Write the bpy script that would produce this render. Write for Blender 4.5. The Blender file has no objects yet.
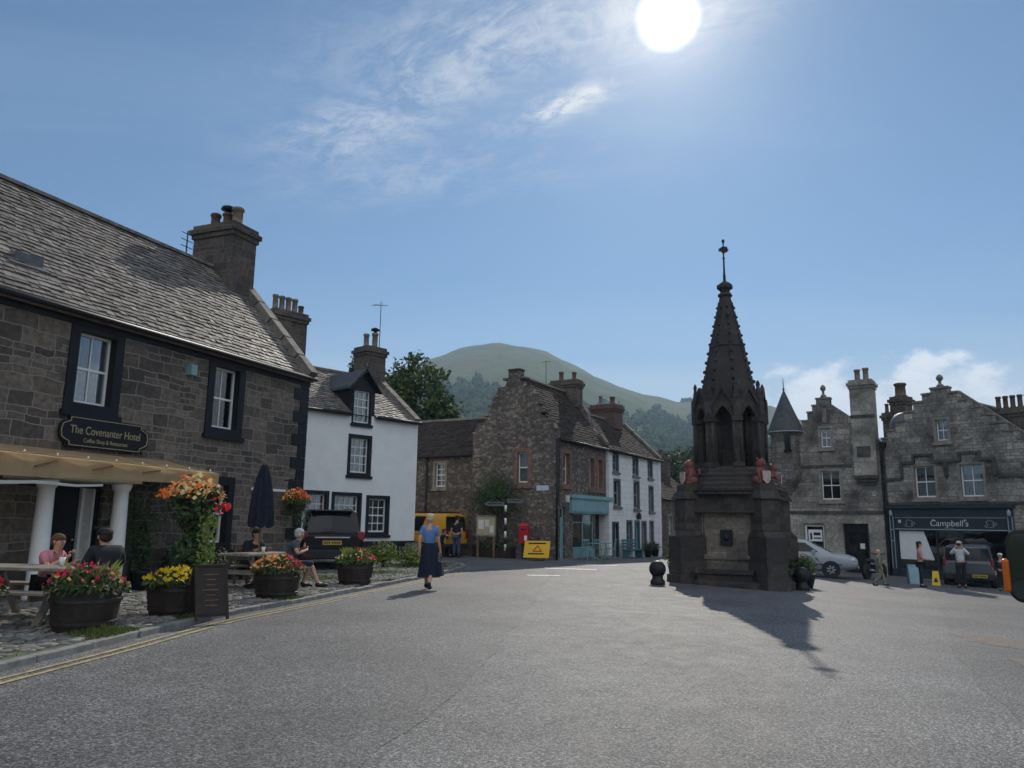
import bpy, bmesh, math, random
import numpy as np
from math import sin, cos, pi, radians, degrees, atan2, hypot, exp, log
from mathutils import Vector, Matrix
random.seed(7)
SC = bpy.context.scene
COL = SC.collection

# ------------------------------------------------------------------ camera, sky, sun, exposure
PITCH, ROLL, FPX = 10.2, 0.78, 769.0
cd = bpy.data.cameras.new('camera')
cd.sensor_width = 36.0
cd.lens = FPX/1024*36.0
cd.clip_start = 0.05
cd.clip_end = 9000
cam = bpy.data.objects.new('camera', cd)
COL.objects.link(cam)
cam.matrix_world = Matrix.Translation((0, 0, 1.5)) @ Matrix.Rotation(radians(90+PITCH), 4, 'X') @ Matrix.Rotation(radians(ROLL), 4, 'Z')
SC.camera = cam

SUN_EL, SUN_AZ = 35.15, 12.3
SUN_DIR = Vector((sin(radians(SUN_AZ))*cos(radians(SUN_EL)), cos(radians(SUN_AZ))*cos(radians(SUN_EL)), sin(radians(SUN_EL))))
sl = bpy.data.lights.new('sun', 'SUN')
sl.energy = 3.5
sl.angle = radians(0.53)
sl.color = (1.0, 0.93, 0.82)
so = bpy.data.objects.new('sun', sl)
COL.objects.link(so)
so.rotation_euler = SUN_DIR.to_track_quat('Z', 'Y').to_euler()

SC.view_settings.view_transform = 'Standard'
SC.view_settings.look = 'None'
SC.view_settings.exposure = 0.0
SC.view_settings.gamma = 1.0
SC.view_settings.use_curve_mapping = False
SC.render.engine = 'CYCLES'
SC.cycles.use_denoising = True
SC.cycles.max_bounces = 7
SC.cycles.diffuse_bounces = 3
SC.cycles.glossy_bounces = 3
SC.cycles.transparent_max_bounces = 12
SC.cycles.volume_bounces = 0
SC.cycles.caustics_reflective = False
SC.cycles.caustics_refractive = False
SC.cycles.sample_clamp_indirect = 6.0

SKY_STRENGTH = 0.075
w = bpy.data.worlds.new('World')
SC.world = w
w.use_nodes = True
nt = w.node_tree
for n in list(nt.nodes):
    nt.nodes.remove(n)
def wn(t, **k):
    n = nt.nodes.new(t)
    for a, b in k.items():
        setattr(n, a, b)
    return n
def wl(a, b): nt.links.new(a, b)
def wmath(op, a, b=None, c=None, clamp=False):
    n = wn('ShaderNodeMath', operation=op, use_clamp=clamp)
    for i, x in enumerate((a, b, c)):
        if x is None: continue
        if isinstance(x, (int, float)): n.inputs[i].default_value = x
        else: wl(x, n.inputs[i])
    return n.outputs[0]
def wramp(x, lo, hi):
    n = wn('ShaderNodeMapRange', clamp=True, interpolation_type='SMOOTHSTEP')
    wl(x, n.inputs[0]); n.inputs[1].default_value = lo; n.inputs[2].default_value = hi
    return n.outputs[0]
sky = wn('ShaderNodeTexSky', sky_type='NISHITA')
sky.sun_disc = False
sky.sun_elevation = radians(SUN_EL)
sky.sun_rotation = radians(SUN_AZ)
sky.altitude = 100
sky.air_density = 1.0
sky.dust_density = 0.15
sky.ozone_density = 2.5
tc = wn('ShaderNodeTexCoord')
sep = wn('ShaderNodeSeparateXYZ'); wl(tc.outputs['Generated'], sep.inputs[0])
dx, dy, dz = sep.outputs
# cirrus: noise on a high flat layer (direction divided by its height), drawn out into streaks
inv = wmath('DIVIDE', 1.0, wmath('MAXIMUM', dz, 0.03))
px = wmath('MULTIPLY', dx, inv); py = wmath('MULTIPLY', dy, inv)
def layer(ang, sx, sy, scale, det, rough, dist, off):
    ca, sa = cos(ang), sin(ang)
    u = wmath('ADD', wmath('MULTIPLY', px, ca*sx), wmath('MULTIPLY', py, sa*sx))
    v = wmath('ADD', wmath('MULTIPLY', px, -sa*sy), wmath('MULTIPLY', py, ca*sy))
    c = wn('ShaderNodeCombineXYZ'); wl(u, c.inputs[0]); wl(v, c.inputs[1]); c.inputs[2].default_value = off
    n = wn('ShaderNodeTexNoise', noise_dimensions='3D')
    n.inputs['Scale'].default_value = scale; n.inputs['Detail'].default_value = det
    n.inputs['Roughness'].default_value = rough; n.inputs['Distortion'].default_value = dist
    wl(c.outputs[0], n.inputs['Vector'])
    return n.outputs[0]
def blob(x0, y0, ang, rx, ry):            # a soft patch of the cirrus layer
    ca, sa = cos(ang), sin(ang)
    ax = wmath('ADD', px, -x0); ay = wmath('ADD', py, -y0)
    u = wmath('DIVIDE', wmath('ADD', wmath('MULTIPLY', ax, ca), wmath('MULTIPLY', ay, sa)), rx)
    v = wmath('DIVIDE', wmath('ADD', wmath('MULTIPLY', ax, -sa), wmath('MULTIPLY', ay, ca)), ry)
    r2 = wmath('ADD', wmath('MULTIPLY', u, u), wmath('MULTIPLY', v, v))
    return wmath('POWER', 2.718, wmath('MULTIPLY', r2, -1.0))
CLOUD_BLOBS = [(.10, 1.735, -.72, .17, .055, 1.5), (-.40, 1.85, -.55, .30, .15, .68), (.0, 1.46, -.4, .42, .17, .7), (-.16, 1.62, -.5, .28, .13, .62), (-.25, 2.1, -.3, .5, .2, .35), (.32, 1.42, -.6, .2, .11, .6)]
wisp = layer(-0.72, 1.0, 1.6, 2.6, 8.0, 0.66, 1.1, 1.3)
fine = layer(-0.65, 1.7, 2.5, 7.5, 6.0, 0.68, 0.9, 4.1)
wsum = wramp(wmath('ADD', wmath('MULTIPLY', wisp, 0.65), wmath('MULTIPLY', fine, 0.35)), 0.38, 0.64)
mask = None
for b in CLOUD_BLOBS:
    m_ = wmath('MULTIPLY', blob(*b[:5]), b[5])
    mask = m_ if mask is None else wmath('MAXIMUM', mask, m_)
cir = wmath('MINIMUM', wmath('MULTIPLY', wmath('MULTIPLY', wsum, mask), 1.0), 0.9)
veil = wmath('MULTIPLY', wramp(layer(0.15, 0.25, 1.1, 1.3, 6.0, 0.6, 0.6, 9.0), 0.45, 0.8), 0.16)
# low cumulus over the right-hand horizon: noise on the direction itself
sc3 = wn('ShaderNodeVectorMath', operation='MULTIPLY'); wl(tc.outputs['Generated'], sc3.inputs[0]); sc3.inputs[1].default_value = (1, 1, 1.7)
cn = wn('ShaderNodeTexNoise'); cn.inputs['Scale'].default_value = 10.5; cn.inputs['Detail'].default_value = 8; cn.inputs['Roughness'].default_value = 0.6
wl(sc3.outputs[0], cn.inputs['Vector'])
azr = wn('ShaderNodeMath', operation='ARCTAN2'); wl(dx, azr.inputs[0]); wl(dy, azr.inputs[1])
band = wmath('MULTIPLY', wramp(dz, 0.255, 0.13), wramp(azr.outputs[0], 0.20, 0.40))
cum = wramp(wmath('ADD', cn.outputs[0], wmath('MULTIPLY', band, 0.42)), 0.70, 0.86)
cum = wmath('MULTIPLY', cum, 0.85)
# unseen bright cloud added behind the camera to lift the light on shaded walls
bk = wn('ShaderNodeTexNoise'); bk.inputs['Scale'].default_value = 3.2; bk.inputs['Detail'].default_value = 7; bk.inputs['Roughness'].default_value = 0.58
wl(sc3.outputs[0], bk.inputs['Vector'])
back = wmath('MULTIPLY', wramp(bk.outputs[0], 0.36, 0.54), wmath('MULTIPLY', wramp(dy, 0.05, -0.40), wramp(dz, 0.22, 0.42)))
low = wmath('MULTIPLY', wramp(dz, 0.33, 0.12), wmath('MULTIPLY', wramp(layer(0.0, 0.12, 0.5, 1.7, 5, 0.55, 0.3, 2.2), 0.32, 0.60), 0.5))
# the sun behind thin high cloud: its disc and the bright air round it
sd = wn('ShaderNodeVectorMath', operation='DOT_PRODUCT'); wl(tc.outputs['Generated'], sd.inputs[0]); sd.inputs[1].default_value = SUN_DIR
ang = wmath('ARCCOSINE', wmath('MINIMUM', sd.outputs['Value'], 0.999999))
disc = wmath('MULTIPLY', wramp(ang, radians(2.4), radians(.5)), 2.6)
glow1 = wmath('MULTIPLY', wmath('POWER', 2.718, wmath('DIVIDE', wmath('MULTIPLY', ang, -1.0), radians(3.2))), 0.8)
glow2 = wmath('MULTIPLY', wmath('POWER', 2.718, wmath('DIVIDE', wmath('MULTIPLY', ang, -1.0), radians(8.0))), 0.09)
bg = wn('ShaderNodeBackground'); bg.inputs[1].default_value = SKY_STRENGTH
tint = wn('ShaderNodeMix', data_type='RGBA', blend_type='MULTIPLY'); tint.inputs[0].default_value = 1; tint.inputs[7].default_value = (.72, .97, 1.12, 1)
wl(sky.outputs[0], tint.inputs[6]); wl(tint.outputs[2], bg.inputs[0])
def cbg(col, fac, base):
    e = wn('ShaderNodeBackground'); e.inputs[0].default_value = (*col, 1); e.inputs[1].default_value = 1.0
    m = wn('ShaderNodeMixShader'); wl(fac, m.inputs[0]); wl(base, m.inputs[1]); wl(e.outputs[0], m.inputs[2])
    return m.outputs[0]
def addbg(col, st, base):
    e = wn('ShaderNodeBackground'); e.inputs[0].default_value = (*col, 1); wl(st, e.inputs[1])
    m = wn('ShaderNodeAddShader'); wl(base, m.inputs[0]); wl(e.outputs[0], m.inputs[1])
    return m.outputs[0]
s_ = bg.outputs[0]
s_ = cbg((0.42, 0.58, 0.76), veil, s_)
s_ = cbg((0.50, 0.66, 0.82), low, s_)
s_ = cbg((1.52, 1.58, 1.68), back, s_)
s_ = cbg((0.74, 0.82, 0.90), wmath('MULTIPLY', wramp(dz, 0.235, 0.10), 0.75), s_)
s_ = cbg((0.80, 0.82, 0.84), cir, s_)
s_ = cbg((1.15, 1.15, 1.15), cum, s_)
s_ = addbg((1.0, 0.86, 0.62), glow1, s_)
s_ = addbg((0.95, 0.95, 1.0), glow2, s_)
s_ = addbg((1.0, 0.97, 0.88), disc, s_)
wo = wn('ShaderNodeOutputWorld'); wl(s_, wo.inputs[0])

# ------------------------------------------------------------------ mesh builder
def I3(p): return p
class MB:
    def __init__(s, T=None, off=(0, 0, 0)):
        s.V = []; s.Fc = []; s.M = []; s.S = []; s.T = T; s.off = off
    def v(s, p):
        if s.T: p = s.T(p)
        s.V.append((p[0]+s.off[0], p[1]+s.off[1], p[2]+s.off[2]))
        return len(s.V)-1
    def fi(s, idx, m=0, sm=False):
        s.Fc.append(tuple(idx)); s.M.append(m); s.S.append(sm)
    def face(s, pts, m=0, sm=False):
        s.fi([s.v(p) for p in pts], m, sm)
    def hexa(s, P, m=0, skip=()):
        i = [s.v(p) for p in P]
        for k, f in enumerate(((0, 3, 2, 1), (4, 5, 6, 7), (0, 1, 5, 4), (1, 2, 6, 5), (2, 3, 7, 6), (3, 0, 4, 7))):
            if k not in skip: s.fi([i[j] for j in f], m)
    def box(s, x0, x1, y0, y1, z0, z1, m=0, skip=()):
        s.hexa([(x0, y0, z0), (x1, y0, z0), (x1, y1, z0), (x0, y1, z0), (x0, y0, z1), (x1, y0, z1), (x1, y1, z1), (x0, y1, z1)], m, skip)
    def obox(s, c, size, R, m=0, skip=()):
        h = [a/2 for a in size]
        P = []
        for z in (-1, 1):
            for x, y in ((-1, -1), (1, -1), (1, 1), (-1, 1)):
                q = R @ Vector((x*h[0], y*h[1], z*h[2]))
                P.append((c[0]+q.x, c[1]+q.y, c[2]+q.z))
        s.hexa(P, m, skip)
    def bar(s, a, b, wd, ht, m=0, up=(0, 0, 1)):
        a = Vector(a); b = Vector(b); d = b-a; L = d.length
        if L < 1e-6: return
        x = d/L; u = Vector(up)
        if abs(x.dot(u)) > .98: u = Vector((1, 0, 0))
        y = u.cross(x).normalized(); z = x.cross(y)
        R = Matrix((x, y, z)).transposed()
        s.obox((a+b)/2, (L, wd, ht), R, m)
    def ring(s, c, ax, r, n, ph=0, rx=1.0):
        ax = Vector(ax).normalized()
        u = Vector((0, 0, 1)) if abs(ax.z) < .9 else Vector((1, 0, 0))
        a = u.cross(ax).normalized(); b = ax.cross(a)
        return [s.v(Vector(c)+a*(r*rx*cos(2*pi*k/n+ph))+b*(r*sin(2*pi*k/n+ph))) for k in range(n)]
    def tube(s, pts, rad, n=8, m=0, sm=True, cap=True):
        pts = [Vector(p) for p in pts]
        if isinstance(rad, (int, float)): rad = [rad]*len(pts)
        R = []
        for i, p in enumerate(pts):
            d = pts[min(i+1, len(pts)-1)]-pts[max(i-1, 0)]
            R.append(s.ring(p, d, rad[i], n))
        for a, b in zip(R, R[1:]):
            for k in range(n): s.fi((a[k], a[(k+1) % n], b[(k+1) % n], b[k]), m, sm)
        if cap: s.fi(R[0][::-1], m); s.fi(R[-1], m)
    def lathe(s, c, prof, n=16, m=0, sm=True, ph=0, sx=1, sy=1, axis='z', cap=True):
        R = []
        for r, z in prof:
            row = []
            for k in range(n):
                a = 2*pi*k/n+ph
                q = (r*cos(a)*sx, r*sin(a)*sy, z)
                if axis == 'y': q = (q[0], q[2], q[1])
                if axis == 'x': q = (q[2], q[0], q[1])
                row.append(s.v((c[0]+q[0], c[1]+q[1], c[2]+q[2])))
            R.append(row)
        for a, b in zip(R, R[1:]):
            for k in range(n): s.fi((a[k], a[(k+1) % n], b[(k+1) % n], b[k]), m, sm)
        if cap: s.fi(R[0][::-1], m); s.fi(R[-1], m)
    def ell(s, c, r, m=0, n=12, k=8, Rm=None, sm=True):
        rows = []
        for i in range(1, k):
            t = pi*i/k
            row = []
            for j in range(n):
                q = Vector((r[0]*sin(t)*cos(2*pi*j/n), r[1]*sin(t)*sin(2*pi*j/n), r[2]*cos(t)))
                if Rm: q = Rm @ q
                row.append(s.v((c[0]+q.x, c[1]+q.y, c[2]+q.z)))
            rows.append(row)
        def pole(z):
            q = Vector((0, 0, z));  q = Rm @ q if Rm else q
            return s.v((c[0]+q.x, c[1]+q.y, c[2]+q.z))
        t_, b_ = pole(r[2]), pole(-r[2])
        for a, b in zip(rows, rows[1:]):
            for j in range(n): s.fi((a[j], b[j], b[(j+1) % n], a[(j+1) % n]), m, sm)
        for j in range(n):
            s.fi((t_, rows[0][j], rows[0][(j+1) % n]), m, sm); s.fi((b_, rows[-1][(j+1) % n], rows[-1][j]), m, sm)
    def prism(s, poly, z0, z1, m=0, sm=False):
        a = [s.v((p[0], p[1], z0)) for p in poly]; b = [s.v((p[0], p[1], z1)) for p in poly]
        n = len(poly)
        s.fi(a[::-1], m); s.fi(b, m)
        for k in range(n): s.fi((a[k], a[(k+1) % n], b[(k+1) % n], b[k]), m, sm)
    def extr(s, poly, y0, y1, m=0):               # polygon in x,z pulled along y
        a = [s.v((p[0], y0, p[1])) for p in poly]; b = [s.v((p[0], y1, p[1])) for p in poly]
        n = len(poly)
        s.fi(a, m); s.fi(b[::-1], m)
        for k in range(n): s.fi((a[(k+1) % n], a[k], b[k], b[(k+1) % n]), m)
    def leaf(s, c, size, m=0, nrm=None, asp=0.6):
        n = nrm if nrm is not None else Vector((random.gauss(0, 1), random.gauss(0, 1), random.gauss(0, 1)))
        n = n.normalized()
        t = n.orthogonal().normalized(); t = Matrix.Rotation(random.uniform(0, 2*pi), 3, n) @ t
        b = n.cross(t); c = Vector(c)
        s.face((c-t*size*.5, c+b*size*asp*.5+n*size*.08, c+t*size*.5, c-b*size*asp*.5+n*size*.08), m)
    def blossom(s, c, r, m=0):
        c = Vector(c); n = Vector((random.gauss(0, .5), random.gauss(-.5, .5), random.gauss(.5, .4))).normalized()
        t = n.orthogonal().normalized(); b = n.cross(t); i0 = s.v(c+n*r*.25)
        R = [s.v(c+(t*cos(2*pi*k/8)+b*sin(2*pi*k/8))*r*(1.0 if k % 2 else .72)+n*r*random.uniform(-.1, .35)) for k in range(8)]
        for k in range(8): s.fi((i0, R[k], R[(k+1) % 8]), m)
    def build(s, name, mats, parent=None, rn=False, bevel=0):
        me = bpy.data.meshes.new(name)
        me.from_pydata(s.V, [], s.Fc)
        if not isinstance(mats, (list, tuple)): mats = [mats]
        for m in mats: me.materials.append(m)
        me.polygons.foreach_set('material_index', s.M)
        me.polygons.foreach_set('use_smooth', s.S)
        me.update()
        if rn:
            b = bmesh.new(); b.from_mesh(me); bmesh.ops.recalc_face_normals(b, faces=b.faces); b.to_mesh(me); b.free()
        o = bpy.data.objects.new(name, me); COL.objects.link(o)
        if bevel:
            md = o.modifiers.new('bevel', 'BEVEL'); md.width = bevel; md.segments = 2; md.limit_method = 'ANGLE'
        if parent: o.parent = parent
        return o
def thing(name, label, cat, loc=(0, 0, 0), rz=0.0, group=None):
    o = bpy.data.objects.new(name, None); COL.objects.link(o)
    o.empty_display_size = .2
    o.location = loc; o.rotation_euler = (0, 0, rz)
    tag(o, label, cat, group)
    return o
def tag(o, label, cat, group=None):
    o['label'] = label; o['category'] = cat
    if group: o['group'] = group
    return o
def kind(o, k): o['kind'] = k; return o
def gz(x, y=0):
    x = min(x, 30)
    return -0.09*log(1+exp(min((x-2.0)/2, 30)))
def text_mesh(txt, size, name, m, parent, loc, rot, extr=.004, align='CENTER', sx=1.0, shear=0.0):
    cu = bpy.data.curves.new(name, 'FONT'); cu.body = txt; cu.size = size; cu.extrude = extr
    cu.align_x = align; cu.align_y = 'CENTER'; cu.shear = shear
    t = bpy.data.objects.new('tmp_text', cu); COL.objects.link(t)
    dg = bpy.context.evaluated_depsgraph_get(); dg.update()
    me = bpy.data.meshes.new_from_object(t.evaluated_get(dg))
    bpy.data.objects.remove(t); me.name = name
    me.transform(Matrix.Diagonal((sx, 1, 1, 1)))
    me.materials.clear(); me.materials.append(m)
    o = bpy.data.objects.new(name, me); COL.objects.link(o)
    o.parent = parent; o.location = loc; o.rotation_euler = rot
    return o

# ------------------------------------------------------------------ materials
class NT:
    def __init__(s, name):
        s.m = bpy.data.materials.new(name); s.m.use_nodes = True
        s.t = s.m.node_tree; s.b = s.t.nodes['Principled BSDF']; s.out = s.t.nodes['Material Output']
        s.b.inputs['Specular IOR Level'].default_value = 0.3
    def n(s, t, **k):
        o = s.t.nodes.new(t)
        for a, b in k.items(): setattr(o, a, b)
        return o
    def l(s, a, b): s.t.links.new(a, b)
    def val(s, inp, x):
        if isinstance(x, (int, float)): inp.default_value = x
        elif isinstance(x, (tuple, list)): inp.default_value = (*x, 1) if len(x) == 3 and inp.type == 'RGBA' else x
        else: s.l(x, inp)
    def math(s, op, a, b=None, clamp=False):
        o = s.n('ShaderNodeMath', operation=op, use_clamp=clamp); s.val(o.inputs[0], a)
        if b is not None: s.val(o.inputs[1], b)
        return o.outputs[0]
    def obj(s): return s.n('ShaderNodeTexCoord').outputs['Object']
    def noise(s, vec, scale, det=4, rough=.55, dist=0):
        o = s.n('ShaderNodeTexNoise'); s.l(vec, o.inputs['Vector'])
        o.inputs['Scale'].default_value = scale; o.inputs['Detail'].default_value = det
        o.inputs['Roughness'].default_value = rough; o.inputs['Distortion'].default_value = dist
        return o.outputs[0]
    def rng(s, x, lo, hi, a=0., b=1.):
        o = s.n('ShaderNodeMapRange'); s.l(x, o.inputs[0])
        for i, q in enumerate((lo, hi, a, b)): o.inputs[i+1].default_value = q
        return o.outputs[0]
    def mix(s, f, a, b, bt='MIX'):
        o = s.n('ShaderNodeMix', data_type='RGBA', blend_type=bt)
        s.val(o.inputs[0], f); s.val(o.inputs[6], a); s.val(o.inputs[7], b)
        return o.outputs[2]
    def wallvec(s):           # metres along the wall, height: the side walls use y
        t = s.n('ShaderNodeTexCoord'); p = s.n('ShaderNodeSeparateXYZ'); q = s.n('ShaderNodeSeparateXYZ')
        s.l(t.outputs['Object'], p.inputs[0]); s.l(t.outputs['Normal'], q.inputs[0])
        side = s.math('GREATER_THAN', s.math('ABSOLUTE', q.outputs[0]), .7)
        mx = s.n('ShaderNodeMix', data_type='FLOAT'); s.l(side, mx.inputs[0]); s.l(p.outputs[0], mx.inputs[2]); s.l(p.outputs[1], mx.inputs[3])
        c = s.n('ShaderNodeCombineXYZ'); s.l(mx.outputs[0], c.inputs[0]); s.l(p.outputs[2], c.inputs[1])
        return c.outputs[0], t.outputs['Object']
    def bump(s, h, st, d):
        o = s.n('ShaderNodeBump'); o.inputs['Strength'].default_value = st; o.inputs['Distance'].default_value = d
        s.l(h, o.inputs['Height']); s.l(o.outputs[0], s.b.inputs['Normal'])
    def col(s, c): s.val(s.b.inputs['Base Color'], c)
    def rough(s, r): s.val(s.b.inputs['Roughness'], r)
def plain(name, c, r=.6, var=.25, scale=6, spec=.3, metal=0, bump=0, trans=0):
    k = NT(name); v = k.obj(); n = k.noise(v, scale, 5, .6)
    f = k.rng(n, .3, .7, 1-var, 1+var)
    mm = k.n('ShaderNodeMix', data_type='RGBA', blend_type='MULTIPLY'); mm.inputs[0].default_value = 1
    mm.inputs[6].default_value = (*c, 1); k.l(f, mm.inputs[7])
    k.col(mm.outputs[2]); k.rough(r)
    k.b.inputs['Specular IOR Level'].default_value = spec; k.b.inputs['Metallic'].default_value = metal
    if bump: k.bump(k.noise(v, scale*6, 3), .5, bump)
    if trans:
        tr = k.n('ShaderNodeBsdfTranslucent'); k.l(mm.outputs[2], tr.inputs[0])
        mx = k.n('ShaderNodeMixShader'); mx.inputs[0].default_value = trans
        k.l(k.b.outputs[0], mx.inputs[1]); k.l(tr.outputs[0], mx.inputs[2]); k.l(mx.outputs[0], k.out.inputs[0])
    return k.m
def stone(name, c1, c2, mortar, bw, rh, ms=.012, squash=.7, sf=3, var=.5, bump=.012, stain=.5, warp=.03, off=.43):
    k = NT(name); v, ob = k.wallvec()
    wn_ = k.n('ShaderNodeTexNoise'); k.l(v, wn_.inputs['Vector']); wn_.inputs['Scale'].default_value = 2.2; wn_.inputs['Detail'].default_value = 3
    sub = k.n('ShaderNodeVectorMath', operation='SUBTRACT'); k.l(wn_.outputs['Color'], sub.inputs[0]); sub.inputs[1].default_value = (.5, .5, .5)
    sc = k.n('ShaderNodeVectorMath', operation='SCALE'); k.l(sub.outputs[0], sc.inputs[0]); sc.inputs['Scale'].default_value = warp*3
    ad = k.n('ShaderNodeVectorMath', operation='ADD'); k.l(v, ad.inputs[0]); k.l(sc.outputs[0], ad.inputs[1])
    def brick(bw, rh, o, sq, f):
        b = k.n('ShaderNodeTexBrick'); k.l(ad.outputs[0], b.inputs['Vector'])
        b.offset = o; b.squash = sq; b.squash_frequency = f
        b.inputs['Color1'].default_value = (0, 0, 0, 1); b.inputs['Color2'].default_value = (1, 1, 1, 1); b.inputs['Mortar'].default_value = (.5, .5, .5, 1)
        b.inputs['Scale'].default_value = 1; b.inputs['Mortar Size'].default_value = ms; b.inputs['Mortar Smooth'].default_value = .25
        b.inputs['Bias'].default_value = 0; b.inputs['Brick Width'].default_value = bw; b.inputs['Row Height'].default_value = rh
        return b
    a = brick(bw, rh, off, squash, sf); b = brick(bw*.62, rh*.5, .37, .8, 2)
    # some courses split into two rows of smaller stones
    big = brick(bw*2.3, rh, .31, 1.0, 2)
    sel = k.math('GREATER_THAN', big.outputs['Color'], .58)
    tone = k.mix(sel, a.outputs['Color'], b.outputs['Color'])
    fm = k.n('ShaderNodeMix', data_type='FLOAT'); k.l(sel, fm.inputs[0]); k.l(a.outputs['Fac'], fm.inputs[2]); k.l(b.outputs['Fac'], fm.inputs[3])
    fac = k.math('MAXIMUM', fm.outputs[0], k.math('MULTIPLY', big.outputs['Fac'], .0))
    n1 = k.noise(ob, 9, 6, .65); n2 = k.noise(ob, .55, 4, .6); n3 = k.noise(ob, 40, 3, .6)
    c = k.mix(tone, c1, c2)
    c = k.mix(1.0, c, k.rng(n1, .25, .75, 1-var, 1+var), 'MULTIPLY')
    n4 = k.noise(ob, 1.7, 6, .7, .8)
    c = k.mix(k.rng(n2, .40, .66, 0, stain), c, (.035, .034, .036)); c = k.mix(k.rng(n4, .52, .72, 0, stain*.75), c, (.04, .038, .038))
    c = k.mix(fac, c, mortar)
    k.col(c); k.rough(.85)
    h = k.math('ADD', k.math('MULTIPLY', fac, -1), k.math('ADD', k.math('MULTIPLY', n1, .6), k.math('MULTIPLY', n3, .25)))
    h = k.math('ADD', h, k.math('MULTIPLY', tone, .3))
    k.bump(h, .7, bump)
    return k.m
def rubble(name, cols, mortar, scale=3.2, bump=.02, stretch=1.7, tint=None):
    k = NT(name); v, ob = k.wallvec()
    mp = k.n('ShaderNodeMapping'); k.l(v, mp.inputs[0]); mp.inputs['Scale'].default_value = (1, stretch, 1)
    vo = k.n('ShaderNodeTexVoronoi'); vo.inputs['Scale'].default_value = scale; vo.inputs['Randomness'].default_value = .9; k.l(mp.outputs[0], vo.inputs['Vector'])
    ve = k.n('ShaderNodeTexVoronoi', feature='DISTANCE_TO_EDGE'); ve.inputs['Scale'].default_value = scale; ve.inputs['Randomness'].default_value = .9; k.l(mp.outputs[0], ve.inputs['Vector'])
    sp = k.n('ShaderNodeSeparateColor'); k.l(vo.outputs['Color'], sp.inputs[0])
    n1 = k.noise(ob, 7, 6, .65); n2 = k.noise(ob, .6, 4, .6)
    c = k.mix(sp.outputs[0], cols[0], cols[1]); c = k.mix(k.rng(sp.outputs[1], .7, .75), c, cols[2])
    c = k.mix(1.0, c, k.rng(n1, .25, .75, .45, 1.55), 'MULTIPLY')
    edge = k.rng(ve.outputs['Distance'], .02, .09, 1, 0)
    c = k.mix(k.math('MULTIPLY', edge, .8), c, mortar)
    c = k.mix(k.rng(n2, .4, .7, 0, .55), c, (.05, .045, .042))
    k.col(c); k.rough(.9)
    h = k.math('ADD', k.math('MULTIPLY', edge, -1), k.math('MULTIPLY', n1, .7))
    k.bump(h, .8, bump)
    return k.m
def slate(name, c1, c2, moss=(.09, .09, .05), r=.55, sp=.12):
    k = NT(name); ob = k.obj(); g = k.n('ShaderNodeNewGeometry')
    rnd = g.outputs['Random Per Island']
    n = k.noise(ob, 5, 5, .6); n2 = k.noise(ob, .9, 4, .6); n3 = k.noise(ob, 45, 3, .6)
    c = k.mix(rnd, c1, c2); c = k.mix(1, c, k.rng(n, .25, .75, .6, 1.4), 'MULTIPLY')
    c = k.mix(k.rng(n2, .5, .72, 0, .6), c, moss)
    k.b.inputs['Specular IOR Level'].default_value = sp; k.col(c); k.rough(k.rng(n, .2, .8, r-.1, r+.1)); k.bump(k.math('ADD', n3, n), .4, .006)
    return k.m
def glassmat(name, tint=(.75, .8, .82), dark=0.0):
    k = NT(name)
    tr = k.n('ShaderNodeBsdfTransparent'); tr.inputs[0].default_value = (*tint, 1)
    gl = k.n('ShaderNodeBsdfGlossy'); gl.inputs['Roughness'].default_value = .03; gl.inputs[0].default_value = (.9, .93, .96, 1)
    n = k.noise(k.obj(), 1.6, 2); bp = k.n('ShaderNodeBump'); bp.inputs['Strength'].default_value = .08; bp.inputs['Distance'].default_value = .03
    k.l(n, bp.inputs['Height']); k.l(bp.outputs[0], gl.inputs['Normal'])
    fr = k.n('ShaderNodeFresnel'); fr.inputs[0].default_value = 1.52
    f2 = k.math('ADD', k.math('MULTIPLY', fr.outputs[0], .95), .05, True)
    mx = k.n('ShaderNodeMixShader'); k.l(f2, mx.inputs[0]); k.l(tr.outputs[0], mx.inputs[1]); k.l(gl.outputs[0], mx.inputs[2])
    k.l(mx.outputs[0], k.out.inputs[0])
    return k.m
def asphalt(name='asphalt', f=1.0):
    k = NT(name); ob = k.obj()
    vo = k.n('ShaderNodeTexVoronoi'); vo.inputs['Scale'].default_value = 78; k.l(ob, vo.inputs['Vector'])
    sp = k.n('ShaderNodeSeparateColor'); k.l(vo.outputs['Color'], sp.inputs[0])
    n1 = k.noise(ob, .35, 5, .6); n2 = k.noise(ob, 2.6, 5, .65); n3 = k.noise(ob, 28, 4, .7)
    chip = k.math('POWER', sp.outputs[0], 2.2)
    c = k.mix(chip, (.04*f, .04*f, .041*f), (.36*f, .355*f, .345*f))
    c = k.mix(k.rng(n3, .35, .7, 0, .55), c, (.035, .035, .036))
    c = k.mix(1, c, k.rng(n1, .3, .7, .70, 1.30), 'MULTIPLY'); c = k.mix(1, c, k.rng(n2, .3, .7, .8, 1.2), 'MULTIPLY')
    k.col(c); k.rough(k.rng(n2, .3, .7, .64, .75)); k.b.inputs['Specular IOR Level'].default_value = .32
    h = k.math('ADD', k.math('MULTIPLY', vo.outputs['Distance'], -.9), k.math('MULTIPLY', n3, .35))
    k.bump(h, .5, .007)
    return k.m
M = {}
M['asphalt'] = asphalt(); M['asphalt_old'] = asphalt('asphalt_old', .85)
M['seam'] = plain('seam', (.085, .085, .083), .95, .3, 5, spec=.02)
M['patch'] = plain('patch', (.16, .13, .105), .8, .35, 14, bump=.004)
M['yellow_line'] = plain('yellow_line', (.36, .29, .15), .7, .45, 9)
M['white_line'] = plain('white_line', (.62, .62, .58), .7, .3, 9)
M['kerb'] = plain('kerb', (.21, .205, .19), .8, .4, 5, bump=.004)
M['pave_bed'] = plain('pave_bed', (.09, .10, .055), .95, .5, 4, bump=.01)
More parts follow.
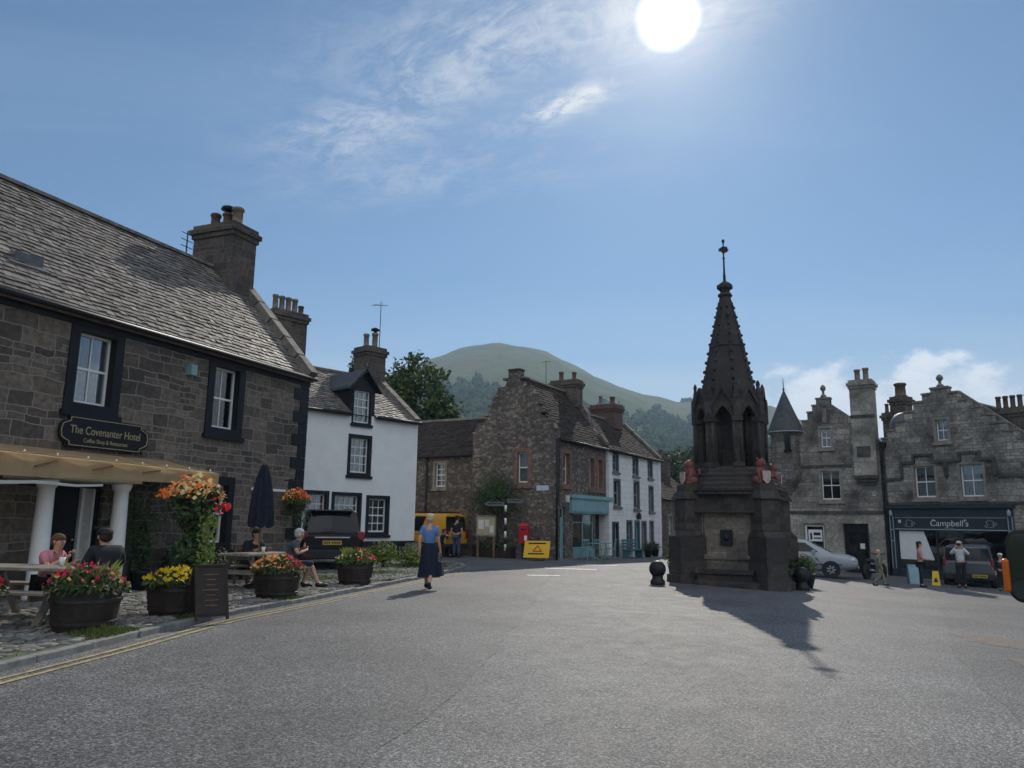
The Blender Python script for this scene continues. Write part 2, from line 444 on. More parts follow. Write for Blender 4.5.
M['grass'] = plain('grass', (.085, .125, .03), .8, .5, 3, trans=.3)
M['earth'] = plain('earth', (.07, .08, .04), .95, .4, .3)
def setts():
    k = NT('setts'); ob = k.obj(); g = k.n('ShaderNodeNewGeometry')
    n = k.noise(ob, 18, 4, .6); n2 = k.noise(ob, .7, 3)
    c = k.mix(g.outputs['Random Per Island'], (.12, .115, .105), (.27, .255, .23))
    c = k.mix(1, c, k.rng(n, .25, .75, .6, 1.4), 'MULTIPLY'); c = k.mix(k.rng(n2, .5, .7, 0, .4), c, (.10, .115, .05))
    k.b.inputs['Specular IOR Level'].default_value = .2; k.col(c); k.rough(.8); k.bump(n, .5, .008)
    return k.m
M['setts'] = setts()
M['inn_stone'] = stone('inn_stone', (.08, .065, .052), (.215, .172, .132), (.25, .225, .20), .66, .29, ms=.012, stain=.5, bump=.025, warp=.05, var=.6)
M['right_stone'] = stone('right_stone', (.235, .21, .178), (.43, .39, .325), (.10, .095, .088), .62, .27, ms=.010, stain=.9, var=.6, bump=.008)
M['pale_stone'] = stone('pale_stone', (.32, .29, .245), (.46, .42, .35), (.22, .2, .17), .55, .30, ms=.006, stain=.7, bump=.007)
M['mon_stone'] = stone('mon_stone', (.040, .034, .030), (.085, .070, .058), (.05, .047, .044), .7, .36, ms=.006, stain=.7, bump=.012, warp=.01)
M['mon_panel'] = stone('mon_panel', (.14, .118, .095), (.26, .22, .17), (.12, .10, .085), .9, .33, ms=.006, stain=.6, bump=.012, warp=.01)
M['rubble'] = rubble('rubble', ((.10, .08, .064), (.17, .14, .115), (.28, .24, .20)), (.16, .138, .115), 6.2)
M['rubble_wing'] = rubble('rubble_wing', ((.09, .07, .055), (.155, .125, .1), (.24, .2, .165)), (.14, .12, .1), 5)
M['dark_stone'] = plain('dark_stone', (.075, .07, .066), .85, .5, 3, bump=.006)  # darker stone tone for hood moulds, string courses and corbels
M['red_sandstone'] = plain('red_sandstone', (.20, .118, .088), .85, .35, 6, bump=.004)
M['sandstone'] = plain('sandstone', (.24, .215, .18), .85, .4, 3, bump=.006)
M['coping'] = plain('coping', (.19, .17, .145), .85, .45, 4, bump=.006)
M['chim_stone'] = stone('chim_stone', (.075, .06, .048), (.15, .12, .095), (.14, .12, .1), .5, .27, ms=.009, stain=.5)
M['harl_white'] = plain('harl_white', (.80, .80, .78), .9, .05, 2, bump=.006)
def whitebrick():
    k = NT('white_painted_stone'); v, ob = k.wallvec()
    b = k.n('ShaderNodeTexBrick'); k.l(v, b.inputs['Vector']); b.inputs['Scale'].default_value = 1
    b.inputs['Color1'].default_value = (.72, .72, .70, 1); b.inputs['Color2'].default_value = (.80, .80, .78, 1); b.inputs['Mortar'].default_value = (.60, .60, .58, 1)
    b.inputs['Brick Width'].default_value = .6; b.inputs['Row Height'].default_value = .3; b.inputs['Mortar Size'].default_value = .012
    n = k.noise(ob, 1.2, 5, .65); c = k.mix(k.rng(n, .5, .75, 0, .35), b.outputs['Color'], (.5, .49, .46))
    k.col(c); k.rough(.85); k.bump(k.math('ADD', k.math('MULTIPLY', b.outputs['Fac'], -1), n), .6, .01)
    return k.m
M['white_stone'] = whitebrick()
M['slate'] = slate('slate', (.115, .10, .088), (.245, .215, .185), (.15, .13, .10), .6, .28)
M['slate_brown'] = slate('slate_brown', (.036, .028, .024), (.072, .057, .047), (.05, .043, .032), .9)
M['slate_grey'] = slate('slate_grey', (.05, .052, .058), (.095, .098, .105))
M['black_paint'] = plain('black_paint', (.006, .007, .010), .5, .2, 3)
M['navy_paint'] = plain('navy_paint', (.009, .012, .019), .5, .2, 3)
M['dark_paint'] = plain('dark_paint', (.03, .042, .052), .45, .15, 3)
M['white_paint'] = plain('white_paint', (.78, .78, .75), .5, .06, 5)
M['cream_paint'] = plain('cream_paint', (.70, .68, .6), .5, .1, 5)
M['teal_paint'] = plain('teal_paint', (.20, .36, .38), .5, .12, 3)
M['teal_dark'] = plain('teal_dark', (.055, .14, .165), .5, .15, 3)
M['grey_trim'] = plain('grey_trim', (.30, .36, .38), .5, .1, 3)
M['glass'] = glassmat('glass')
M['shop_glass'] = glassmat('shop_glass', (.55, .6, .62))
M['dark_glass'] = plain('dark_glass', (.008, .010, .012), .08, .1, 1, spec=.3)
M['curtain'] = plain('curtain', (.55, .54, .5), .9, .15, 8)
M['blind'] = plain('blind', (.62, .60, .54), .9, .05, 2)
M['clay_pot'] = plain('clay_pot', (.115, .078, .058), .85, .35, 6)
M['buff_pot'] = plain('buff_pot', (.20, .16, .12), .85, .3, 6)
M['red_brick'] = stone('red_brick', (.085, .042, .033), (.14, .07, .052), (.14, .115, .1), .23, .075, ms=.008, stain=.4, bump=.005, warp=0)
M['lead'] = plain('lead', (.12, .125, .135), .5, .25, 5)
M['iron'] = plain('iron', (.015, .015, .017), .5, .2, 8)
M['metal'] = plain('metal', (.5, .5, .5), .35, .1, 5, metal=1)
M['timber'] = plain('timber', (.20, .125, .07), .75, .35, 7, bump=.003)
M['timber_grey'] = plain('timber_grey', (.23, .20, .165), .8, .35, 7, bump=.003)
M['timber_pale'] = plain('timber_pale', (.42, .30, .17), .7, .3, 5)
M['canvas'] = plain('canvas', (.72, .55, .32), .85, .14, 2.5, trans=.6)
M['white_canvas'] = plain('white_canvas', (.75, .75, .72), .85, .06, 3, trans=.35)
M['navy_canvas'] = plain('navy_canvas', (.012, .015, .03), .8, .3, 9)
M['barrel'] = plain('barrel', (.032, .023, .018), .7, .4, 8, bump=.004)
M['hoop'] = plain('hoop', (.06, .055, .05), .45, .3, 8, metal=.7)
M['soil'] = plain('soil', (.03, .022, .016), .95, .4, 20)
for nm, c in dict(leaf_dark=(.03, .058, .018), leaf_mid=(.052, .09, .024), leaf_light=(.10, .145, .035), leaf_lime=(.20, .27, .05), leaf_dry=(.14, .12, .05)).items():
    M[nm] = plain(nm, c, .6, .4, 2.0, trans=.16 if nm in ('leaf_dark', 'leaf_mid') else .3)
for nm, c in dict(fl_red=(.62, .02, .03), fl_crimson=(.45, .015, .07), fl_orange=(.75, .17, .02), fl_peach=(.78, .38, .12), fl_yellow=(.75, .52, .02), fl_cream=(.78, .62, .3), fl_pink=(.68, .12, .2)).items():
    M[nm] = plain(nm, c, .6, .2, 5, trans=.35)
M['bark'] = plain('bark', (.06, .045, .032), .9, .4, 9, bump=.01)
M['skin'] = plain('skin', (.52, .29, .20), .5, .1, 6)
M['lion_red'] = plain('lion_red', (.20, .068, .06), .6, .3, 8)
M['shield'] = plain('shield', (.45, .33, .30), .6, .3, 10)
# ------------------------------------------------------------------ ground, road, pavement
def grid_sheet(xs, ys, fz):
    mb = MB(); idx = [[mb.v((x, y, fz(x, y))) for x in xs] for y in ys]
    for j in range(len(ys)-1):
        for i in range(len(xs)-1): mb.fi((idx[j][i], idx[j][i+1], idx[j+1][i+1], idx[j+1][i]), 0, True)
    return mb
ax_ = [-3000, -1500, -700, -300, -120, -60, -40, -20, -8, 0, 4, 8, 14, 20, 30, 45, 80, 160, 400, 900, 1800, 3000]
ay_ = [-1200, -500, -200, -80, -30, -10, 0, 20, 40, 60, 90, 150, 260, 500, 900, 1700, 3200]
kind(grid_sheet(ax_, ay_, lambda x, y: gz(x)-.3).build('ground', M['earth']), 'structure')
rx_ = [-32+i*1.0 for i in range(79)]; ry_ = [-14+i*2.0 for i in range(48)]
kind(grid_sheet(rx_, ry_, lambda x, y: gz(x)).build('road', M['asphalt']), 'structure')

KERB = [(-5.75, -2), (-5.45, 4), (-4.96, 7.88), (-4.76, 9.35), (-4.48, 12.0), (-3.83, 14.56), (-3.25, 17.0), (-2.69, 19.5), (-2.2, 21.6), (-1.77, 23.6), (-1.52, 25.2), (-1.45, 26.6), (-1.75, 27.9), (-2.5, 28.9), (-3.4, 29.8), (-4.0, 31.5), (-3.6, 33.0)]
def sm_line(P, n=6):
    out = []
    for i in range(len(P)-1):
        p0 = P[max(i-1, 0)]; p1 = P[i]; p2 = P[i+1]; p3 = P[min(i+2, len(P)-1)]
        for k in range(n):
            t = k/n
            out.append(tuple(.5*(2*p1[j]+(p2[j]-p0[j])*t+(2*p0[j]-5*p1[j]+4*p2[j]-p3[j])*t*t+(3*p1[j]-p0[j]-3*p2[j]+p3[j])*t**3) for j in (0, 1)))
    out.append(P[-1]); return out
KL = sm_line(KERB)
PAVE_Z = .055
def inset(P, o):
    out = []
    for i, p in enumerate(P):
        a, b = P[max(i-1, 0)], P[min(i+1, len(P)-1)]; L = hypot(b[0]-a[0], b[1]-a[1]); out.append((p[0]-(b[1]-a[1])/L*o, p[1]+(b[0]-a[0])/L*o))
    return out
poly = inset(KL, .07)+[(-6, 36), (-14, 40), (-20, 20), (-18, -2)]
mb = MB(); mb.prism(poly, -.2, PAVE_Z); kind(mb.build('pavement', M['pave_bed']), 'structure')
def arclen(P):
    d = [0]
    for a, b in zip(P, P[1:]): d.append(d[-1]+hypot(b[0]-a[0], b[1]-a[1]))
    return d
KD = arclen(KL)
def along(P, D, s, off=0.0):
    s = max(0, min(D[-1]-1e-6, s))
    i = max(k for k in range(len(D)-1) if D[k] <= s)
    t = (s-D[i])/(D[i+1]-D[i]); dx = (P[i+1][0]-P[i][0])/(D[i+1]-D[i]); dy = (P[i+1][1]-P[i][1])/(D[i+1]-D[i])
    return (P[i][0]+(P[i+1][0]-P[i][0])*t+dy*off, P[i][1]+(P[i+1][1]-P[i][1])*t-dx*off), (dx, dy)
mb = MB(); s = 0
while s < KD[-1]-.3:
    L = random.uniform(.7, 1.0); e = min(s+L-.012, KD[-1])
    a, _ = along(KL, KD, s); b, _ = along(KL, KD, e); a2, _ = along(KL, KD, s, -.15); b2, _ = along(KL, KD, e, -.15)
    h = PAVE_Z+.018+random.uniform(-.012, .012); j = random.uniform(-.018, .018)
    mb.hexa([(a[0]+j, a[1], -.1), (b[0]+j, b[1], -.1), (b2[0], b2[1], -.1), (a2[0], a2[1], -.1), (a[0]+j-.01, a[1], h), (b[0]+j-.01, b[1], h), (b2[0], b2[1], h), (a2[0], a2[1], h)])
    s += L
kind(mb.build('kerb', M['kerb'], bevel=.012), 'structure')
PN = np.array(poly)
def inside(x, y):
    c = False; n = len(poly); j = n-1
    for i in range(n):
        xi, yi = poly[i]; xj, yj = poly[j]
        if (yi > y) != (yj > y) and x < (xj-xi)*(y-yi)/(yj-yi)+xi: c = not c
        j = i
    return c
# worn setts, laid in wandering courses across the pavement
INN_O = (-5.7, 22.0); IA = radians(22)
mb = MB(); gr = MB(); row = 0
y = 6.5
kx = lambda yy: np.interp(yy, [p[1] for p in KERB[:12]], [p[0] for p in KERB[:12]])
while y < 31.5:
    rh = random.uniform(.11, .15); x0 = float(kx(min(y, 26.6)))-.2 if y < 26.6 else -1.7
    fx = INN_O[0]+(y-INN_O[1])*math.tan(IA) if y < 22.3 else -7.0
    x = x0 - random.uniform(0, .1)
    while x > max(fx, x0-6.5):
        L = random.uniform(.13, .24)
        if inside(x, y) and inside(x-L, y) and inside(x, y+rh) and inside(x+.16, y+.1):
            h = PAVE_Z+random.uniform(.012, .034); tl = random.uniform(-.008, .008)
            g = .012; q = .022
            yy = y+.03*sin(x*1.7+row)
            lo = [(x-L+g, yy+g), (x-g, yy+g), (x-g, yy+rh-g), (x-L+g, yy+rh-g)]
            lo = [(a+random.uniform(-.008, .008), b+random.uniform(-.008, .008)) for a, b in lo]
            cx = x-L/2; cy = yy+rh/2
            mid = [(a, b, h-.012) for a, b in lo]; hi = [(cx+(a-cx)*.74, cy+(b-cy)*.7, h+tl*(1 if a > cx else -1)) for a, b in lo]
            i0 = [mb.v((a, b, PAVE_Z-.01)) for a, b in lo]; i1 = [mb.v(p) for p in mid]; i2 = [mb.v(p) for p in hi]
            for k in range(4):
                mb.fi((i0[k], i0[(k+1) % 4], i1[(k+1) % 4], i1[k])); mb.fi((i1[k], i1[(k+1) % 4], i2[(k+1) % 4], i2[k]), 0, True)
            mb.fi(i2, 0, True)
            gw = .16 if y < 19 else .5
            if random.random() < gw:
                for _ in range(random.randint(2, 6)):
                    c = (x+random.uniform(-.05, .05), yy+random.uniform(0, rh), PAVE_Z+.03)
                    hh = random.uniform(.03, .075); d = random.uniform(0, 6.28)
                    gr.face([(c[0]-.006*cos(d), c[1]-.006*sin(d), PAVE_Z), (c[0]+.006*cos(d), c[1]+.006*sin(d), PAVE_Z), (c[0]+random.uniform(-.03, .03), c[1]+random.uniform(-.03, .03), PAVE_Z+hh)])
        x -= L
    y += rh; row += 1
kind(mb.build('cobbles', M['setts']), 'structure')
def tuft(cx, cy, r, n, h):
    for _ in range(n):
        a = random.uniform(0, 6.28); q = r*random.random()**.6
        x, y = cx+q*cos(a), cy+q*sin(a)
        if not inside(x, y): continue
        hh = h*random.uniform(.4, 1.1)*(1.15-q/r*.7); d = random.uniform(0, 6.28); b = .012
        z = PAVE_Z+.01
        gr.face([(x-b*cos(d), y-b*sin(d), z), (x+b*cos(d), y+b*sin(d), z), (x+random.uniform(-.06, .06), y+random.uniform(-.06, .06), z+hh)])
for t in ((-4.98, 9.95, .45, 900, .13), (-4.75, 11.9, .3, 400, .09), (-3.98, 14.6, .4, 500, .1), (-5.6, 10.4, .5, 400, .07), (-3.1, 25.5, 1.1, 1800, .13), (-3.6, 22.0, .9, 900, .08), (-2.8, 19.2, .5, 500, .07), (-4.6, 19.6, 1.2, 1200, .08), (-2.6, 27.0, .7, 900, .1), (-3.9, 29.5, .8, 900, .12)): tuft(*t)
kind(gr.build('grass', M['grass']), 'stuff')
def ribbon(pts, wd, name, m, dz=.004, seg=.5, jit=0.0, gaps=0.0):
    D = arclen(pts); mb = MB(); s = 0; prev = None; ph = random.uniform(0, 9)
    while s <= D[-1]+1e-6:
        (x, y), (dx, dy) = along(pts, D, s); n1 = sin(s*2.3+ph)*.6+sin(s*5.9+ph*2)*.4; n2 = sin(s*1.1+ph*3)*.6+sin(s*3.7+ph)*.4
        hw = wd/2*(1+jit*n1); ox = jit*wd*n2
        a = (x+dy*(hw+ox), y-dx*(hw+ox)); b = (x-dy*(hw-ox), y+dx*(hw-ox))
        cur = (mb.v((a[0], a[1], gz(a[0])+dz)), mb.v((b[0], b[1], gz(b[0])+dz)))
        if prev and random.random() > gaps: mb.fi((prev[0], cur[0], cur[1], prev[1]))
        prev = cur; s += seg
    return kind(mb.build(name, m), 'structure')
for off in (.27, .43):
    P = [along(KL, KD, s, off)[0] for s in np.arange(1.0, KD[-1]-9.5, .4)]
    ribbon(P, .062, 'yellow_line', M['yellow_line'], .007, .3, .06, .05)
SEAM = [(-1.6, -4), (-1.25, 2), (-.9, 5.2), (-.35, 8.0), (.1, 12), (.62, 17.0), (.95, 21), (1.6, 26.5), (2.4, 31)]
def lane(yA, yB, fa, fb, name, m, dz=.003, n=8):
    mb = MB(); ys = np.arange(yA, yB, .4); P = []
    for i, y in enumerate(ys):
        xa, xb = fa(y), fb(y); P.append([mb.v((xa+(xb-xa)*k/n, y, gz(xa+(xb-xa)*k/n)+dz)) for k in range(n+1)])
    for a, b in zip(P, P[1:]):
        for k in range(n): mb.fi((a[k], a[k+1], b[k+1], b[k]), 0, True)
    return kind(mb.build(name, m), 'structure')
sx = lambda y: float(np.interp(y, [p[1] for p in SEAM], [p[0] for p in SEAM]))+.03*sin(y*2.1)+.02*sin(y*5.3)
lane(-4, 27, lambda y: float(kx(y))+.72+.02*sin(y*3), sx, 'road_lane', M['asphalt_old'])
S2 = [(14.5, 27.5), (13.3, 25.3), (11.3, 21.2), (9.5, 17.4), (7.7, 14.0), (6.2, 11.2), (5.0, 8.5), (3.2, 4)]
s2x = lambda y: float(np.interp(y, [p[1] for p in S2][::-1], [p[0] for p in S2][::-1]))+.03*sin(y*2.7)
lane(4, 26.5, s2x, lambda y: s2x(y)+3.6+.1*sin(y), 'road_lane', M['asphalt_old'], .0028)
def flat(poly, name, m, dz=.007):
    mb = MB(); mb.face([(x, y, gz(x)+dz) for x, y in poly]); return kind(mb.build(name, m), 'structure')
flat([(.55, 23.2), (1.5, 23.4), (1.5, 23.75), (.5, 23.55)], 'road_marking', M['white_line'])
flat([(1.25, 27.0), (3.0, 27.3), (3.1, 27.8), (1.2, 27.45)], 'road_marking', M['white_line'])
flat([(2.6, 30.2), (4.2, 30.7), (4.2, 31.1), (2.6, 30.5)], 'road_marking', M['white_line'])
def blobpoly(cx, cy, rx, ry, n=22, j=.25):
    return [(cx+rx*cos(2*pi*k/n)*(1+random.uniform(-j, j)), cy+ry*sin(2*pi*k/n)*(1+random.uniform(-j, j))) for k in range(n)]
flat(blobpoly(6.95, 9.3, .55, 1.5), 'road_patch', M['patch'], .006)
flat(blobpoly(7.9, 12.6, .6, .9), 'road_patch', M['patch'], .006)
# ------------------------------------------------------------------ the hill and its wood
HP = [(-30, .05), (-20, .09), (-14, .125), (-9.85, .178), (-6.61, .2066), (-5.49, .2141), (-4.37, .2215), (-2.86, .2277), (-.96, .2311), (.95, .2289), (2.48, .2222), (4.38, .2047), (6.26, .1884), (8.12, .1748), (10.32, .1624), (12.48, .1526), (15.35, .1535), (18.76, .1457), (20.72, .128), (26, .10), (34, .09), (45, .06)]
HB = [(-30, .05), (-12, .12), (-6.55, .1758), (-3.94, .1839), (-.91, .177), (3.63, .1617), (9.57, .1429), (13.88, .134), (18, .111), (26, .09), (45, .05)]
HPa, HPe = zip(*HP); HBa, HBe = zip(*HB)
D0, D1 = 230.0, 1900.0
def hill_z(az, d):
    az *= 1.0
    pe = float(np.interp(az, HPa, HPe)); t = (d-D0)/(D1-D0)
    if t <= 0: return -3.0
    zp = pe*D1
    if t <= 1: z = zp*(.55*t+.45*t*t*(3-2*t))
    else: z = zp*(1-.35*(t-1)*2)
    z += .5*(6*sin(az*.9+d*.006)+4*sin(az*2.1-d*.013))*min(t, 1)*(1-.75*max(0, t-.8)/.2 if t < 1 else .25)
    return z-3
azs = [-34+i*.6 for i in range(135)]; ds = [D0+i*42 for i in range(56)]
mb = MB(); ix = [[mb.v((d*sin(radians(a)), d*cos(radians(a)), hill_z(a, d))) for a in azs] for d in ds]
for j in range(len(ds)-1):
    for i in range(len(azs)-1): mb.fi((ix[j][i], ix[j][i+1], ix[j+1][i+1], ix[j+1][i]), 0, True)
def hillmat():
    k = NT('hill_grass'); ob = k.obj()
    n1 = k.noise(ob, .006, 6, .62); n2 = k.noise(ob, .03, 5, .65, .6); n3 = k.noise(ob, .0022, 4, .6, .8)
    c = k.mix(k.rng(n1, .35, .65), (.105, .13, .065), (.175, .175, .095)); c = k.mix(k.rng(n2, .48, .7, 0, .65), c, (.075, .095, .04))
    c = k.mix(k.rng(n3, .48, .6, 0, .7), c, (.17, .125, .075))
    k.col(c); k.rough(1); k.b.inputs['Specular IOR Level'].default_value = 0; k.bump(n2, 1, 6); return k.m
kind(mb.build('hill', hillmat()), 'structure')
def conifer(mb, x, y, z, h, r, m):
    n = 6; ph = random.uniform(0, 6)
    for q, (zz, rr, zt) in enumerate(((.12, 1, .62), (.42, .72, 1.0))):
        ring = [mb.v((x+r*rr*random.uniform(.75, 1.15)*cos(2*pi*k/n+ph), y+r*rr*random.uniform(.75, 1.15)*sin(2*pi*k/n+ph), z+h*zz*random.uniform(.85, 1.1))) for k in range(n)]
        t = mb.v((x, y, z+h*zt))
        for k in range(n): mb.fi((ring[k], ring[(k+1) % n], t), m)
def broad(mb, x, y, z, h, r, m):
    for q in range(3):
        mb.ell((x+random.uniform(-.4, .4)*r, y+random.uniform(-.4, .4)*r, z+h*random.uniform(.5, .75)), (r*random.uniform(.5, .8), r*random.uniform(.5, .8), h*random.uniform(.25, .38)), m, 7, 4)
mb = MB(); cnt = 0
while cnt < 8500:
    a = random.uniform(-15, 27); d = D0+60+(D1-D0-60)*random.random()**.9
    z = hill_z(a, d); e = z/d
    b = float(np.interp(a, HBa, HBe))+.006*sin(a*1.9)+.004*sin(a*4.7+1)
    hump = 12.6 < a < 17.5 and d > 1500 and e > .13
    if not hump and not (.045 < e < b): continue
    if not hump and random.random() < .18+.5*(sin(a*1.3+d*.01) > .75): continue
    h = random.uniform(7, 12); s_x, s_y = d*sin(radians(a)), d*cos(radians(a))
    if random.random() < .35: conifer(mb, s_x, s_y, z-1, h, h*.26, random.choice((0, 0, 1)))
    else: broad(mb, s_x, s_y, z-2, h*.85, h*.42, random.choice((0, 1, 1, 2)))
    cnt += 1
kind(mb.build('forest', [plain('forest_dark', (.028, .046, .022), .95, .3, .05, 0), plain('forest_mid', (.045, .07, .028), .95, .3, .05, 0), plain('forest_light', (.075, .10, .038), .95, .3, .05, 0)]), 'stuff')
hz = MB(); hz.box(-3600, 3600, -1600, 3900, -8, 520)
hk = bpy.data.materials.new('haze_air'); hk.use_nodes = True; ht = hk.node_tree
for n in list(ht.nodes): ht.nodes.remove(n)
pv = ht.nodes.new('ShaderNodeVolumePrincipled'); oo = ht.nodes.new('ShaderNodeOutputMaterial')
pv.inputs['Color'].default_value = (.55, .76, 1, 1); pv.inputs['Density'].default_value = .00028; pv.inputs['Anisotropy'].default_value = .25
ht.links.new(pv.outputs[0], oo.inputs['Volume'])
kind(hz.build('haze', hk), 'stuff')

# ------------------------------------------------------------------ building kit (local x along the front, y into the house, z up)
class Bld:
    def __init__(s, name, label, cat, O, az, base=0.0, group=None, size=1.0):
        s.base = base; s.r = thing(name, label, cat, (O[0], O[1], base), radians(90-az), group); s.r.scale = (size,)*3
    def mb(s, T=None): return MB(T, (0, 0, -s.base))
    def add(s, name, mb, m, parent=None, **k): return mb.build(name, m, parent or s.r, **k)
def T_front(): return lambda p: p
def T_left(): return lambda p: (p[1], p[0], p[2])
def T_right(L): return lambda p: (L-p[1], p[0], p[2])
def T_back(D): return lambda p: (p[0], D-p[1], p[2])
def topz(top, x):
    for (a, za), (b, zb) in zip(top, top[1:]):
        if b > a and a-1e-9 <= x <= b+1e-9: return za+(zb-za)*(x-a)/(b-a)
    return top[-1][1]
def wall(mb, T, top, z0, holes=(), t=.35, m=0):
    mb.T = T
    xs = sorted({round(p[0], 4) for p in top} | {round(q, 4) for h in holes for q in h[:2]})
    zall = sorted({z0} | {q for h in holes for q in h[2:4]}); pz = None
    for xa, xb in zip(xs, xs[1:]):
        if xb-xa < 1e-3: continue
        za, zb = topz(top, xa+1e-5), topz(top, xb-1e-5); cuts = [z for z in zall if z < min(za, zb)-1e-4]
        for i, lo in enumerate(cuts):
            last = i == len(cuts)-1; h0, h1 = (za, zb) if last else (cuts[i+1],)*2
            cx, cz = (xa+xb)/2, (lo+min(h0, h1))/2
            if any(h[0] < cx < h[1] and h[2] < cz < h[3] for h in holes): continue
            mb.face([(xa, 0, lo), (xb, 0, lo), (xb, 0, h1), (xa, 0, h0)], m); mb.face([(xa, t, lo), (xa, t, h0), (xb, t, h1), (xb, t, lo)], m)
        mb.face([(xa, 0, za), (xb, 0, zb), (xb, t, zb), (xa, t, za)], m)
        if pz is not None and abs(pz-za) > 1e-3: mb.face([(xa, 0, pz), (xa, 0, za), (xa, t, za), (xa, t, pz)], m)
        pz = zb
    for x in (xs[0], xs[-1]):
        z = topz(top, x+(1e-5 if x == xs[0] else -1e-5)); mb.face([(x, 0, z0), (x, 0, z), (x, t, z), (x, t, z0)], m)
    for h in holes:
        a0, a1, b0, b1 = h[:4]
        for f in ([(a0, 0, b0), (a0, t, b0), (a0, t, b1), (a0, 0, b1)], [(a1, 0, b0), (a1, 0, b1), (a1, t, b1), (a1, t, b0)], [(a0, 0, b1), (a0, t, b1), (a1, t, b1), (a1, 0, b1)], [(a0, 0, b0), (a1, 0, b0), (a1, t, b0), (a0, t, b0)]): mb.face(f, m)
    mb.T = None
def gable(mb, T, D, E, R, z0, t0=.4, t1=.3, t=.4, m=0):
    f = lambda a: E+(R-E)*(1-abs(a-D/2)/(D/2))
    wall(mb, T, [(t0, f(t0)), (D/2, R), (D-t1, f(D-t1))], z0, [], t, m)
    mb.T = T
    for a0, a1 in ((0, t0), (D, D-t1)):
        P = [(a0, E), (a1, E), (a1, f(a1))]; mb.face([(a, 0, z) for a, z in P], m); mb.face([(a, t, z) for a, z in P], m); mb.face([(a0, 0, E), (a1, 0, f(a1)), (a1, t, f(a1)), (a0, t, E)], m)
    mb.T = None
def window(B, T, a0, a1, z0, z1, cols=2, rows=1, fm='white_paint', sur=0, surm='sandstone', sill=True, sillm=None, blind=None, dep=.13, cas=False, proud=.03, bar=.028, glass='glass'):
    mb = B.mb(T); f = .055
    mb.box(a0+.006, a0+f, dep, dep+.08, z0+.006, z1-.006); mb.box(a1-f, a1-.006, dep, dep+.08, z0+.006, z1-.006)
    mb.box(a0+f, a1-f, dep, dep+.08, z1-f, z1-.006); mb.box(a0+f, a1-f, dep, dep+.08, z0+.006, z0+f*1.3)
    zm = (z0+z1)/2
    if not cas: mb.box(a0+f, a1-f, dep+.012, dep+.07, zm-.024, zm+.024)
    halves = [(z0+f*1.3, zm-.024), (zm+.024, z1-f)] if not cas else [(z0+f*1.3, z1-f)]
    for lo, hi in halves:
        for c in range(1, cols):
            x = a0+f+(a1-a0-2*f)*c/cols; mb.box(x-bar/2, x+bar/2, dep+.022, dep+.06, lo, hi)
        for r in range(1, rows):
            z = lo+(hi-lo)*r/rows
            w_ = (a1-a0-2*f)/cols
            for c in range(cols): mb.box(a0+f+w_*c+(bar/2 if c else 0), a0+f+w_*(c+1)-(bar/2 if c < cols-1 else 0), dep+.024, dep+.058, z-bar/2, z+bar/2)
    o = B.add('window', mb, M[fm])
    mb = B.mb(T); mb.box(a0+.03, a1-.03, dep+.038, dep+.044, z0+.03, z1-.03); B.add('pane', mb, M[glass], o)
    if sur:
        mb = B.mb(T); e = .005
        mb.box(a0-sur, a0+e, -proud, dep-.004, z0-sur*.8, z1+sur); mb.box(a1-e, a1+sur, -proud, dep-.004, z0-sur*.8, z1+sur)
        mb.box(a0+e, a1-e, -proud-.001, dep-.004, z1-e, z1+sur-.001); mb.box(a0+e, a1-e, -proud-.001, dep-.004, z0-sur*.8+.001, z0+e)
        B.add('surround', mb, M[surm], o)
    if sill:
        zz = z0-(sur*.8 if sur else 0); mb = B.mb(T); q = sur+.05
        mb.box(a0-q, a1+q, -.09, .02, zz-.11, zz-.003); B.add('sill', mb, M[sillm or (surm if sur else 'coping')], o)
    if blind:
        mb = B.mb(T); y = dep+.075
        if blind == 'curtain':
            for x0, x1 in ((a0+.03, a0+(a1-a0)*.28), (a1-(a1-a0)*.22, a1-.03)):
                n = 6
                for k in range(n):
                    xa, xb = x0+(x1-x0)*k/n, x0+(x1-x0)*(k+1)/n
                    mb.face([(xa, y+.03*(k % 2), z0), (xb, y+.03*((k+1) % 2), z0), (xb, y+.03*((k+1) % 2), z1), (xa, y+.03*(k % 2), z1)])
        else: mb.box(a0+.02, a1-.02, y, y+.01, z1-(z1-z0)*blind, z1-.01)
        B.add('curtain' if blind == 'curtain' else 'blind', mb, M['curtain'], o)
    return o
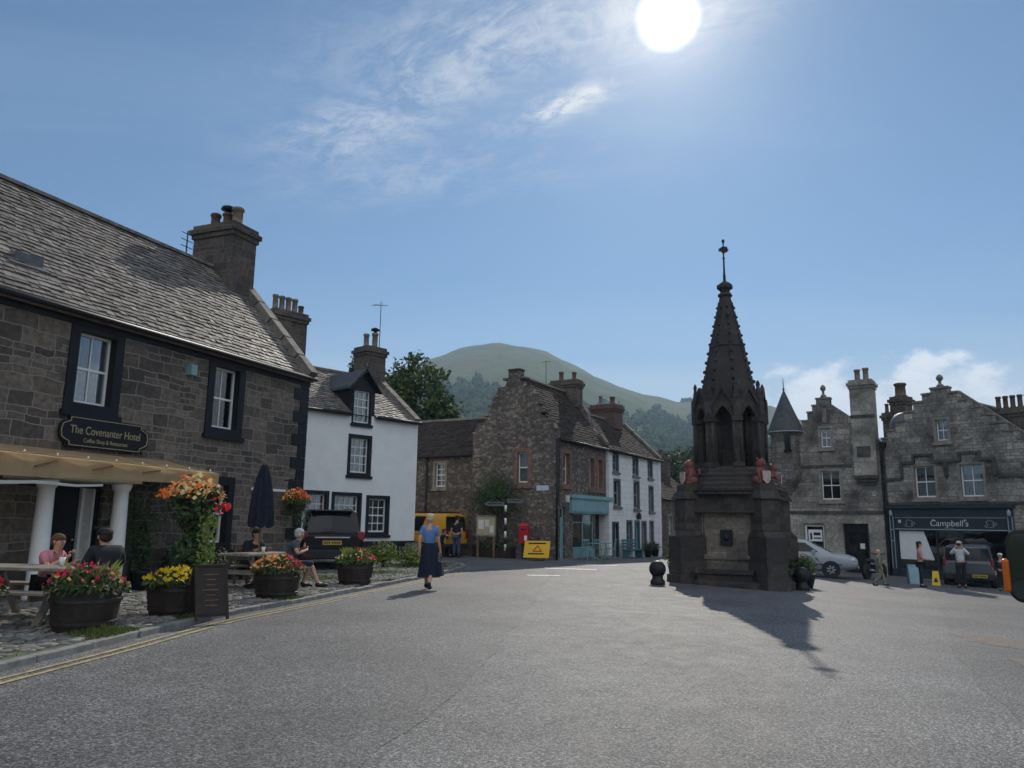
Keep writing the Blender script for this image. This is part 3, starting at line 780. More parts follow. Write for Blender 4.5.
def slates(mb, x0, x1, ye, ze, yr, zr, course=.19, wd=.28, th=.016, T=None, xr0=None, xr1=None, m=0):
    mb.T = T; L = hypot(yr-ye, zr-ze); uy, uz = (yr-ye)/L, (zr-ze)/L; ny, nz = -uz, uy
    if ny*(ye-yr) < 0 and nz < 0: ny, nz = -ny, -nz
    if nz < 0: ny, nz = -ny, -nz
    xr0 = x0 if xr0 is None else xr0; xr1 = x1 if xr1 is None else xr1; n = int(L/course)
    for i in range(n):
        c = course*(1+.25*(1-i/n)); s0 = L*i/n-.02; s1 = min(L, L*(i+1)/n+.03); f = i/n
        xa = x0+(xr0-x0)*f; xb = x1+(xr1-x1)*f; x = xa-random.uniform(0, wd)
        while x < xb:
            w_ = wd*random.uniform(.75, 1.25); a = max(x+.007, xa); b = min(x+w_-.007, xb); x += w_
            if b-a < .03: continue
            l0 = th*1.7+random.uniform(-.006, .012); ds = random.uniform(-.035, .03); l1 = .001
            def P(xx, s_, l): return (xx, ye+uy*s_+ny*l, ze+uz*s_+nz*l)
            j = random.uniform(-.007, .007)
            i = [mb.v(q) for q in (P(a, s0+ds, l0+j), P(b, s0+ds, l0-j), P(b, s1, l1), P(a, s1, l1), P(a, s0+ds, -.01), P(b, s0+ds, -.01))]
            mb.fi(i[:4], m); mb.fi((i[4], i[5], i[1], i[0]), m); mb.fi((i[0], i[3], i[4]), m); mb.fi((i[1], i[5], i[2]), m)
    mb.T = None
def deck(mb, x0, x1, ye, ze, yr, zr, T=None, m=0, t=.09):
    mb.T = T; L = hypot(yr-ye, zr-ze); ny, nz = -(zr-ze)/L, (yr-ye)/L
    if nz < 0: ny, nz = -ny, -nz
    q = .004
    mb.hexa([(x0, ye-ny*t, ze-nz*t), (x1, ye-ny*t, ze-nz*t), (x1, yr-ny*t, zr-nz*t), (x0, yr-ny*t, zr-nz*t), (x0, ye-ny*q, ze-nz*q), (x1, ye-ny*q, ze-nz*q), (x1, yr-ny*q, zr-nz*q), (x0, yr-ny*q, zr-nz*q)], m)
    mb.T = None
def roof(B, x0, x1, ye, ze, yr, zr, ye2, ze2, mat, T=None, course=.19, wd=.28, parent=None, th=.016):
    mb = B.mb(); deck(mb, x0, x1, ye, ze, yr, zr, T); deck(mb, x0, x1, ye2, ze2, yr, zr, T)
    slates(mb, x0, x1, ye, ze, yr, zr, course, wd, th, T); slates(mb, x0, x1, ye2, ze2, yr, zr, course*1.6, wd*1.6, th, T)
    o = B.add('roof', mb, M[mat], parent)
    mb = B.mb(T); mb.box(x0, x1, yr-.11, yr+.11, zr-.02, zr+.06); mb.tube([(x0, yr, zr+.05), (x1, yr, zr+.05)], .06, 8)
    B.add('ridge', mb, M['coping'], o)
    return o
def pot(B, parent, x, y, z, h, r=.13, m='buff_pot', cowl=False):
    mb = B.mb(); mb.lathe((x, y, 0), [(r*1.15, z-.03), (r*1.1, z+.07), (r*.93, z+.1), (r*.88, z+h*.82), (r*1.08, z+h*.84), (r*1.1, z+h*.95), (r*.98, z+h), (r*.75, z+h), (r*.7, z+h-.25)], 14)
    o = B.add('chimney_pot', mb, M[m], parent)
    if cowl:
        mb = B.mb(); mb.lathe((x, y, 0), [(r*.5, z+h-.05), (r*.5, z+h+.1), (r*1.5, z+h+.12), (r*1.3, z+h+.2), (r*.3, z+h+.26)], 12); B.add('cowl', mb, M['iron'], parent)
    return o
def chimney(B, x0, x1, y0, y1, z0, z1, pots=(), m='chim_stone', capm=None, parent=None):
    mb = B.mb(); mb.box(x0, x1, y0, y1, z0, z1-.42); c = 1 if capm else 0
    mb.box(x0-.05, x1+.05, y0-.05, y1+.05, z1-.42, z1-.28, c); mb.box(x0-.11, x1+.11, y0-.11, y1+.11, z1-.28, z1-.14, c); mb.box(x0-.03, x1+.03, y0-.03, y1+.03, z1-.14, z1, c)
    o = B.add('chimney', mb, [M[m], M[capm or m]], parent)
    for p in pots: pot(B, o, p[0], p[1], z1, *p[2:])
    return o
def skew(B, x, pts, wd=.32, ht=.16, m='coping', parent=None, T=None):
    mb = B.mb(T)
    for (y0, z0), (y1, z1) in zip(pts, pts[1:]):
        n = max(1, int(hypot(y1-y0, z1-z0)/.75))
        for k in range(n):
            a, b = k/n, (k+1)/n-.012
            mb.bar((x, y0+(y1-y0)*a, z0+(z1-z0)*a), (x, y0+(y1-y0)*b, z0+(z1-z0)*b), wd, ht)
    return B.add('skew', mb, M[m], parent)
def pipe(B, pts, r=.05, m='iron', name='drain_pipe', T=None):
    mb = B.mb(T); mb.tube(pts, r, 8)
    for z in np.arange(pts[-1][2]+.5, pts[0][2], 1.6): mb.tube([(pts[0][0], pts[0][1], z), (pts[0][0], pts[0][1], z+.08)], r*1.35, 8)
    return B.add(name, mb, M[m])
def gutter(B, x0, x1, y, z, m='iron', r=.065, T=None):
    mb = B.mb(T); mb.tube([(x0, y, z), (x1, y, z)], r, 8); return B.add('gutter', mb, M[m])
def steps_profile(half, z_base, z_top, n, cap, centre=None):
    # crowsteps: rises then treads towards a flat cap
    c = half if centre is None else centre; L = []; w_ = (c-cap)/n; h = (z_top-z_base)/n
    for i in range(n): L += [(w_*i, z_base+h*(i+1) if i else z_base+h), (w_*(i+1), z_base+h*(i+1))]
    L += [(c-cap, z_top+h), (c+cap, z_top+h)]
    return L, w_, h
# ------------------------------------------------------------------ the inn on the left
inn = Bld('inn_building', 'long dark stone two-storey inn with black trim, slate roof and white-framed sash windows', 'inn', INN_O, 22)
X1 = -.33; ID = 5.8; EZ = 5.5
iw = [(-7.70, -6.84, 3.70, 5.14), (-4.0, -3.14, 3.65, 5.16), (-4.22, -3.24, .92, 2.30), (-11.6, -10.7, 3.7, 5.14), (-13.4, -12.4, .9, 2.3), (-10.9, -9.9, .9, 2.2)]
door = (-8.05, -6.75, .05, 2.15)
mb = inn.mb()
wall(mb, T_front(), [(-17, EZ), (X1, EZ)], -.3, iw+[door], .4)
gab = [(0, EZ), (2.9, 8.75), (5.8, EZ)]
T_in_r = lambda p: (X1-p[1], p[0], p[2])
gable(mb, T_in_r, ID, EZ, 8.75, -.3); gable(mb, lambda p: (-17+p[1], p[0], p[2]), ID, EZ, 8.75, -.3)
wall(mb, T_back(ID), [(-17, EZ), (X1, EZ)], -.3, [], .3)
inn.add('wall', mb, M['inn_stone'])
mb = inn.mb(); mb.box(-16.6, X1-.4, .45, 5.4, 2.75, 2.85); inn.add('upper_floor', mb, M['timber'])
for k, q in enumerate(iw):
    window(inn, T_front(), *q, cols=2, rows=1, sur=.2, surm='black_paint', blind='curtain' if k in (0, 1) else .35, dep=.15, sill=True)
# black eaves board deepened to paint in the shadow below, quoins painted black
mb = inn.mb(); mb.box(-17, X1+.03, -.05, .02, 5.24, 5.52); mb.box(-17, X1+.03, -.18, -.05, 5.42, 5.53); inn.add('fascia_shade_band', mb, M['black_paint'])
mb = inn.mb(); z = 0
for k in range(17):
    h = .32; L = .62 if k % 2 else .34
    mb.box(X1-L, X1+.022, -.022, .62 if not k % 2 else .36, z+.004, z+h-.006); z += h
inn.add('quoins', mb, M['black_paint'])
roof(inn, -17, X1-.02, -.22, 5.40, 2.9, 8.80, ID+.2, 5.4, 'slate', course=.15, wd=.22, th=.018)
gutter(inn, -17, X1-.02, -.27, 5.42)
skew(inn, X1-.12, [(-.22, 5.55), (2.9, 8.98), (6.0, 5.55)], .34, .2)
ch = chimney(inn, -1.45, -.45, 2.15, 3.65, 7.6, 10.15, [(-.95, 2.5, .62, .17, 'buff_pot'), (-.95, 3.35, .55, .15, 'clay_pot'), (-.95, 2.88, .5, .15, 'clay_pot', True)])
mb = inn.mb(); mb.box(-8.75, -8.2, .6, .95, 6.30, 6.52); mb.hexa([(-8.95, .5, 6.2), (-8.1, .5, 6.2), (-8.1, .8, 6.42), (-8.95, .8, 6.42), (-8.95, .48, 6.24), (-8.1, .48, 6.24), (-8.1, .8, 6.46), (-8.95, .8, 6.46)]); inn.add('roof_vent', mb, M['lead']); mb = inn.mb(); mb.box(-9.55, -9.4, .55, .75, 6.25, 6.52); inn.add('roof_vent', mb, M['lead'])
mb = inn.mb(); mb.tube([(-1.5, 3.6, 9.2), (-1.75, 3.6, 9.2), (-1.75, 3.6, 9.9)], .02, 6)
for z in (9.4, 9.6, 9.8): mb.tube([(-1.98, 3.6, z), (-1.52, 3.6, z)], .012, 6)
inn.add('aerial', mb, M['iron'])
mb = inn.mb(); mb.box(-4.9, -4.72, -.16, 0, 4.75, 5.0); inn.add('alarm_box', mb, M['teal_paint'])
# porch: two white columns, dark door with side light
for x in (-8.62, -7.04):
    mb = inn.mb(); mb.lathe((x, -.8, 0), [(.19, .05), (.19, .15), (.155, .2), (.15, 1.0), (.13, 1.98), (.16, 2.02), (.18, 2.08), (.18, 2.14)], 18); inn.add('column', mb, M['white_paint'])
mb = inn.mb(); mb.box(-8.9, -6.75, -1.0, -.03, 2.15, 2.36); inn.add('porch_lintel', mb, M['white_paint'])
mb = inn.mb(); a0, a1, z0, z1 = door
mb.box(a0+.01, a0+.09, .1, .25, z0, z1-.01); mb.box(a1-.09, a1-.01, .1, .25, z0, z1-.01); mb.box(a0+.09, a1-.09, .1, .25, z1-.09, z1-.01)
mb.box(a0+.09, a1-.46, .15, .2, z0, z1-.09)
for zz in (z0+.15, z0+.95): mb.box(a0+.2, a1-.58, .135, .15, zz, zz+.7)
dr = inn.add('door', mb, M['black_paint'])
mb = inn.mb(); mb.box(a1-.40, a1-.34, .12, .2, z0, z1-.09); mb.box(a1-.15, a1-.10, .12, .2, z0, z1-.09); inn.add('side_light_frame', mb, M['white_paint'], dr)
mb = inn.mb(); mb.box(a1-.34, a1-.15, .15, .16, z0+.5, z1-.1); inn.add('pane', mb, M['curtain'], dr)
mb = inn.mb(); mb.ell((a1-.52, .12, z0+1.0), (.03, .03, .03)); inn.add('handle', mb, M['metal'], dr)
# canopy over the terrace
def on_inn(x, y, z=0):
    ca, sa = sin(IA), cos(IA)
    return (INN_O[0]+x*ca-y*sa, INN_O[1]+x*sa+y*ca, z)
cn_ = thing('terrace_canopy', 'tan canvas canopy with a straight valance along the front of the inn above the door', 'canopy', on_inn(-9, -.65), radians(68))
def cb(): return MB(None, (9, .65, 0))
mb = cb(); mb.hexa([(-16, -1.3, 2.56), (-5.0, -1.3, 2.44), (-5.0, -.02, 2.72), (-16, -.02, 2.78), (-16, -1.3, 2.575), (-5.0, -1.3, 2.455), (-5.0, -.02, 2.735), (-16, -.02, 2.795)]); mb.build('canvas_top', M['canvas'], cn_)
mb = cb(); n = 64
def vz(x): t = (x+16)/11; return 2.57-.12*t, 2.03+.19*t
for k in range(n):
    xa, xb = -16+11*k/n, -16+11*(k+1)/n; ya = -1.315+.012*sin(k*1.1); yb = -1.315+.012*sin((k+1)*1.1)
    mb.face([(xa, ya, vz(xa)[1]), (xb, yb, vz(xb)[1]), (xb, yb, vz(xb)[0]), (xa, ya, vz(xa)[0])], 0, True)
mb.build('valance', M['canvas'], cn_)
for k in range(9):
    x = -15.6+k*1.3; mb = cb(); mb.bar((x, -.03, 2.71), (x+.02, -1.28, 2.49-.01*k), .045, .09); mb.build('rafter', M['timber'], cn_)
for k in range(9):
    x = -14.6+k*1.12; mb = cb(); mb.bar((x-.3, -1.335, vz(x)[1]+.16), (x+.12, -1.335, vz(x)[0]-.05), .03, .012, 0, (0, 1, 0)); mb.build('rafter_shadow_bar', M['timber'], cn_)  # dark bars stand in for the rafters' shadows on the canvas
for x in (-15.5, -12.0, -5.15): mb = cb(); mb.box(x-.05, x+.05, -1.27, -1.17, .05, 2.42); mb.build('post', M['timber'], cn_)
mb = cb(); mb.box(-16, -5.05, -1.28, -1.18, 2.36, 2.42); mb.build('beam', M['timber_pale'], cn_)
mb = cb(); m_ = 30
for k in range(m_):
    xa, xb = -16+8.1*k/m_, -16+8.1*(k+1)/m_
    za, zb = 2.09-.03*sin(k*.62)**2, 2.09-.03*sin((k+1)*.62)**2; q0, q1 = .13-.09*k/m_, .13-.09*(k+1)/m_
    mb.hexa([(xa, -1.30, za-q0), (xb, -1.30, zb-q1), (xb, -1.20, zb-q1+.01), (xa, -1.20, za-q0+.01), (xa, -1.30, za), (xb, -1.30, zb), (xb, -1.20, zb), (xa, -1.20, za)])
mb.build('rolled_awning', M['white_canvas'], cn_)
# fairy-light bulbs along the top of the canopy, a strip of festoon cable
mb = cb(); P = [(-15.8+k*.3, -1.33, 2.60-.118*(k*.3)/11-.012*(k % 2)) for k in range(36)]
mb.tube(P, .006, 5)
for k in range(1, 36, 2): mb.ell((P[k][0], -1.335, P[k][2]+.03), (.018, .018, .028), 1, 6, 5)
tag(mb.build('festoon_cable', [M['iron'], M['white_paint']]), 'string of small white bulbs on a cable along the top edge of the canopy', 'string lights')
bpy.data.objects['festoon_cable'].location = cn_.location; bpy.data.objects['festoon_cable'].rotation_euler = cn_.rotation_euler
# the painted name board
sg = thing('hotel_sign', 'black shaped name board with gold hotel lettering between the canopy and an upper window', 'sign', on_inn(-6.92, -.05, 2.84), radians(68))
def board(w_, h, r):
    P = []
    for sx, sz in ((1, 1), (-1, 1), (-1, -1), (1, -1)):
        q = [(w_/2-r, h/2), (w_/2-r, h/2-.07)]+[(w_/2-r+r*sin(a), h/2-.07-(h/2-.07)*(1-cos(a))) for a in (pi/6, pi/3, pi/2)]
        q = [(x*sx, z*sz) for x, z in q]
        if sx*sz < 0: q = q[::-1]
        P += q if sx*sz < 0 else q
    Q = []
    def quarter(): return [(w_/2-r, h/2), (w_/2-r, h/2-.07), (w_/2-r+r*.55, h/2-.11), (w_/2-r*.12, h*.22), (w_/2, 0)]
    q = quarter()
    Q = q+[(x, -z) for x, z in q[-2::-1]]+[(-x, -z) for x, z in q]+[(-x, z) for x, z in q[-2::-1]]
    return Q[::-1]
mb = MB(); mb.extr([(x, z+.29) for x, z in board(2.12, .60, .2)], -.05, 0); mb.build('board', M['black_paint'], sg)
Q = board(2.04, .54, .19); mb = MB()
for a, b in zip(Q, Q[1:]+Q[:1]): mb.bar((a[0], -.056, a[1]+.29), (b[0], -.056, b[1]+.29), .014, .016, 0, (0, 1, 0))
gold = plain('gold_letters', (.36, .30, .17), .5, .15, 8); mb.build('border', gold, sg)
text_mesh('The Covenanter Hotel', .225, 'lettering', gold, sg, (0, -.053, .32), (pi/2, 0, 0), .004, sx=.80)
text_mesh('Coffee Shop & Restaurant', .115, 'lettering', gold, sg, (0, -.053, .13), (pi/2, 0, 0), .004, sx=.86)
mb = MB(); mb.bar((-.9, .02, .05), (-.9, -.06, -.02), .03, .03); mb.bar((.9, .02, .05), (.9, -.06, -.02), .03, .03); mb.build('bracket', M['iron'], sg)
sp_ = thing('bracket_light', 'small white strip light on an arm over the terrace wall beside the folded parasol', 'light', on_inn(-1.9, 0, 2.2), radians(68))
mb = MB(); mb.bar((-.65, -.14, .05), (.65, -.14, .05), .06, .06); mb.bar((0, 0, .05), (0, -.14, .05), .03, .03, 0, (1, 0, 0)); mb.build('lamp_bar', M['white_paint'], sp_)

# ------------------------------------------------------------------ the white house behind the dark car
wh = Bld('white_house', 'white rendered two-storey house with black-framed windows, slate roof and a gabled dormer', 'house', (-3.97, 32.5), 42)
ww = [(-2.42, -1.5, 1.04, 2.36, 3, 2), (-4.05, -2.9, 1.04, 2.43, 4, 2), (-5.32, -4.42, 1.04, 2.45, 3, 2), (-3.42, -2.53, 3.32, 4.70, 3, 2), (-6.65, -5.75, 3.32, 4.70, 3, 2)]
WD = 5.6; WE = 5.62
mb = wh.mb(); wall(mb, T_front(), [(-9, WE), (-3.46, WE), (-3.46, 5.62), (-2.36, 5.62), (-2.36, WE), (0, WE)], -.3, [q[:4] for q in ww]+[(-3.4, -2.54, 5.26, 5.62)], .4)
wg = [(0, WE), (2.8, 7.75), (5.6, WE)]
gable(mb, lambda p: (-p[1], p[0], p[2]), 5.6, WE, 7.75, -.3); gable(mb, lambda p: (-9+p[1], p[0], p[2]), 5.6, WE, 7.75, -.3); wall(mb, T_back(WD), [(-9, WE), (0, WE)], -.3, [], .3)
wh.add('wall', mb, M['harl_white'])
for q in ww: window(wh, T_front(), *q, sur=.125, surm='navy_paint', dep=.12, bar=.03, blind='curtain' if q[2] > 3 else None)
mb = wh.mb(); mb.box(-9, .025, -.025, .02, -.3, .70); mb.box(-.3, .024, -.02, WD, -.3, .698); wh.add('base_band', mb, M['navy_paint'])
def wroof(x0, x1, y0):
    z0 = 5.58+(y0+.16)*(7.78-5.58)/2.96
    m_ = wh.mb(); deck(m_, x0, x1, y0, z0, 2.8, 7.78); slates(m_, x0, x1, y0, z0, 2.8, 7.78, .16, .23, .018); return m_
mb = wh.mb()
for q in ((-9, -3.5, -.16), (-2.34, -.04, -.16), (-3.5, -2.34, 1.25)):
    k = wroof(*q); n0 = len(mb.V); mb.V += k.V; mb.Fc += [tuple(i+n0 for i in f) for f in k.Fc]; mb.M += k.M; mb.S += k.S
deck(mb, -9, -.04, WD+.1, 5.58, 2.8, 7.78); slates(mb, -9, -.04, WD+.1, 5.58, 2.8, 7.78, .3, .45, .02)
rf = wh.add('roof', mb, M['slate'])
mb = wh.mb(); mb.box(-9, -.04, 2.69, 2.91, 7.76, 7.84); mb.tube([(-9, 2.8, 7.83), (-.04, 2.8, 7.83)], .06, 8); wh.add('ridge', mb, M['coping'], rf)
gutter(wh, -9, -3.55, -.2, 5.57); gutter(wh, -2.3, 0, -.2, 5.57)
skew(wh, -.12, [(-.1, 5.70), (2.8, 7.92), (5.7, 5.7)], .3, .14)
# wall-head dormer
dm = wh.mb(); dz0, dz1, da = 5.62, 6.74, 7.42
wall(dm, lambda p: p, [(-3.5, dz1), (-2.92, da-.12), (-2.34, dz1)], 5.62, [(-3.4, -2.54, 5.62, 6.62)], .3); dm.T = None
dm.face([(-3.5, .3, 5.6), (-3.5, 1.5, 6.76), (-3.5, 1.5, dz1), (-3.5, .3, dz1)]); dm.face([(-2.34, .3, 5.6), (-2.34, 1.5, 6.76), (-2.34, 1.5, dz1), (-2.34, .3, dz1)])
do = wh.add('dormer', dm, M['navy_paint'], None)
mb = wh.mb()
for x0, x1 in ((-3.66, -2.92), (-2.18, -2.92)):
    mb.hexa([(x0, -.12, dz1-.14), (x0, 2.3, dz1-.14), (x1, 2.3, da-.04), (x1, -.12, da-.04), (x0, -.12, dz1-.04), (x0, 2.3, dz1-.04), (x1, 2.3, da+.06), (x1, -.12, da+.06)])
wh.add('dormer_roof', mb, M['slate_grey'], do)
mb = wh.mb(); mb.bar((-3.68, -.14, dz1-.2), (-2.92, -.14, da-.02), .03, .17, 0, (0, 1, 0)); mb.bar((-2.16, -.14, dz1-.2), (-2.92, -.14, da-.02), .03, .17, 0, (0, 1, 0)); mb.tube([(-2.92, -.14, da-.1), (-2.92, -.14, da+.28)], [.035, .02], 8); wh.add('bargeboard', mb, M['navy_paint'], do)
window(wh, T_front(), -3.385, -2.555, 5.29, 6.60, 3, 2, sur=.06, surm='navy_paint', dep=.1, blind='curtain')
c1 = chimney(wh, -1.08, -.06, 2.3, 3.25, 6.9, 9.15, [(-.82, 2.78, .62, .13, 'buff_pot'), (-.34, 2.78, .75, .14, 'buff_pot', True)], m='chim_stone')
mb = wh.mb(); mb.tube([(-.3, 2.5, 9.0), (-.3, 2.5, 11.35)], .018, 6); mb.tube([(-.75, 2.5, 11.1), (.1, 2.5, 11.25)], .014, 6)
for t in range(6): x = -.7+t*.14; mb.tube([(x, 2.3+.02*t, 11.1+.025*t), (x, 2.7-.02*t, 11.1+.025*t)], .008, 5)
wh.add('aerial', mb, M['iron'], c1)
chimney(wh, -5.72, -4.22, 2.3, 3.15, 6.9, 9.85, [(-5.5+.30*k, 2.72, .66 if k < 4 else .42, .12, 'buff_pot' if k < 4 else 'clay_pot') for k in range(5)], m='chim_stone')
mb = wh.mb(); mb.box(-.55, .0, -.5, -.07, .0, .62); wh.add('step_block', mb, M['coping'])

# ------------------------------------------------------------------ stone house with the crowstepped gable, shop on the street
GO = (1.98, 33.8); GAZ = 30
gh = Bld('crowstep_house', 'brown rubble stone house with a tall crowstepped gable and a pale blue shopfront', 'house', GO, GAZ, -.08)
GL = 5.97; GD = 4.36; GE = 5.2
gwin = [(.72, 1.42, 3.24, 4.6), (3.58, 4.10, 3.2, 4.6), (4.58, 5.1, 3.2, 4.6)]
gopen = [(.12, .9, -.1, 2.22), (1.72, 4.06, .35, 1.97), (4.22, 5.6, -.1, 1.97)]
mb = gh.mb(); wall(mb, T_front(), [(.42, GE), (GL-.42, GE)], -.6, gwin+gopen, .4)
st, sw, sh = steps_profile(GD/2, 5.15, 8.0, 7, .3)
st = st+[(GD-x, z) for x, z in st[::-1]]
gg_hole = (1.41, 1.95, 3.26, 4.62)
wall(mb, T_left(), st, -.6, [gg_hole], .42); wall(mb, lambda p: (GL-p[1], p[0], p[2]), st, -.6, [], .42); wall(mb, T_back(GD), [(.4, GE), (GL-.4, GE)], -.6, [], .3)
gh.add('wall', mb, M['rubble'])
mb = gh.mb(); mb.box(.45, GL-.45, .45, GD-.35, 2.85, 2.95); gh.add('upper_floor', mb, M['timber'])
mb = gh.mb()
for (x, z), (x2, z2) in zip(st, st[1:]):
    if abs(z-z2) < 1e-6: mb.box(-.03, .45, x-.02, x2+.02, z+.003, z+.09)
gh.add('crowsteps', mb, M['rubble'])
for q in gwin: window(gh, T_front(), *q, cols=1, sur=.17, surm='red_sandstone', proud=.012, dep=.2, blind=.5)
window(gh, T_left(), *gg_hole, cols=1, rows=1, sur=.19, surm='red_sandstone', proud=.012, dep=.14, blind=.5)
roof(gh, .40, GL-.42, -.14, 5.14, GD/2, 8.2, GD+.14, 5.14, 'slate_brown', course=.17, wd=.24)
gutter(gh, .0, GL, -.19, 5.14)
pipe(gh, [(-.06, -.08, 5.15), (-.06, -.08, -.1)], .055)
chimney(gh, GL-.75, GL-.02, 1.45, 2.95, 7.4, 8.85, [(GL-.4, 1.75, .42, .12, 'clay_pot'), (GL-.4, 2.5, .5, .13, 'clay_pot')], m='chim_stone')
mb = gh.mb(); mb.tube([(3.2, 2.18, 8.15), (3.2, 2.18, 9.5)], .016, 6); mb.tube([(2.9, 2.18, 9.35), (3.5, 2.18, 9.5)], .012, 6)
for t in range(4): mb.tube([(3.0+t*.13, 2.0, 9.38+t*.03), (3.0+t*.13, 2.36, 9.38+t*.03)], .008, 5)
gh.add('aerial', mb, M['iron'])
sf = gh.mb(); sf.box(1.3, 5.95, -.16, -.01, 2.03, 2.62); sf.box(1.22, 5.99, -.24, -.01, 2.62, 2.78); sf.box(1.3, 5.95, -.12, -.01, 1.95, 2.03)
so_ = gh.add('shop_fascia', sf, M['teal_paint'])
mb = gh.mb()
for x in (1.73, 2.86, 3.98): mb.box(x, x+.07, .06, .14, .36, 1.96)
mb.box(1.8, 3.98, .07, .13, 1.90, 1.96); mb.box(1.8, 3.98, .07, .13, .36, .43); mb.box(1.8, 3.98, .08, .12, 1.52, 1.56); mb.box(1.73, 4.05, -.02, .06, -.05, .35)
ws = gh.add('shop_window', mb, M['teal_paint']); mb = gh.mb(); mb.box(1.8, 3.98, .095, .105, .43, 1.9); gh.add('pane', mb, M['shop_glass'], ws)
mb = gh.mb(); mb.box(1.9, 3.9, .5, 1.2, .55, .62)
for k in range(9): x = 2.0+k*.22; mb.box(x, x+random.uniform(.08, .15), .6, .8, .625, .625+random.uniform(.15, .4))
gh.add('window_display', mb, M['curtain'], ws)
mb = gh.mb(); mb.box(.13, .2, .1, .2, -.1, 2.2); mb.box(.82, .89, .1, .2, -.1, 2.2); mb.box(.2, .82, .1, .2, 2.12, 2.2); mb.box(.2, .82, .12, .18, 1.70, 1.76); mb.box(.2, .82, .13, .17, -.08, 1.7)
for z in (.1, .85): mb.box(.28, .74, .118, .13, z, z+.62)
dd = gh.add('door', mb, M['teal_paint']); mb = gh.mb(); mb.box(.2, .82, .145, .155, 1.76, 2.12); gh.add('pane', mb, M['dark_glass'], dd)
mb = gh.mb(); mb.ell((.76, .1, .9), (.03, .03, .03)); gh.add('handle', mb, M['metal'], dd)
mb = gh.mb(); mb.box(4.23, 5.59, .9, .96, -.08, 1.96); mb.box(4.5, 4.56, .88, .9, 0, 1.9); mb.box(5.2, 5.26, .88, .9, 0, 1.9); gh.add('recessed_door', mb, plain('maroon', (.07, .025, .025), .5, .2, 4))
mb = gh.mb(); mb.box(.95, 1.12, -.12, 0, 2.42, 2.72); gh.add('alarm_box', mb, M['cream_paint'])
mb = gh.mb(T_left()); mb.box(.35, .95, -.02, .0, 2.9, 3.12); gh.add('street_nameplate', mb, plain('plate', (.5, .58, .66), .4, .1, 5))
mb = gh.mb(); mb.bar((-.02, -.05, -.08), (GL, -.05, -.08), .3, .1); gh.add('plinth', mb, M['coping'])

WO = (1.98-12*.866, 33.8+12*.5)
wg_ = Bld('stone_wing', 'low brown stone wing with a dark slate roof behind the yellow van', 'house', WO, 120)
hole = (5.5, 6.1, 3.12, 4.26)
mb = wg_.mb(); wall(mb, T_front(), [(0, 4.62), (7.62, 4.62)], -.3, [hole], .4); g_ = [(0, 4.62), (2.5, 6.62), (5, 4.62)]
gable(mb, T_left(), 5, 4.62, 6.62, -.3); gable(mb, lambda p: (7.62-p[1], p[0], p[2]), 5, 4.62, 6.62, -.3); wall(mb, T_back(5), [(0, 4.62), (7.62, 4.62)], -.3, [], .3); wg_.add('wall', mb, M['rubble_wing'])
window(wg_, T_front(), *hole, cols=2, rows=2, sur=.1, surm='sandstone', proud=.01, dep=.15)
roof(wg_, -.05, 7.62, -.15, 4.56, 2.5, 6.64, 5.15, 4.56, 'slate_brown', course=.17, wd=.24)
gutter(wg_, 0, 7.6, -.2, 4.56); pipe(wg_, [(5.1, -.1, 4.5), (5.1, -.1, 0)], .05)
mb = wg_.mb(); mb.box(6.35, 7.5, -.08, .0, .0, 2.05); mb.box(6.42, 7.43, -.1, -.08, .05, 1.98); wg_.add('garden_door', mb, M['timber'])

# ------------------------------------------------------------------ white three-storey house down the street
w3 = Bld('white_terrace_house', 'narrow white painted three-storey stone house with pale grey windows beside the blue shop', 'house', (4.88, 38.5), 31, -.2)
L3 = 7.36; D3 = 4.4; E3 = 5.16
r3 = [(.56, 1.2, 4.15, 5.0), (3.2, 3.9, 4.1, 4.98), (5.42, 6.05, 4.1, 4.95), (.64, 1.4, 2.42, 3.68), (3.3, 4.02, 2.34, 3.72), (5.5, 6.12, 2.24, 3.56), (2.26, 2.92, .3, 1.62), (4.36, 4.95, .3, 1.6), (5.54, 6.05, .3, 1.62)]
d3 = [(.45, 1.08, -.15, 1.5), (3.36, 3.95, -.15, 1.6)]
mb = w3.mb(); wall(mb, T_front(), [(.02, E3), (L3, E3)], -.8, r3+d3, .4); g_ = [(0, E3), (2.2, 7.3), (4.4, E3)]
gable(mb, lambda p: (L3-p[1], p[0], p[2]), D3, E3, 7.3, -.8); gable(mb, lambda p: (.02+p[1], p[0], p[2]), D3, E3, 7.3, -.8); wall(mb, T_back(D3), [(.02, E3), (L3, E3)], -.8, [], .3); w3.add('wall', mb, M['white_stone'])
for q in r3: window(w3, T_front(), *q, cols=2, rows=1, fm='grey_trim', sur=.09, surm='lead', proud=.012, dep=.13, blind=.4)
for q, m_ in zip(d3, ('dark_paint', 'teal_dark')):
    mb = w3.mb(); a0, a1, z0, z1 = q; mb.box(a0+.01, a1-.01, .15, .2, z0, z1-.01)
    for zz in (z0+.12, z0+.85): mb.box(a0+.1, a1-.1, .135, .15, zz, zz+.6)
    mb.box(a0-.1, a0+.005, -.02, .12, z0, z1+.1); mb.box(a1-.005, a1+.1, -.02, .12, z0, z1+.1); mb.box(a0+.005, a1-.005, -.021, .12, z1-.005, z1+.099)
    dd = w3.add('door', mb, M[m_]); mb = w3.mb(); mb.ell((a1-.08, .12, z0+.8), (.025, .025, .025)); w3.add('handle', mb, M['metal'], dd)
mb = w3.mb(); mb.box(3.55, 3.75, -.22, -.03, 1.74, 1.98); mb.lathe((3.65, -.125, 0), [(.14, 1.98), (.03, 2.12)], 4, 0, False, pi/4); w3.add('door_lantern', mb, M['iron'])
mb = w3.mb(); z = -.2
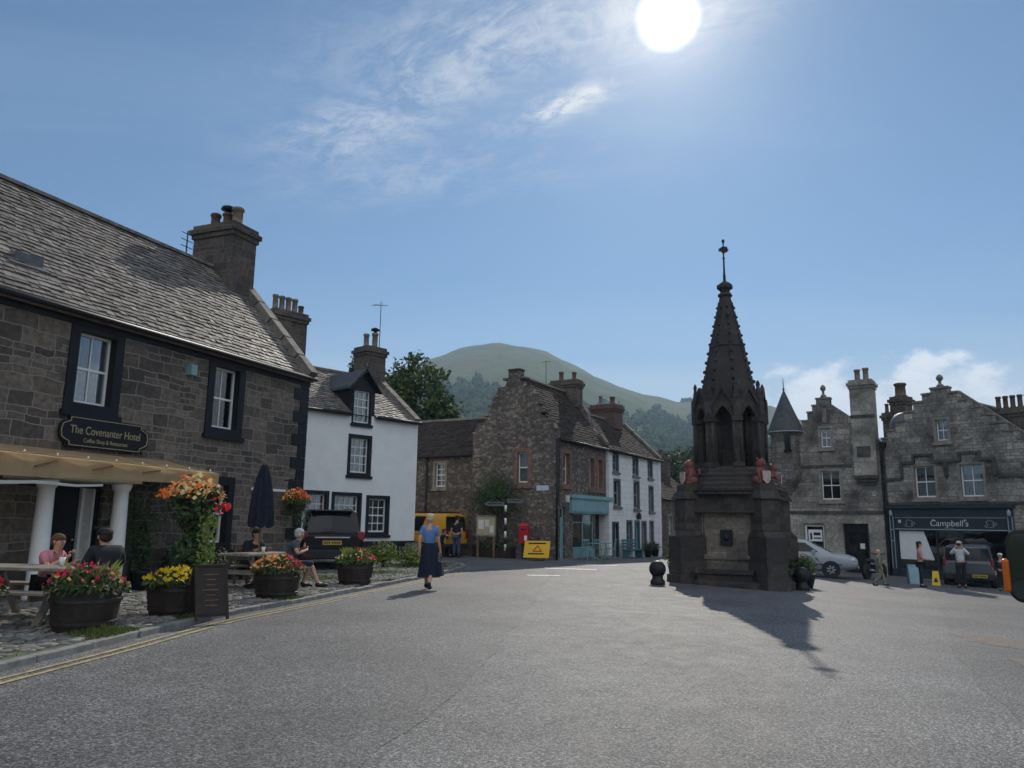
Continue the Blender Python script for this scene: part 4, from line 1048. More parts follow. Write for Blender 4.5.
for k in range(18):
    Lq = .34 if k % 2 else .2; mb.box(L3-Lq, L3+.02, -.02, .25, z+.004, z+.29); z += .295
w3.add('quoins', mb, M['white_paint'])
roof(w3, .0, L3-.1, -.14, 5.10, 2.2, 7.32, D3+.14, 5.1, 'slate_brown', course=.17, wd=.24)
skew(w3, L3-.1, [(-.1, 5.24), (2.2, 7.45), (4.5, 5.24)], .28, .14); gutter(w3, 0, L3, -.19, 5.1)
chimney(w3, 4.35, 5.45, 1.5, 3.0, 6.8, 8.2, [(4.7, 1.8, .45, .15, 'clay_pot'), (4.95, 2.65, .6, .11, 'buff_pot')], m='red_brick')
w4 = Bld('brown_cottage', 'low brown stone cottage beyond the white three-storey house, half hidden by the fountain', 'house', (8.76, 44.95), 31, -.4)
h4 = [(1.0, 1.7, .6, 2.0), (4.2, 4.9, .6, 2.0), (2.6, 3.4, -.4, 1.9)]
mb = w4.mb(); wall(mb, T_front(), [(0, 3.0), (7, 3.0)], -.9, h4, .4); g_ = [(0, 3.0), (2.4, 5.0), (4.8, 3)]
gable(mb, T_left(), 4.8, 3, 5, -.9); gable(mb, lambda p: (7-p[1], p[0], p[2]), 4.8, 3, 5, -.9); wall(mb, T_back(4.8), [(0, 3), (7, 3)], -.9, [], .3); w4.add('wall', mb, M['rubble_wing'])
for q in h4[:2]: window(w4, T_front(), *q, cols=2, rows=2, sur=.1, surm='sandstone', proud=.01)
mb = w4.mb(); mb.box(2.62, 3.38, .15, .2, -.4, 1.88); w4.add('door', mb, M['dark_paint'])
roof(w4, -.05, 7.05, -.14, 2.94, 2.4, 5.02, 4.94, 2.94, 'slate_brown', course=.18, wd=.26)
chimney(w4, 6.2, 6.95, 1.9, 2.9, 4.6, 6.0, [(6.55, 2.4, .45, .13, 'clay_pot')])

# ------------------------------------------------------------------ the stone houses on the right
KS = 1.035
h3 = Bld('shop_house', 'grey stone crowstepped house with a dark shopfront and two first-floor sash windows', 'house', (18.8*KS, 34*KS), 142, 1.5+(-.92-1.5)*KS, size=KS); h3.base = -.92
W3 = [(-1.02, -.13, 2.84, 4.22), (.92, 1.81, 2.84, 4.22), (.08, .57, 5.3, 6.24), (4.6, 5.5, 2.84, 4.2)]
SHOP = (-2.0, 2.62, -.95, 1.98)
st = [(-2.36, 5.55), (-2.1, 5.55), (-2.1, 5.9), (-1.68, 5.9), (-1.68, 6.3), (-1.25, 6.3), (-1.25, 6.68), (-.82, 6.68), (-.82, 7.08), (-.4, 7.08), (-.4, 7.4), (-.02, 7.4), (-.02, 7.62), (.7, 7.62), (.7, 7.35), (1.1, 7.35)]
k = 1.1; z = 7.35
while k < 3.9: st += [(k, z-.37), (k+.43, z-.37)]; k += .43; z -= .37
st += [(k, 4.7), (8, 4.7)]
mb = h3.mb(); wall(mb, T_front(), st, -1.6, W3+[SHOP], .4); wall(mb, lambda p: (8-p[1], p[0], p[2]), [(.4, 4.7), (9, 4.7)], -1.6, [], .4); wall(mb, lambda p: (-2.36+p[1], p[0], p[2]), [(.4, 5.3), (9, 5.3)], -1.6, [], .4); wall(mb, T_back(9), [(-2.3, 4.6), (8, 4.6)], -1.6, [], .3)
h3.add('wall', mb, M['right_stone'])
mb = h3.mb(); mb.box(-1.9, 7.5, .45, 8.6, 2.5, 2.6); h3.add('upper_floor', mb, M['timber'])
mb = h3.mb()
for (x, z), (x2, z2) in zip(st, st[1:]):
    if abs(z-z2) < 1e-6 and x2 < 4.2: mb.box(x-.03, x2+.03, -.05, .43, z+.003, z+.09)
cs = h3.add('crowsteps', mb, M['coping'])
mb = h3.mb(); mb.lathe((.34, .2, 0), [(.15, 7.71), (.15, 7.8), (.07, 7.86), (.06, 7.98), (.13, 8.05), (.15, 8.14), (.1, 8.24), (.02, 8.3)], 12); h3.add('finial', mb, M['coping'], cs)
for q in W3: window(h3, T_front(), *q, cols=2, rows=1, sur=.10, surm='sandstone', proud=.014, dep=.15, blind=.3, bar=.032)
# hood mouldings and string courses
mb = h3.mb()
for c in (-.575, 1.365):
    mb.box(c-.9, c-.35, -.12, .0, 4.34, 4.45); mb.box(c+.35, c+.9, -.12, .0, 4.34, 4.45); mb.box(c-.35, c+.35, -.121, .0, 4.66, 4.77); mb.box(c-.45, c-.35, -.122, 0, 4.34, 4.77); mb.box(c+.35, c+.45, -.122, 0, 4.34, 4.77)
    for s in (-1, 1): mb.box(c+s*.95-.05, c+s*.95+.05, -.123, 0, 3.72, 4.45)
for a, b in ((-2.3, -1.58), (2.42, 8)): mb.box(a, b, -.07, 0, 3.62, 3.74)
mb.box(-2.36, 8, -.06, 0, 2.52, 2.62); h3.add('string_course', mb, M['dark_stone'])
mb = h3.mb()
for a, b in (((.85, 7.40), (3.9, 4.78)),): mb.bar((a[0], .62, a[1]), (b[0], .62, b[1]), .34, .14, 0, (0, 1, 0))
h3.add('skew', mb, M['coping'])
mb = h3.mb(); dk = .1
for ya in (0,):
    T_ = lambda p: (p[1], p[0], p[2])
o_ = None
mb = h3.mb(); deck(mb, .4, 9, -2.36, 5.15, .34, 7.35, T_); deck(mb, .4, 9, 4.3, 4.1, .34, 7.35, T_); slates(mb, .4, 9, -2.36, 5.15, .34, 7.35, .2, .3, .018, T_); slates(mb, .4, 9, 4.3, 4.1, .34, 7.35, .2, .3, .018, T_)
deck(mb, 3.6, 8.1, -.1, 4.62, 4.4, 7.0); slates(mb, 3.6, 8.1, -.1, 4.62, 4.4, 7.0, .2, .3, .018); deck(mb, 3.6, 8.1, 9, 4.5, 4.4, 7.0); o_ = h3.add('roof', mb, M['slate_grey'])
mb = h3.mb(T_); mb.box(.4, 9, .25, .43, 7.33, 7.42); h3.add('ridge', mb, M['lead'], o_)
mb = h3.mb(); mb.lathe((-1.75, 1.0, 0), [(.62, 5.6), (.62, 6.15), (.55, 6.5), (.38, 6.75), (.12, 6.86)], 16); h3.add('roof_dome', mb, M['lead'], o_)
chimney(h3, -3.12, -2.42, 2.7, 3.5, 4.8, 7.95, [(-2.77, 3.1, .7, .27, 'clay_pot')], m='chim_stone'); chimney(h3, -4.6, -3.75, 4.8, 5.3, 4.8, 7.5, [(-4.45+.27*k, 5.05, .5, .10, 'clay_pot') for k in range(3)], m='chim_stone')
chimney(h3, 1.45, 2.95, 2.7, 3.3, 4.8, 6.85, [(1.62+.29*k, 3.0, .58, .11, 'clay_pot') for k in range(5)], m='chim_stone')
gutter(h3, 4.2, 8, -.15, 4.62)
# shopfront
a0, a1, z0, z1 = SHOP
mb = h3.mb(); mb.box(-2.2, 2.82, -.16, .10, 1.98, 2.36); mb.box(-2.3, 2.92, -.3, .02, 2.36, 2.48)
mb.box(a0+.003, a1-.003, -.06, .12, -1.4, -.3); mb.box(a0+.003, a0+.08, .0, .1, -.3, 1.98); mb.box(a1-.08, a1-.003, .0, .1, -.3, 1.98); mb.box(a0+.08, a1-.08, .0, .1, 1.38, 1.46)
for x in (-.3, .75): mb.box(x, x+.06, .01, .09, -.3, 1.38)
sfo = h3.add('shopfront', mb, M['dark_paint'])
mb = h3.mb(); mb.box(-1.96, 2.58, -.10, -.004, 1.46, 1.93); h3.add('fascia_board', mb, M['dark_paint'], sfo)
mb = h3.mb(); mb.box(-1.98, 2.6, -.125, -.10, 1.93, 1.985); mb.box(-1.98, 2.6, -.125, -.10, 1.42, 1.465)
for x in (-2.2, 2.62):
    for e in (0, .15): mb.box(x+.02+e, x+.05+e, -.185, -.16, -.3, 2.0)
    for z in (.9, 1.4): mb.box(x+.05, x+.17, -.184, -.16, z, z+.04)
    mb.lathe((x+.1, -.2, 0), [(.06, 2.0), (.08, 2.1), (.07, 2.22), (.02, 2.3)], 10)
h3.add('trim', mb, M['grey_trim'], sfo)
for x in (-2.2, 2.62): mb = h3.mb(); mb.box(x, x+.2, -.16, -.003, -1.4, 2.0); h3.add('pilaster', mb, M['dark_paint'], sfo)
mb = h3.mb(); mb.box(a0+.08, a1-.08, .045, .055, -.3, 1.38); h3.add('pane', mb, M['shop_glass'], sfo)
mb = h3.mb(); mb.hexa([(-1.88, .015, .12), (-.42, .015, .12), (-.42, .03, .12), (-1.88, .03, .12), (-1.88, .015, 1.36), (-.8, .015, 1.36), (-.8, .03, 1.36), (-1.88, .03, 1.36)]); h3.add('window_blind', mb, M['white_paint'], sfo)
letters = plain('sign_letters', (.62, .66, .68), .5, .05, 5)
tx = text_mesh('Campbell\'s', .36, 'lettering', letters, sfo, (.33, -.104, 1.70+.92), (pi/2, 0, 0), .006, sx=1.0, shear=.12)
mb = h3.mb()
for cx in (-1.35, 1.95):           # line drawings of crockery either side of the name
    P = [(cx-.17, 1.56), (cx+.12, 1.56), (cx+.17, 1.62), (cx+.1, 1.62), (cx+.14, 1.8), (cx-.05, 1.86), (cx-.14, 1.78), (cx-.09, 1.62), (cx-.2, 1.62)]
    for p, q in zip(P, P[1:]+P[:1]): mb.bar((p[0], -.103, p[1]), (q[0], -.103, q[1]), .008, .012, 0, (0, 1, 0))
    for k in range(10): a = pi*k/5; mb.bar((cx+.2+.05*cos(a), -.103, 1.7+.05*sin(a)), (cx+.2+.05*cos(a+pi/5), -.103, 1.7+.05*sin(a+pi/5)), .008, .012, 0, (0, 1, 0))
mb.box(-.35, -.25, -.108, -.10, 1.83, 1.87); mb.box(.95, 1.05, -.108, -.1, 1.83, 1.87); mb.box(-1.83, -1.7, -.108, -.10, 1.72, 1.85); mb.box(.15, .55, -.106, -.1, 1.505, 1.515)
h3.add('sign_drawing', mb, letters, sfo)
mb = h3.mb(); mb.box(-1.7, 2.3, 1.6, 1.9, -.9, -.02); mb.box(-.3, 2.4, 3.0, 3.3, -.9, 1.3); h3.add('counter', mb, M['timber'], sfo)
pipe(h3, [(-2.28, -.1, 5.2), (-2.28, -.1, -1.1)], .045)
mb = h3.mb(); mb.hexa([(-2.38, -.2, 5.15), (-2.18, -.2, 5.15), (-2.18, -.02, 5.15), (-2.38, -.02, 5.15), (-2.43, -.24, 5.4), (-2.13, -.24, 5.4), (-2.13, -.02, 5.4), (-2.43, -.02, 5.4)]); h3.add('rain_hopper', mb, M['iron'])

h2 = Bld('turret_house', 'tall grey stone house with a conical turret, crowstepped gable and a pale chimney breast', 'house', (17.26*KS, 35.97*KS), 125, 1.5+(-.85-1.5)*KS, size=KS); h2.base = -.85
W2 = [(-2.69, -1.82, 2.78, 4.15), (-2.6, -2.12, 5.3, 6.24)]; SW = (-3.58, -2.68, .3, 1.58); DW = (-1.8, -.72, -.85, 1.7)
st = [(-5.15, 5.5), (-3.72, 5.5), (-3.72, 6.2), (-3.45, 6.2), (-3.45, 6.62), (-3.17, 6.62), (-3.17, 7.03), (-2.92, 7.03), (-2.92, 7.35), (-2.72, 7.35), (-2.72, 7.68), (-2.08, 7.68), (-2.08, 7.45), (-1.2, 6.75), (-.4, 5.9), (-.02, 5.5)]
mb = h2.mb(); wall(mb, T_front(), st, -1.6, W2+[SW, DW], .4); wall(mb, lambda p: (-5.15+p[1], p[0], p[2]), [(.4, 5.5), (8, 5.5)], -1.6, [], .4); wall(mb, T_back(8), [(-5.1, 5.4), (-.1, 5.4)], -1.6, [], .3); wall(mb, lambda p: (-.02-p[1], p[0], p[2]), [(.4, 5.5), (8, 5.5)], -1.6, [], .3)
h2.add('wall', mb, M['right_stone'])
mb = h2.mb(); mb.box(-4.7, -.4, .45, 7.6, 2.45, 2.55); h2.add('upper_floor', mb, M['timber'])
mb = h2.mb()
for (x, z), (x2, z2) in zip(st[1:12], st[2:13]):
    if abs(z-z2) < 1e-6: mb.box(x-.03, x2+.03, -.05, .43, z+.003, z+.08)
cs = h2.add('crowsteps', mb, M['coping'])
mb = h2.mb(); mb.lathe((-2.4, .2, 0), [(.15, 7.76), (.15, 7.85), (.06, 7.95), (.06, 8.1), (.12, 8.16), (.14, 8.25), (.09, 8.36), (.02, 8.42)], 12); h2.add('finial', mb, M['coping'], cs)
for q in W2: window(h2, T_front(), *q, cols=2, rows=1, sur=.10, surm='sandstone', proud=.014, dep=.15, blind=.25)
mb = h2.mb(); mb.box(-5.15, 0, -.08, 0, 2.10, 2.24); mb.box(-5.15, -1.25, -.06, 0, 4.35, 4.45); h2.add('string_course', mb, M['dark_stone']); mb = h2.mb(); mb.box(-2.6, -1.9, -.05, 0, 4.45, 4.9); h2.add('carved_panel', mb, M['coping']); mb = h2.mb(); mb.box(-2.46, -2.26, -.05, 0, 6.5, 7.2); h2.add('carved_panel', mb, M['coping'])
mb = h2.mb(); mb.box(-5.16, 0.0, -.03, .0, 1.66, 2.10); mb.box(-5.16, -3.62, -.03, 0, -1.4, 1.655); mb.box(-2.64, -1.85, -.03, 0, -1.4, 1.655); mb.box(-.68, 0.0, -.03, 0, -1.4, 1.655); mb.box(-3.615, -2.645, -.028, 0, -1.4, .28); h2.add('ashlar_facing', mb, M['pale_stone'])
T_ = lambda p: (p[1], p[0], p[2])
mb = h2.mb(); deck(mb, .4, 8, -4.5, 5.2, -2.4, 7.4, T_); deck(mb, .4, 8, -.1, 5.2, -2.4, 7.4, T_); slates(mb, .4, 8, -4.5, 5.2, -2.4, 7.4, .2, .3, .018, T_); slates(mb, .4, 8, -.1, 5.2, -2.4, 7.4, .2, .3, .018, T_); rf = h2.add('roof', mb, M['slate_grey'])
mb = h2.mb(T_); mb.box(.4, 8, -2.49, -2.31, 7.38, 7.46); h2.add('ridge', mb, M['lead'], rf)
chimney(h2, -1.12, -.12, -.22, .75, 3.9, 8.45, [(-.8, .26, .58, .14, 'buff_pot'), (-.42, .26, .62, .14, 'buff_pot')], m='pale_stone')
mb = h2.mb()
for k, (o, z) in enumerate(((.0, 3.75), (.06, 3.6), (.12, 3.46))): mb.box(-1.14+o, -.10-o, -.23+o*1.3, .0, z, z+.15)
mb.box(-1.14, -.1, -.25, .0, 6.6, 6.75); mb.box(-.95, -.35, -.24, -.2, 4.75, 5.25); h2.add('corbel', mb, M['dark_stone'])
# turret at the left corner
mb = h2.mb(); c = (-4.30, .15, 0)
mb.lathe(c, [(.25, 3.0), (.45, 3.35), (.52, 3.5), (.66, 3.7), (.72, 3.85), (.72, 6.0), (.8, 6.05), (.8, 6.18)], 20); tu = h2.add('turret', mb, M['right_stone'])
mb = h2.mb(); mb.lathe(c, [(.92, 6.14), (.88, 6.22), (.45, 7.25), (.04, 8.28)], 24); h2.add('cone_roof', mb, M['slate_grey'], tu)
mb = h2.mb(); mb.lathe(c, [(.94, 6.1), (.95, 6.14), (.9, 6.16)], 24); h2.add('eaves_band', mb, M['grey_trim'], tu)
mb = h2.mb(); mb.tube([(-4.3, .15, 8.25), (-4.3, .15, 8.95)], [.03, .012], 8); mb.ell((-4.3, .15, 8.35), (.06, .06, .06), 0, 8, 6); h2.add('spike', mb, M['iron'], tu)
mb = h2.mb(); mb.box(-4.16, -3.9, -.60, -.50, 5.2, 5.95); mb.box(-4.2, -3.86, -.66, -.5, 5.1, 5.2); h2.add('slit_window', mb, M['dark_glass'], tu)
# shop window with a white card, dark panelled door
mb = h2.mb(); a0, a1, z0, z1 = SW; mb.box(a0+.005, a0+.09, .08, .16, z0+.005, z1-.005); mb.box(a1-.07, a1-.005, .08, .16, z0+.005, z1-.005); mb.box(a0+.09, a1-.07, .08, .16, z1-.08, z1-.005); mb.box(a0+.09, a1-.07, .08, .16, z0+.005, z0+.07); sw_ = h2.add('window', mb, M['white_paint'])
mb = h2.mb(); mb.box(a0+.09, a1-.07, .115, .125, z0+.07, z1-.08); h2.add('pane', mb, M['shop_glass'], sw_)
mb = h2.mb(); mb.box(a0+.14, a1-.12, .10, .112, z0+.5, z0+1.05); cd_ = h2.add('window_poster', mb, M['white_paint'], sw_)
mb = h2.mb(); mb.ell((a0+.26, .098, z0+.82), (.05, .004, .09)); mb.box(a0+.22, a0+.31, .095, .0995, z0+.58, z0+.78); mb.box(a0+.38, a1-.2, .095, .0995, z0+.78, z0+.92); mb.box(a0+.38, a1-.17, .095, .0995, z0+.62, z0+.68); h2.add('poster_print', mb, M['iron'], cd_)
mb = h2.mb(); a0, a1, z0, z1 = DW; mb.box(a0+.004, a0+.09, .12, .22, z0, z1-.004); mb.box(a1-.09, a1-.004, .12, .22, z0, z1-.004); mb.box(a0+.09, a1-.09, .12, .22, z1-.09, z1-.004); mb.box(a0+.09, a1-.09, .16, .2, z0, z1-.09); mb.box(-1.28, -1.24, .13, .16, z0, z1-.1)
for x in (a0+.16, -1.18):
    for z, h in ((z0+.15, .7), (z0+1.0, 1.2)): mb.box(x, x+.38, .147, .16, z, z+h)
dd = h2.add('door', mb, M['black_paint']); mb = h2.mb(); mb.box(a0+.18, a0+.52, .135, .146, z0+1.05, z0+2.1); mb.box(-1.16, -.82, .135, .146, z0+1.05, z0+2.1); h2.add('pane', mb, M['dark_glass'], dd)
mb = h2.mb(); mb.box(-1.13, -.93, .125, .134, z0+1.35, z0+1.6); h2.add('notice', mb, M['cream_paint'], dd)
# ------------------------------------------------------------------ the fountain in the square
MX, MY = 6.72, 23.5; MZ = gz(MX)-.02
mn = thing('stone_fountain', 'tall blackened gothic stone fountain with a crocketed spire and red lions', 'fountain', (MX, MY, MZ), radians(-27))
def rotT(a): return lambda p: (p[0]*cos(a)-p[1]*sin(a), p[0]*sin(a)+p[1]*cos(a), p[2])
P8 = pi/8
mb = MB()
mb.lathe((0, 0, 0), [(1.86, -.3), (1.86, .16), (1.80, .2)], 8, 0, False, P8)
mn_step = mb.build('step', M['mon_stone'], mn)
mb = MB(); mb.box(-1.02, 1.02, -1.02, 1.02, .1, 2.72)
for k in range(4):                     # framed recess on each face: jambs, lintel, sill
    mb.T = rotT(k*pi/2)
    mb.box(-1.03, -.82, -1.24, -1.02, .2, 2.1); mb.box(.82, 1.03, -1.24, -1.02, .2, 2.1); mb.box(-1.03, 1.03, -1.27, -1.02, 2.1, 2.62); mb.box(-.82, .82, -1.16, -1.02, .2, .42)
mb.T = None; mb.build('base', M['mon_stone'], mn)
for k in range(4):
    mb = MB(rotT(k*pi/2)); mb.box(-.815, .815, -1.06, -1.025, .42, 2.09)
    mb.box(-.815, -.66, -1.11, -1.06, .42, 2.09); mb.box(.66, .815, -1.11, -1.06, .42, 2.09); mb.box(-.66, .66, -1.12, -1.06, .78, .9)
    pn = mb.build('panel', M['mon_panel'], mn)
    mb = MB(rotT(k*pi/2)); mb.box(-.17, .17, -1.115, -1.06, 1.18, 1.62); mb.lathe((0, 0, 0), [(.01, 0)], 3) if False else None
    mb.box(-.13, .13, -1.135, -1.115, 1.22, 1.58); mb.ell((0, -1.14, 1.4), (.08, .05, .1), 0, 10, 8); mb.build('plaque', M['iron'], pn)
    mb = MB(rotT(k*pi/2)); mb.box(-.75, .75, -1.62, -1.22, .12, .48); mb.box(-.8, .8, -1.68, -1.58, .40, .52); mb.box(-.8, .8, -1.58, -1.2, .44, .50); mb.build('basin', M['mon_stone'], mn)
for k in range(4):
    a = pi/4+k*pi/2; mb = MB(rotT(a)); w_ = .34
    mb.box(-w_, w_, -2.02, -1.0, -.1, 1.40); mb.hexa([(-w_, -2.02, 1.402), (w_, -2.02, 1.402), (w_, -1.2, 1.402), (-w_, -1.2, 1.402), (-w_+.04, -1.84, 1.58), (w_-.04, -1.84, 1.58), (w_-.04, -1.2, 1.58), (-w_+.04, -1.2, 1.58)])
    mb.box(-w_+.04, w_-.04, -1.82, -1.0, 1.58, 2.48); mb.hexa([(-w_-.02, -1.9, 2.482), (w_+.02, -1.9, 2.482), (w_+.02, -1.0, 2.482), (-w_-.02, -1.0, 2.482), (-w_+.05, -1.78, 2.72), (w_-.05, -1.78, 2.72), (w_-.05, -1.0, 2.72), (-w_+.05, -1.0, 2.72)])
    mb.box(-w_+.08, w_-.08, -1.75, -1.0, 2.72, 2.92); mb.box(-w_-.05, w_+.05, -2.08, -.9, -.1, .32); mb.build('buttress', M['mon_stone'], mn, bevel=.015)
mb = MB()
for r0, r1, z0, z1 in ((1.60, 1.64, 2.62, 2.74), (1.50, 1.46, 2.74, 2.86), (1.44, 1.38, 2.86, 3.0), (1.36, 1.22, 3.0, 3.14), (1.24, 1.18, 3.14, 3.28), (1.16, 1.10, 3.28, 3.44)): mb.lathe((0, 0, 0), [(r0, z0), (r0, (z0+z1)/2), (r1, z1-.003)], 8, 0, False, P8)
mb.build('cornice', M['mon_stone'], mn)
mb = MB(); mb.lathe((0, 0, 0), [(.60, 3.4), (.56, 3.5), (.54, 5.1), (.8, 5.3)], 8, 0, False, P8)
for k in range(8):
    mb.T = rotT(k*pi/4+pi/8); mb.tube([(0, -.6, 3.45), (0, -.6, 5.0)], .085, 8)
mb.T = None; mb.build('lantern_core', M['mon_stone'], mn)
for k in range(8):
    mb = MB(rotT(k*pi/4+P8)); mb.box(-.12, .12, -1.07, -.86, 3.42, 4.95); mb.tube([(-.1, -1.05, 3.44), (-.1, -1.05, 4.8)], .05, 8); mb.tube([(.1, -1.05, 3.44), (.1, -1.05, 4.8)], .05, 8)
    mb.box(-.17, .17, -1.13, -.86, 3.43, 3.56); mb.box(-.16, .16, -1.13, -.86, 4.78, 4.92)
    cl = mb.build('pier', M['mon_stone'], mn)
    mb = MB(rotT(k*pi/4+P8)); mb.box(-.11, .11, -1.14, -.9, 4.92, 5.45); mb.lathe((0, -1.02, 0), [(.15, 5.45), (.16, 5.52), (.1, 5.58), (.05, 5.86), (.07, 5.9), (.06, 5.97), (.015, 6.05)], 4, 0, False, pi/4); mb.build('pinnacle', M['mon_stone'], cl)
for k in range(8):
    mb = MB(rotT(k*pi/4)); w_ = .36; y0, y1 = -1.0, -.84
    for s in (-1, 1): mb.extr([(s*x, z) for x, z in ((w_, 4.72), (.3, 4.72), (.22, 4.98), (.1, 5.16), (0, 5.26), (0, 5.78), (w_, 5.2))], y0, y1)
    for s in (-1, 1): mb.bar((s*.4, -1.03, 5.16), (0, -1.03, 5.84), .1, .07, 0, (0, 1, 0))
    mb.build('gablet', M['mon_stone'], mn)
mb = MB(); mb.lathe((0, 0, 0), [(1.0, 5.2), (.97, 5.42), (.86, 5.62), (.50, 7.32), (.17, 8.86)], 8, 0, False, P8); mb.lathe((0, 0, 0), [(.53, 7.18), (.56, 7.22), (.53, 7.27)], 8, 0, False, P8)
sp = mb.build('spire', M['mon_stone'], mn)
for k in range(8):
    mb = MB(rotT(k*pi/4+P8))
    n = 10
    for i in range(n):
        z = 5.75+(8.7-5.75)*(i+.3)/n; r = np.interp(z, [5.62, 7.32, 8.86], [.86, .50, .17]); s = .075-.03*i/n
        mb.ell((0, -r-.01, z), (s*.8, s*1.15, s*.9), 0, 6, 5); mb.bar((0, -r+.01, z-.12), (0, -np.interp(z+.18, [5.62, 7.32, 8.86], [.86, .50, .17])+.01, z+.18), .06, .06)
    mb.build('crocket_rib', M['mon_stone'], sp)
mb = MB(); mb.lathe((0, 0, 0), [(.18, 8.84), (.24, 8.9), (.2, 8.97), (.14, 9.0), (.16, 9.08), (.25, 9.14), (.25, 9.24), (.15, 9.32), (.06, 9.38)], 8, 0, False, P8); fo = mb.build('finial', M['mon_stone'], mn)
mb = MB(); mb.tube([(0, 0, 9.3), (0, 0, 9.7), (0, 0, 10.75)], [.05, .032, .02], 8); mb.ell((0, 0, 9.55), (.05, .05, .05)); mb.ell((0, 0, 10.15), (.045, .045, .045)); mb.ell((0, 0, 10.72), (.05, .05, .07)); mb.bar((-.16, 0, 10.42), (.16, 0, 10.42), .02, .04); mb.extr([(-.02, 10.3), (.14, 10.36), (.12, 10.52), (-.02, 10.55), (-.16, 10.48)], -.012, .012); mb.build('weather_vane', M['iron'], fo)
def lion(parent, x, y, z, a):
    T = rotT(a); q_ = .92; mb = MB(lambda p: (T(p)[0]*q_+x, T(p)[1]*q_+y, p[2]*q_+z))      # faces local -y
    mb.ell((0, .08, .22), (.15, .20, .22)); mb.tube([(0, .1, .2), (0, 0, .42), (0, -.05, .55)], [.17, .15, .12], 10)
    mb.ell((0, -.05, .62), (.155, .14, .17)); mb.ell((0, -.15, .64), (.085, .09, .09)); mb.ell((0, -.22, .60), (.05, .06, .045))
    for s in (-1, 1):
        mb.tube([(s*.12, -.04, .42), (s*.13, -.12, .24), (s*.11, -.17, .06), (s*.11, -.24, .035)], [.06, .045, .045, .04], 8); mb.ell((s*.16, .02, .12), (.09, .17, .13)); mb.ell((s*.16, -.14, .04), (.055, .1, .045)); mb.ell((s*.1, -.02, .78), (.035, .025, .045)); mb.ell((s*.04, -.225, .67), (.018, .018, .018))
    mb.tube([(.02, .26, .1), (.2, .28, .14), (.22, .2, .36), (.17, .22, .5)], [.03, .028, .026, .045], 7)
    o = mb.build('lion_statue', M['lion_red'], parent)
    o['label'] = 'red painted seated lion holding a small shield'
    mb = MB(lambda p: (T(p)[0]+x, T(p)[1]+y, p[2]+z)); mb.extr([(-.12, .1), (-.02, .0), (.02, 0), (.12, .1), (.13, .36), (-.13, .36)], -.30, -.26); mb.build('shield', M['shield'], o)
for k in range(4):
    a = pi/4+k*pi/2; d = 1.42; lion(mn, d*sin(a), -d*cos(a), 2.92, a)

# ------------------------------------------------------------------ trees and plants
LEAVES = ['leaf_dark', 'leaf_mid', 'leaf_light']
def clump(mb, c, r, n, size, ms, flat=1.0):
    for _ in range(n):
        v = Vector((random.gauss(0, 1), random.gauss(0, 1), random.gauss(0, 1))).normalized()*random.random()**.45
        nn = (v+Vector((random.gauss(0, .5), random.gauss(0, .5), random.gauss(0.3, .5))))
        mb.leaf((c[0]+v.x*r, c[1]+v.y*r, c[2]+v.z*r*flat), size*random.uniform(.7, 1.3), random.choice(ms), nn)
def tree(name, label, loc, lobes, nleaf, size, trunk_r, group=None, ms=(0, 0, 1, 1, 2)):
    t = thing(name, label, 'tree', loc, 0, group); mb = MB(); top = max(l[0][2] for l in lobes)
    mb.tube([(0, 0, -.3), (.05, 0, top*.3), (-.05, .1, top*.6), (0, 0, top)], [trunk_r*1.3, trunk_r, trunk_r*.7, trunk_r*.2], 9)
    for c, r in lobes: mb.tube([(0, 0, top*.28), (c[0]*.5, c[1]*.5, (top*.3+c[2])/2), c], [trunk_r*.5, trunk_r*.3, trunk_r*.1], 6)
    mb.build('trunk', M['bark'], t)
    mb = MB(); tot = sum(r[0]*r[1]*r[2] for c, r in lobes)
    for c, r in lobes:
        nb = max(8, int(nleaf*r[0]*r[1]*r[2]/tot/26))
        for _ in range(nb):
            v = Vector((random.gauss(0, 1), random.gauss(0, 1), random.gauss(0, 1))).normalized()*random.uniform(.55, 1.05)
            ctone = random.choice(ms)
            clump(mb, (c[0]+v.x*r[0], c[1]+v.y*r[1], c[2]+v.z*r[2]), random.uniform(.16, .34)*min(r), 26, size, (ctone, ctone, random.choice(ms)))
    mb.build('crown', [M[m] for m in LEAVES], t); return t
tree('broadleaf_tree', 'dense dark green tree rising behind the right end of the white house', (-6.2, 50, 0), [((0, 0, 9.0), (2.2, 2.2, 3.3)), ((1.5, -.5, 7.2), (1.6, 1.6, 2.6)), ((-1.7, .4, 8.6), (2, 2, 2.8)), ((.3, .5, 5.5), (2.2, 2.2, 2))], 13000, .30, .35)
tree('broadleaf_tree', 'narrow dark tree top showing above the white house roof left of its right chimney', (-10.4, 52, 0), [((0, 0, 9.6), (1.2, 1.2, 3.0)), ((.8, 0, 8), (1.6, 1.5, 2.4)), ((-1.2, 0, 7.5), (1.6, 1.5, 2.2))], 5000, .28, .28)
for k, (x, y, s, lb) in enumerate(((25.5, 122, 1.1, 'dark rounded tree at the foot of the hill just left of the fountain spire'), (20.5, 118, .85, 'lighter tree at the foot of the hill beside the white terrace chimney'), (28.8, 126, 1.2, 'tall dark tree at the foot of the hill right behind the fountain'), (32.5, 120, .95, 'dark tree at the foot of the hill between the fountain and the turret'))):
    tree('broadleaf_tree', lb, (x, y, -1), [((0, 0, 8.5*s), (3.6*s, 3.6*s, 4.2*s)), ((2.6*s, 0, 6.5*s), (2.8*s, 2.8*s, 3*s)), ((-2.6*s, 0, 6.8*s), (2.7*s, 2.7*s, 3.2*s))], 4200, .6, .45, 'trees at the foot of the hill', (1, 1, 2) if k == 1 else (0, 0, 1))
def leaf_thing(name, label, cat, loc, parts, pot=None, group=None, rz=0):
    t = thing(name, label, cat, loc, rz, group); mats = []
    return t
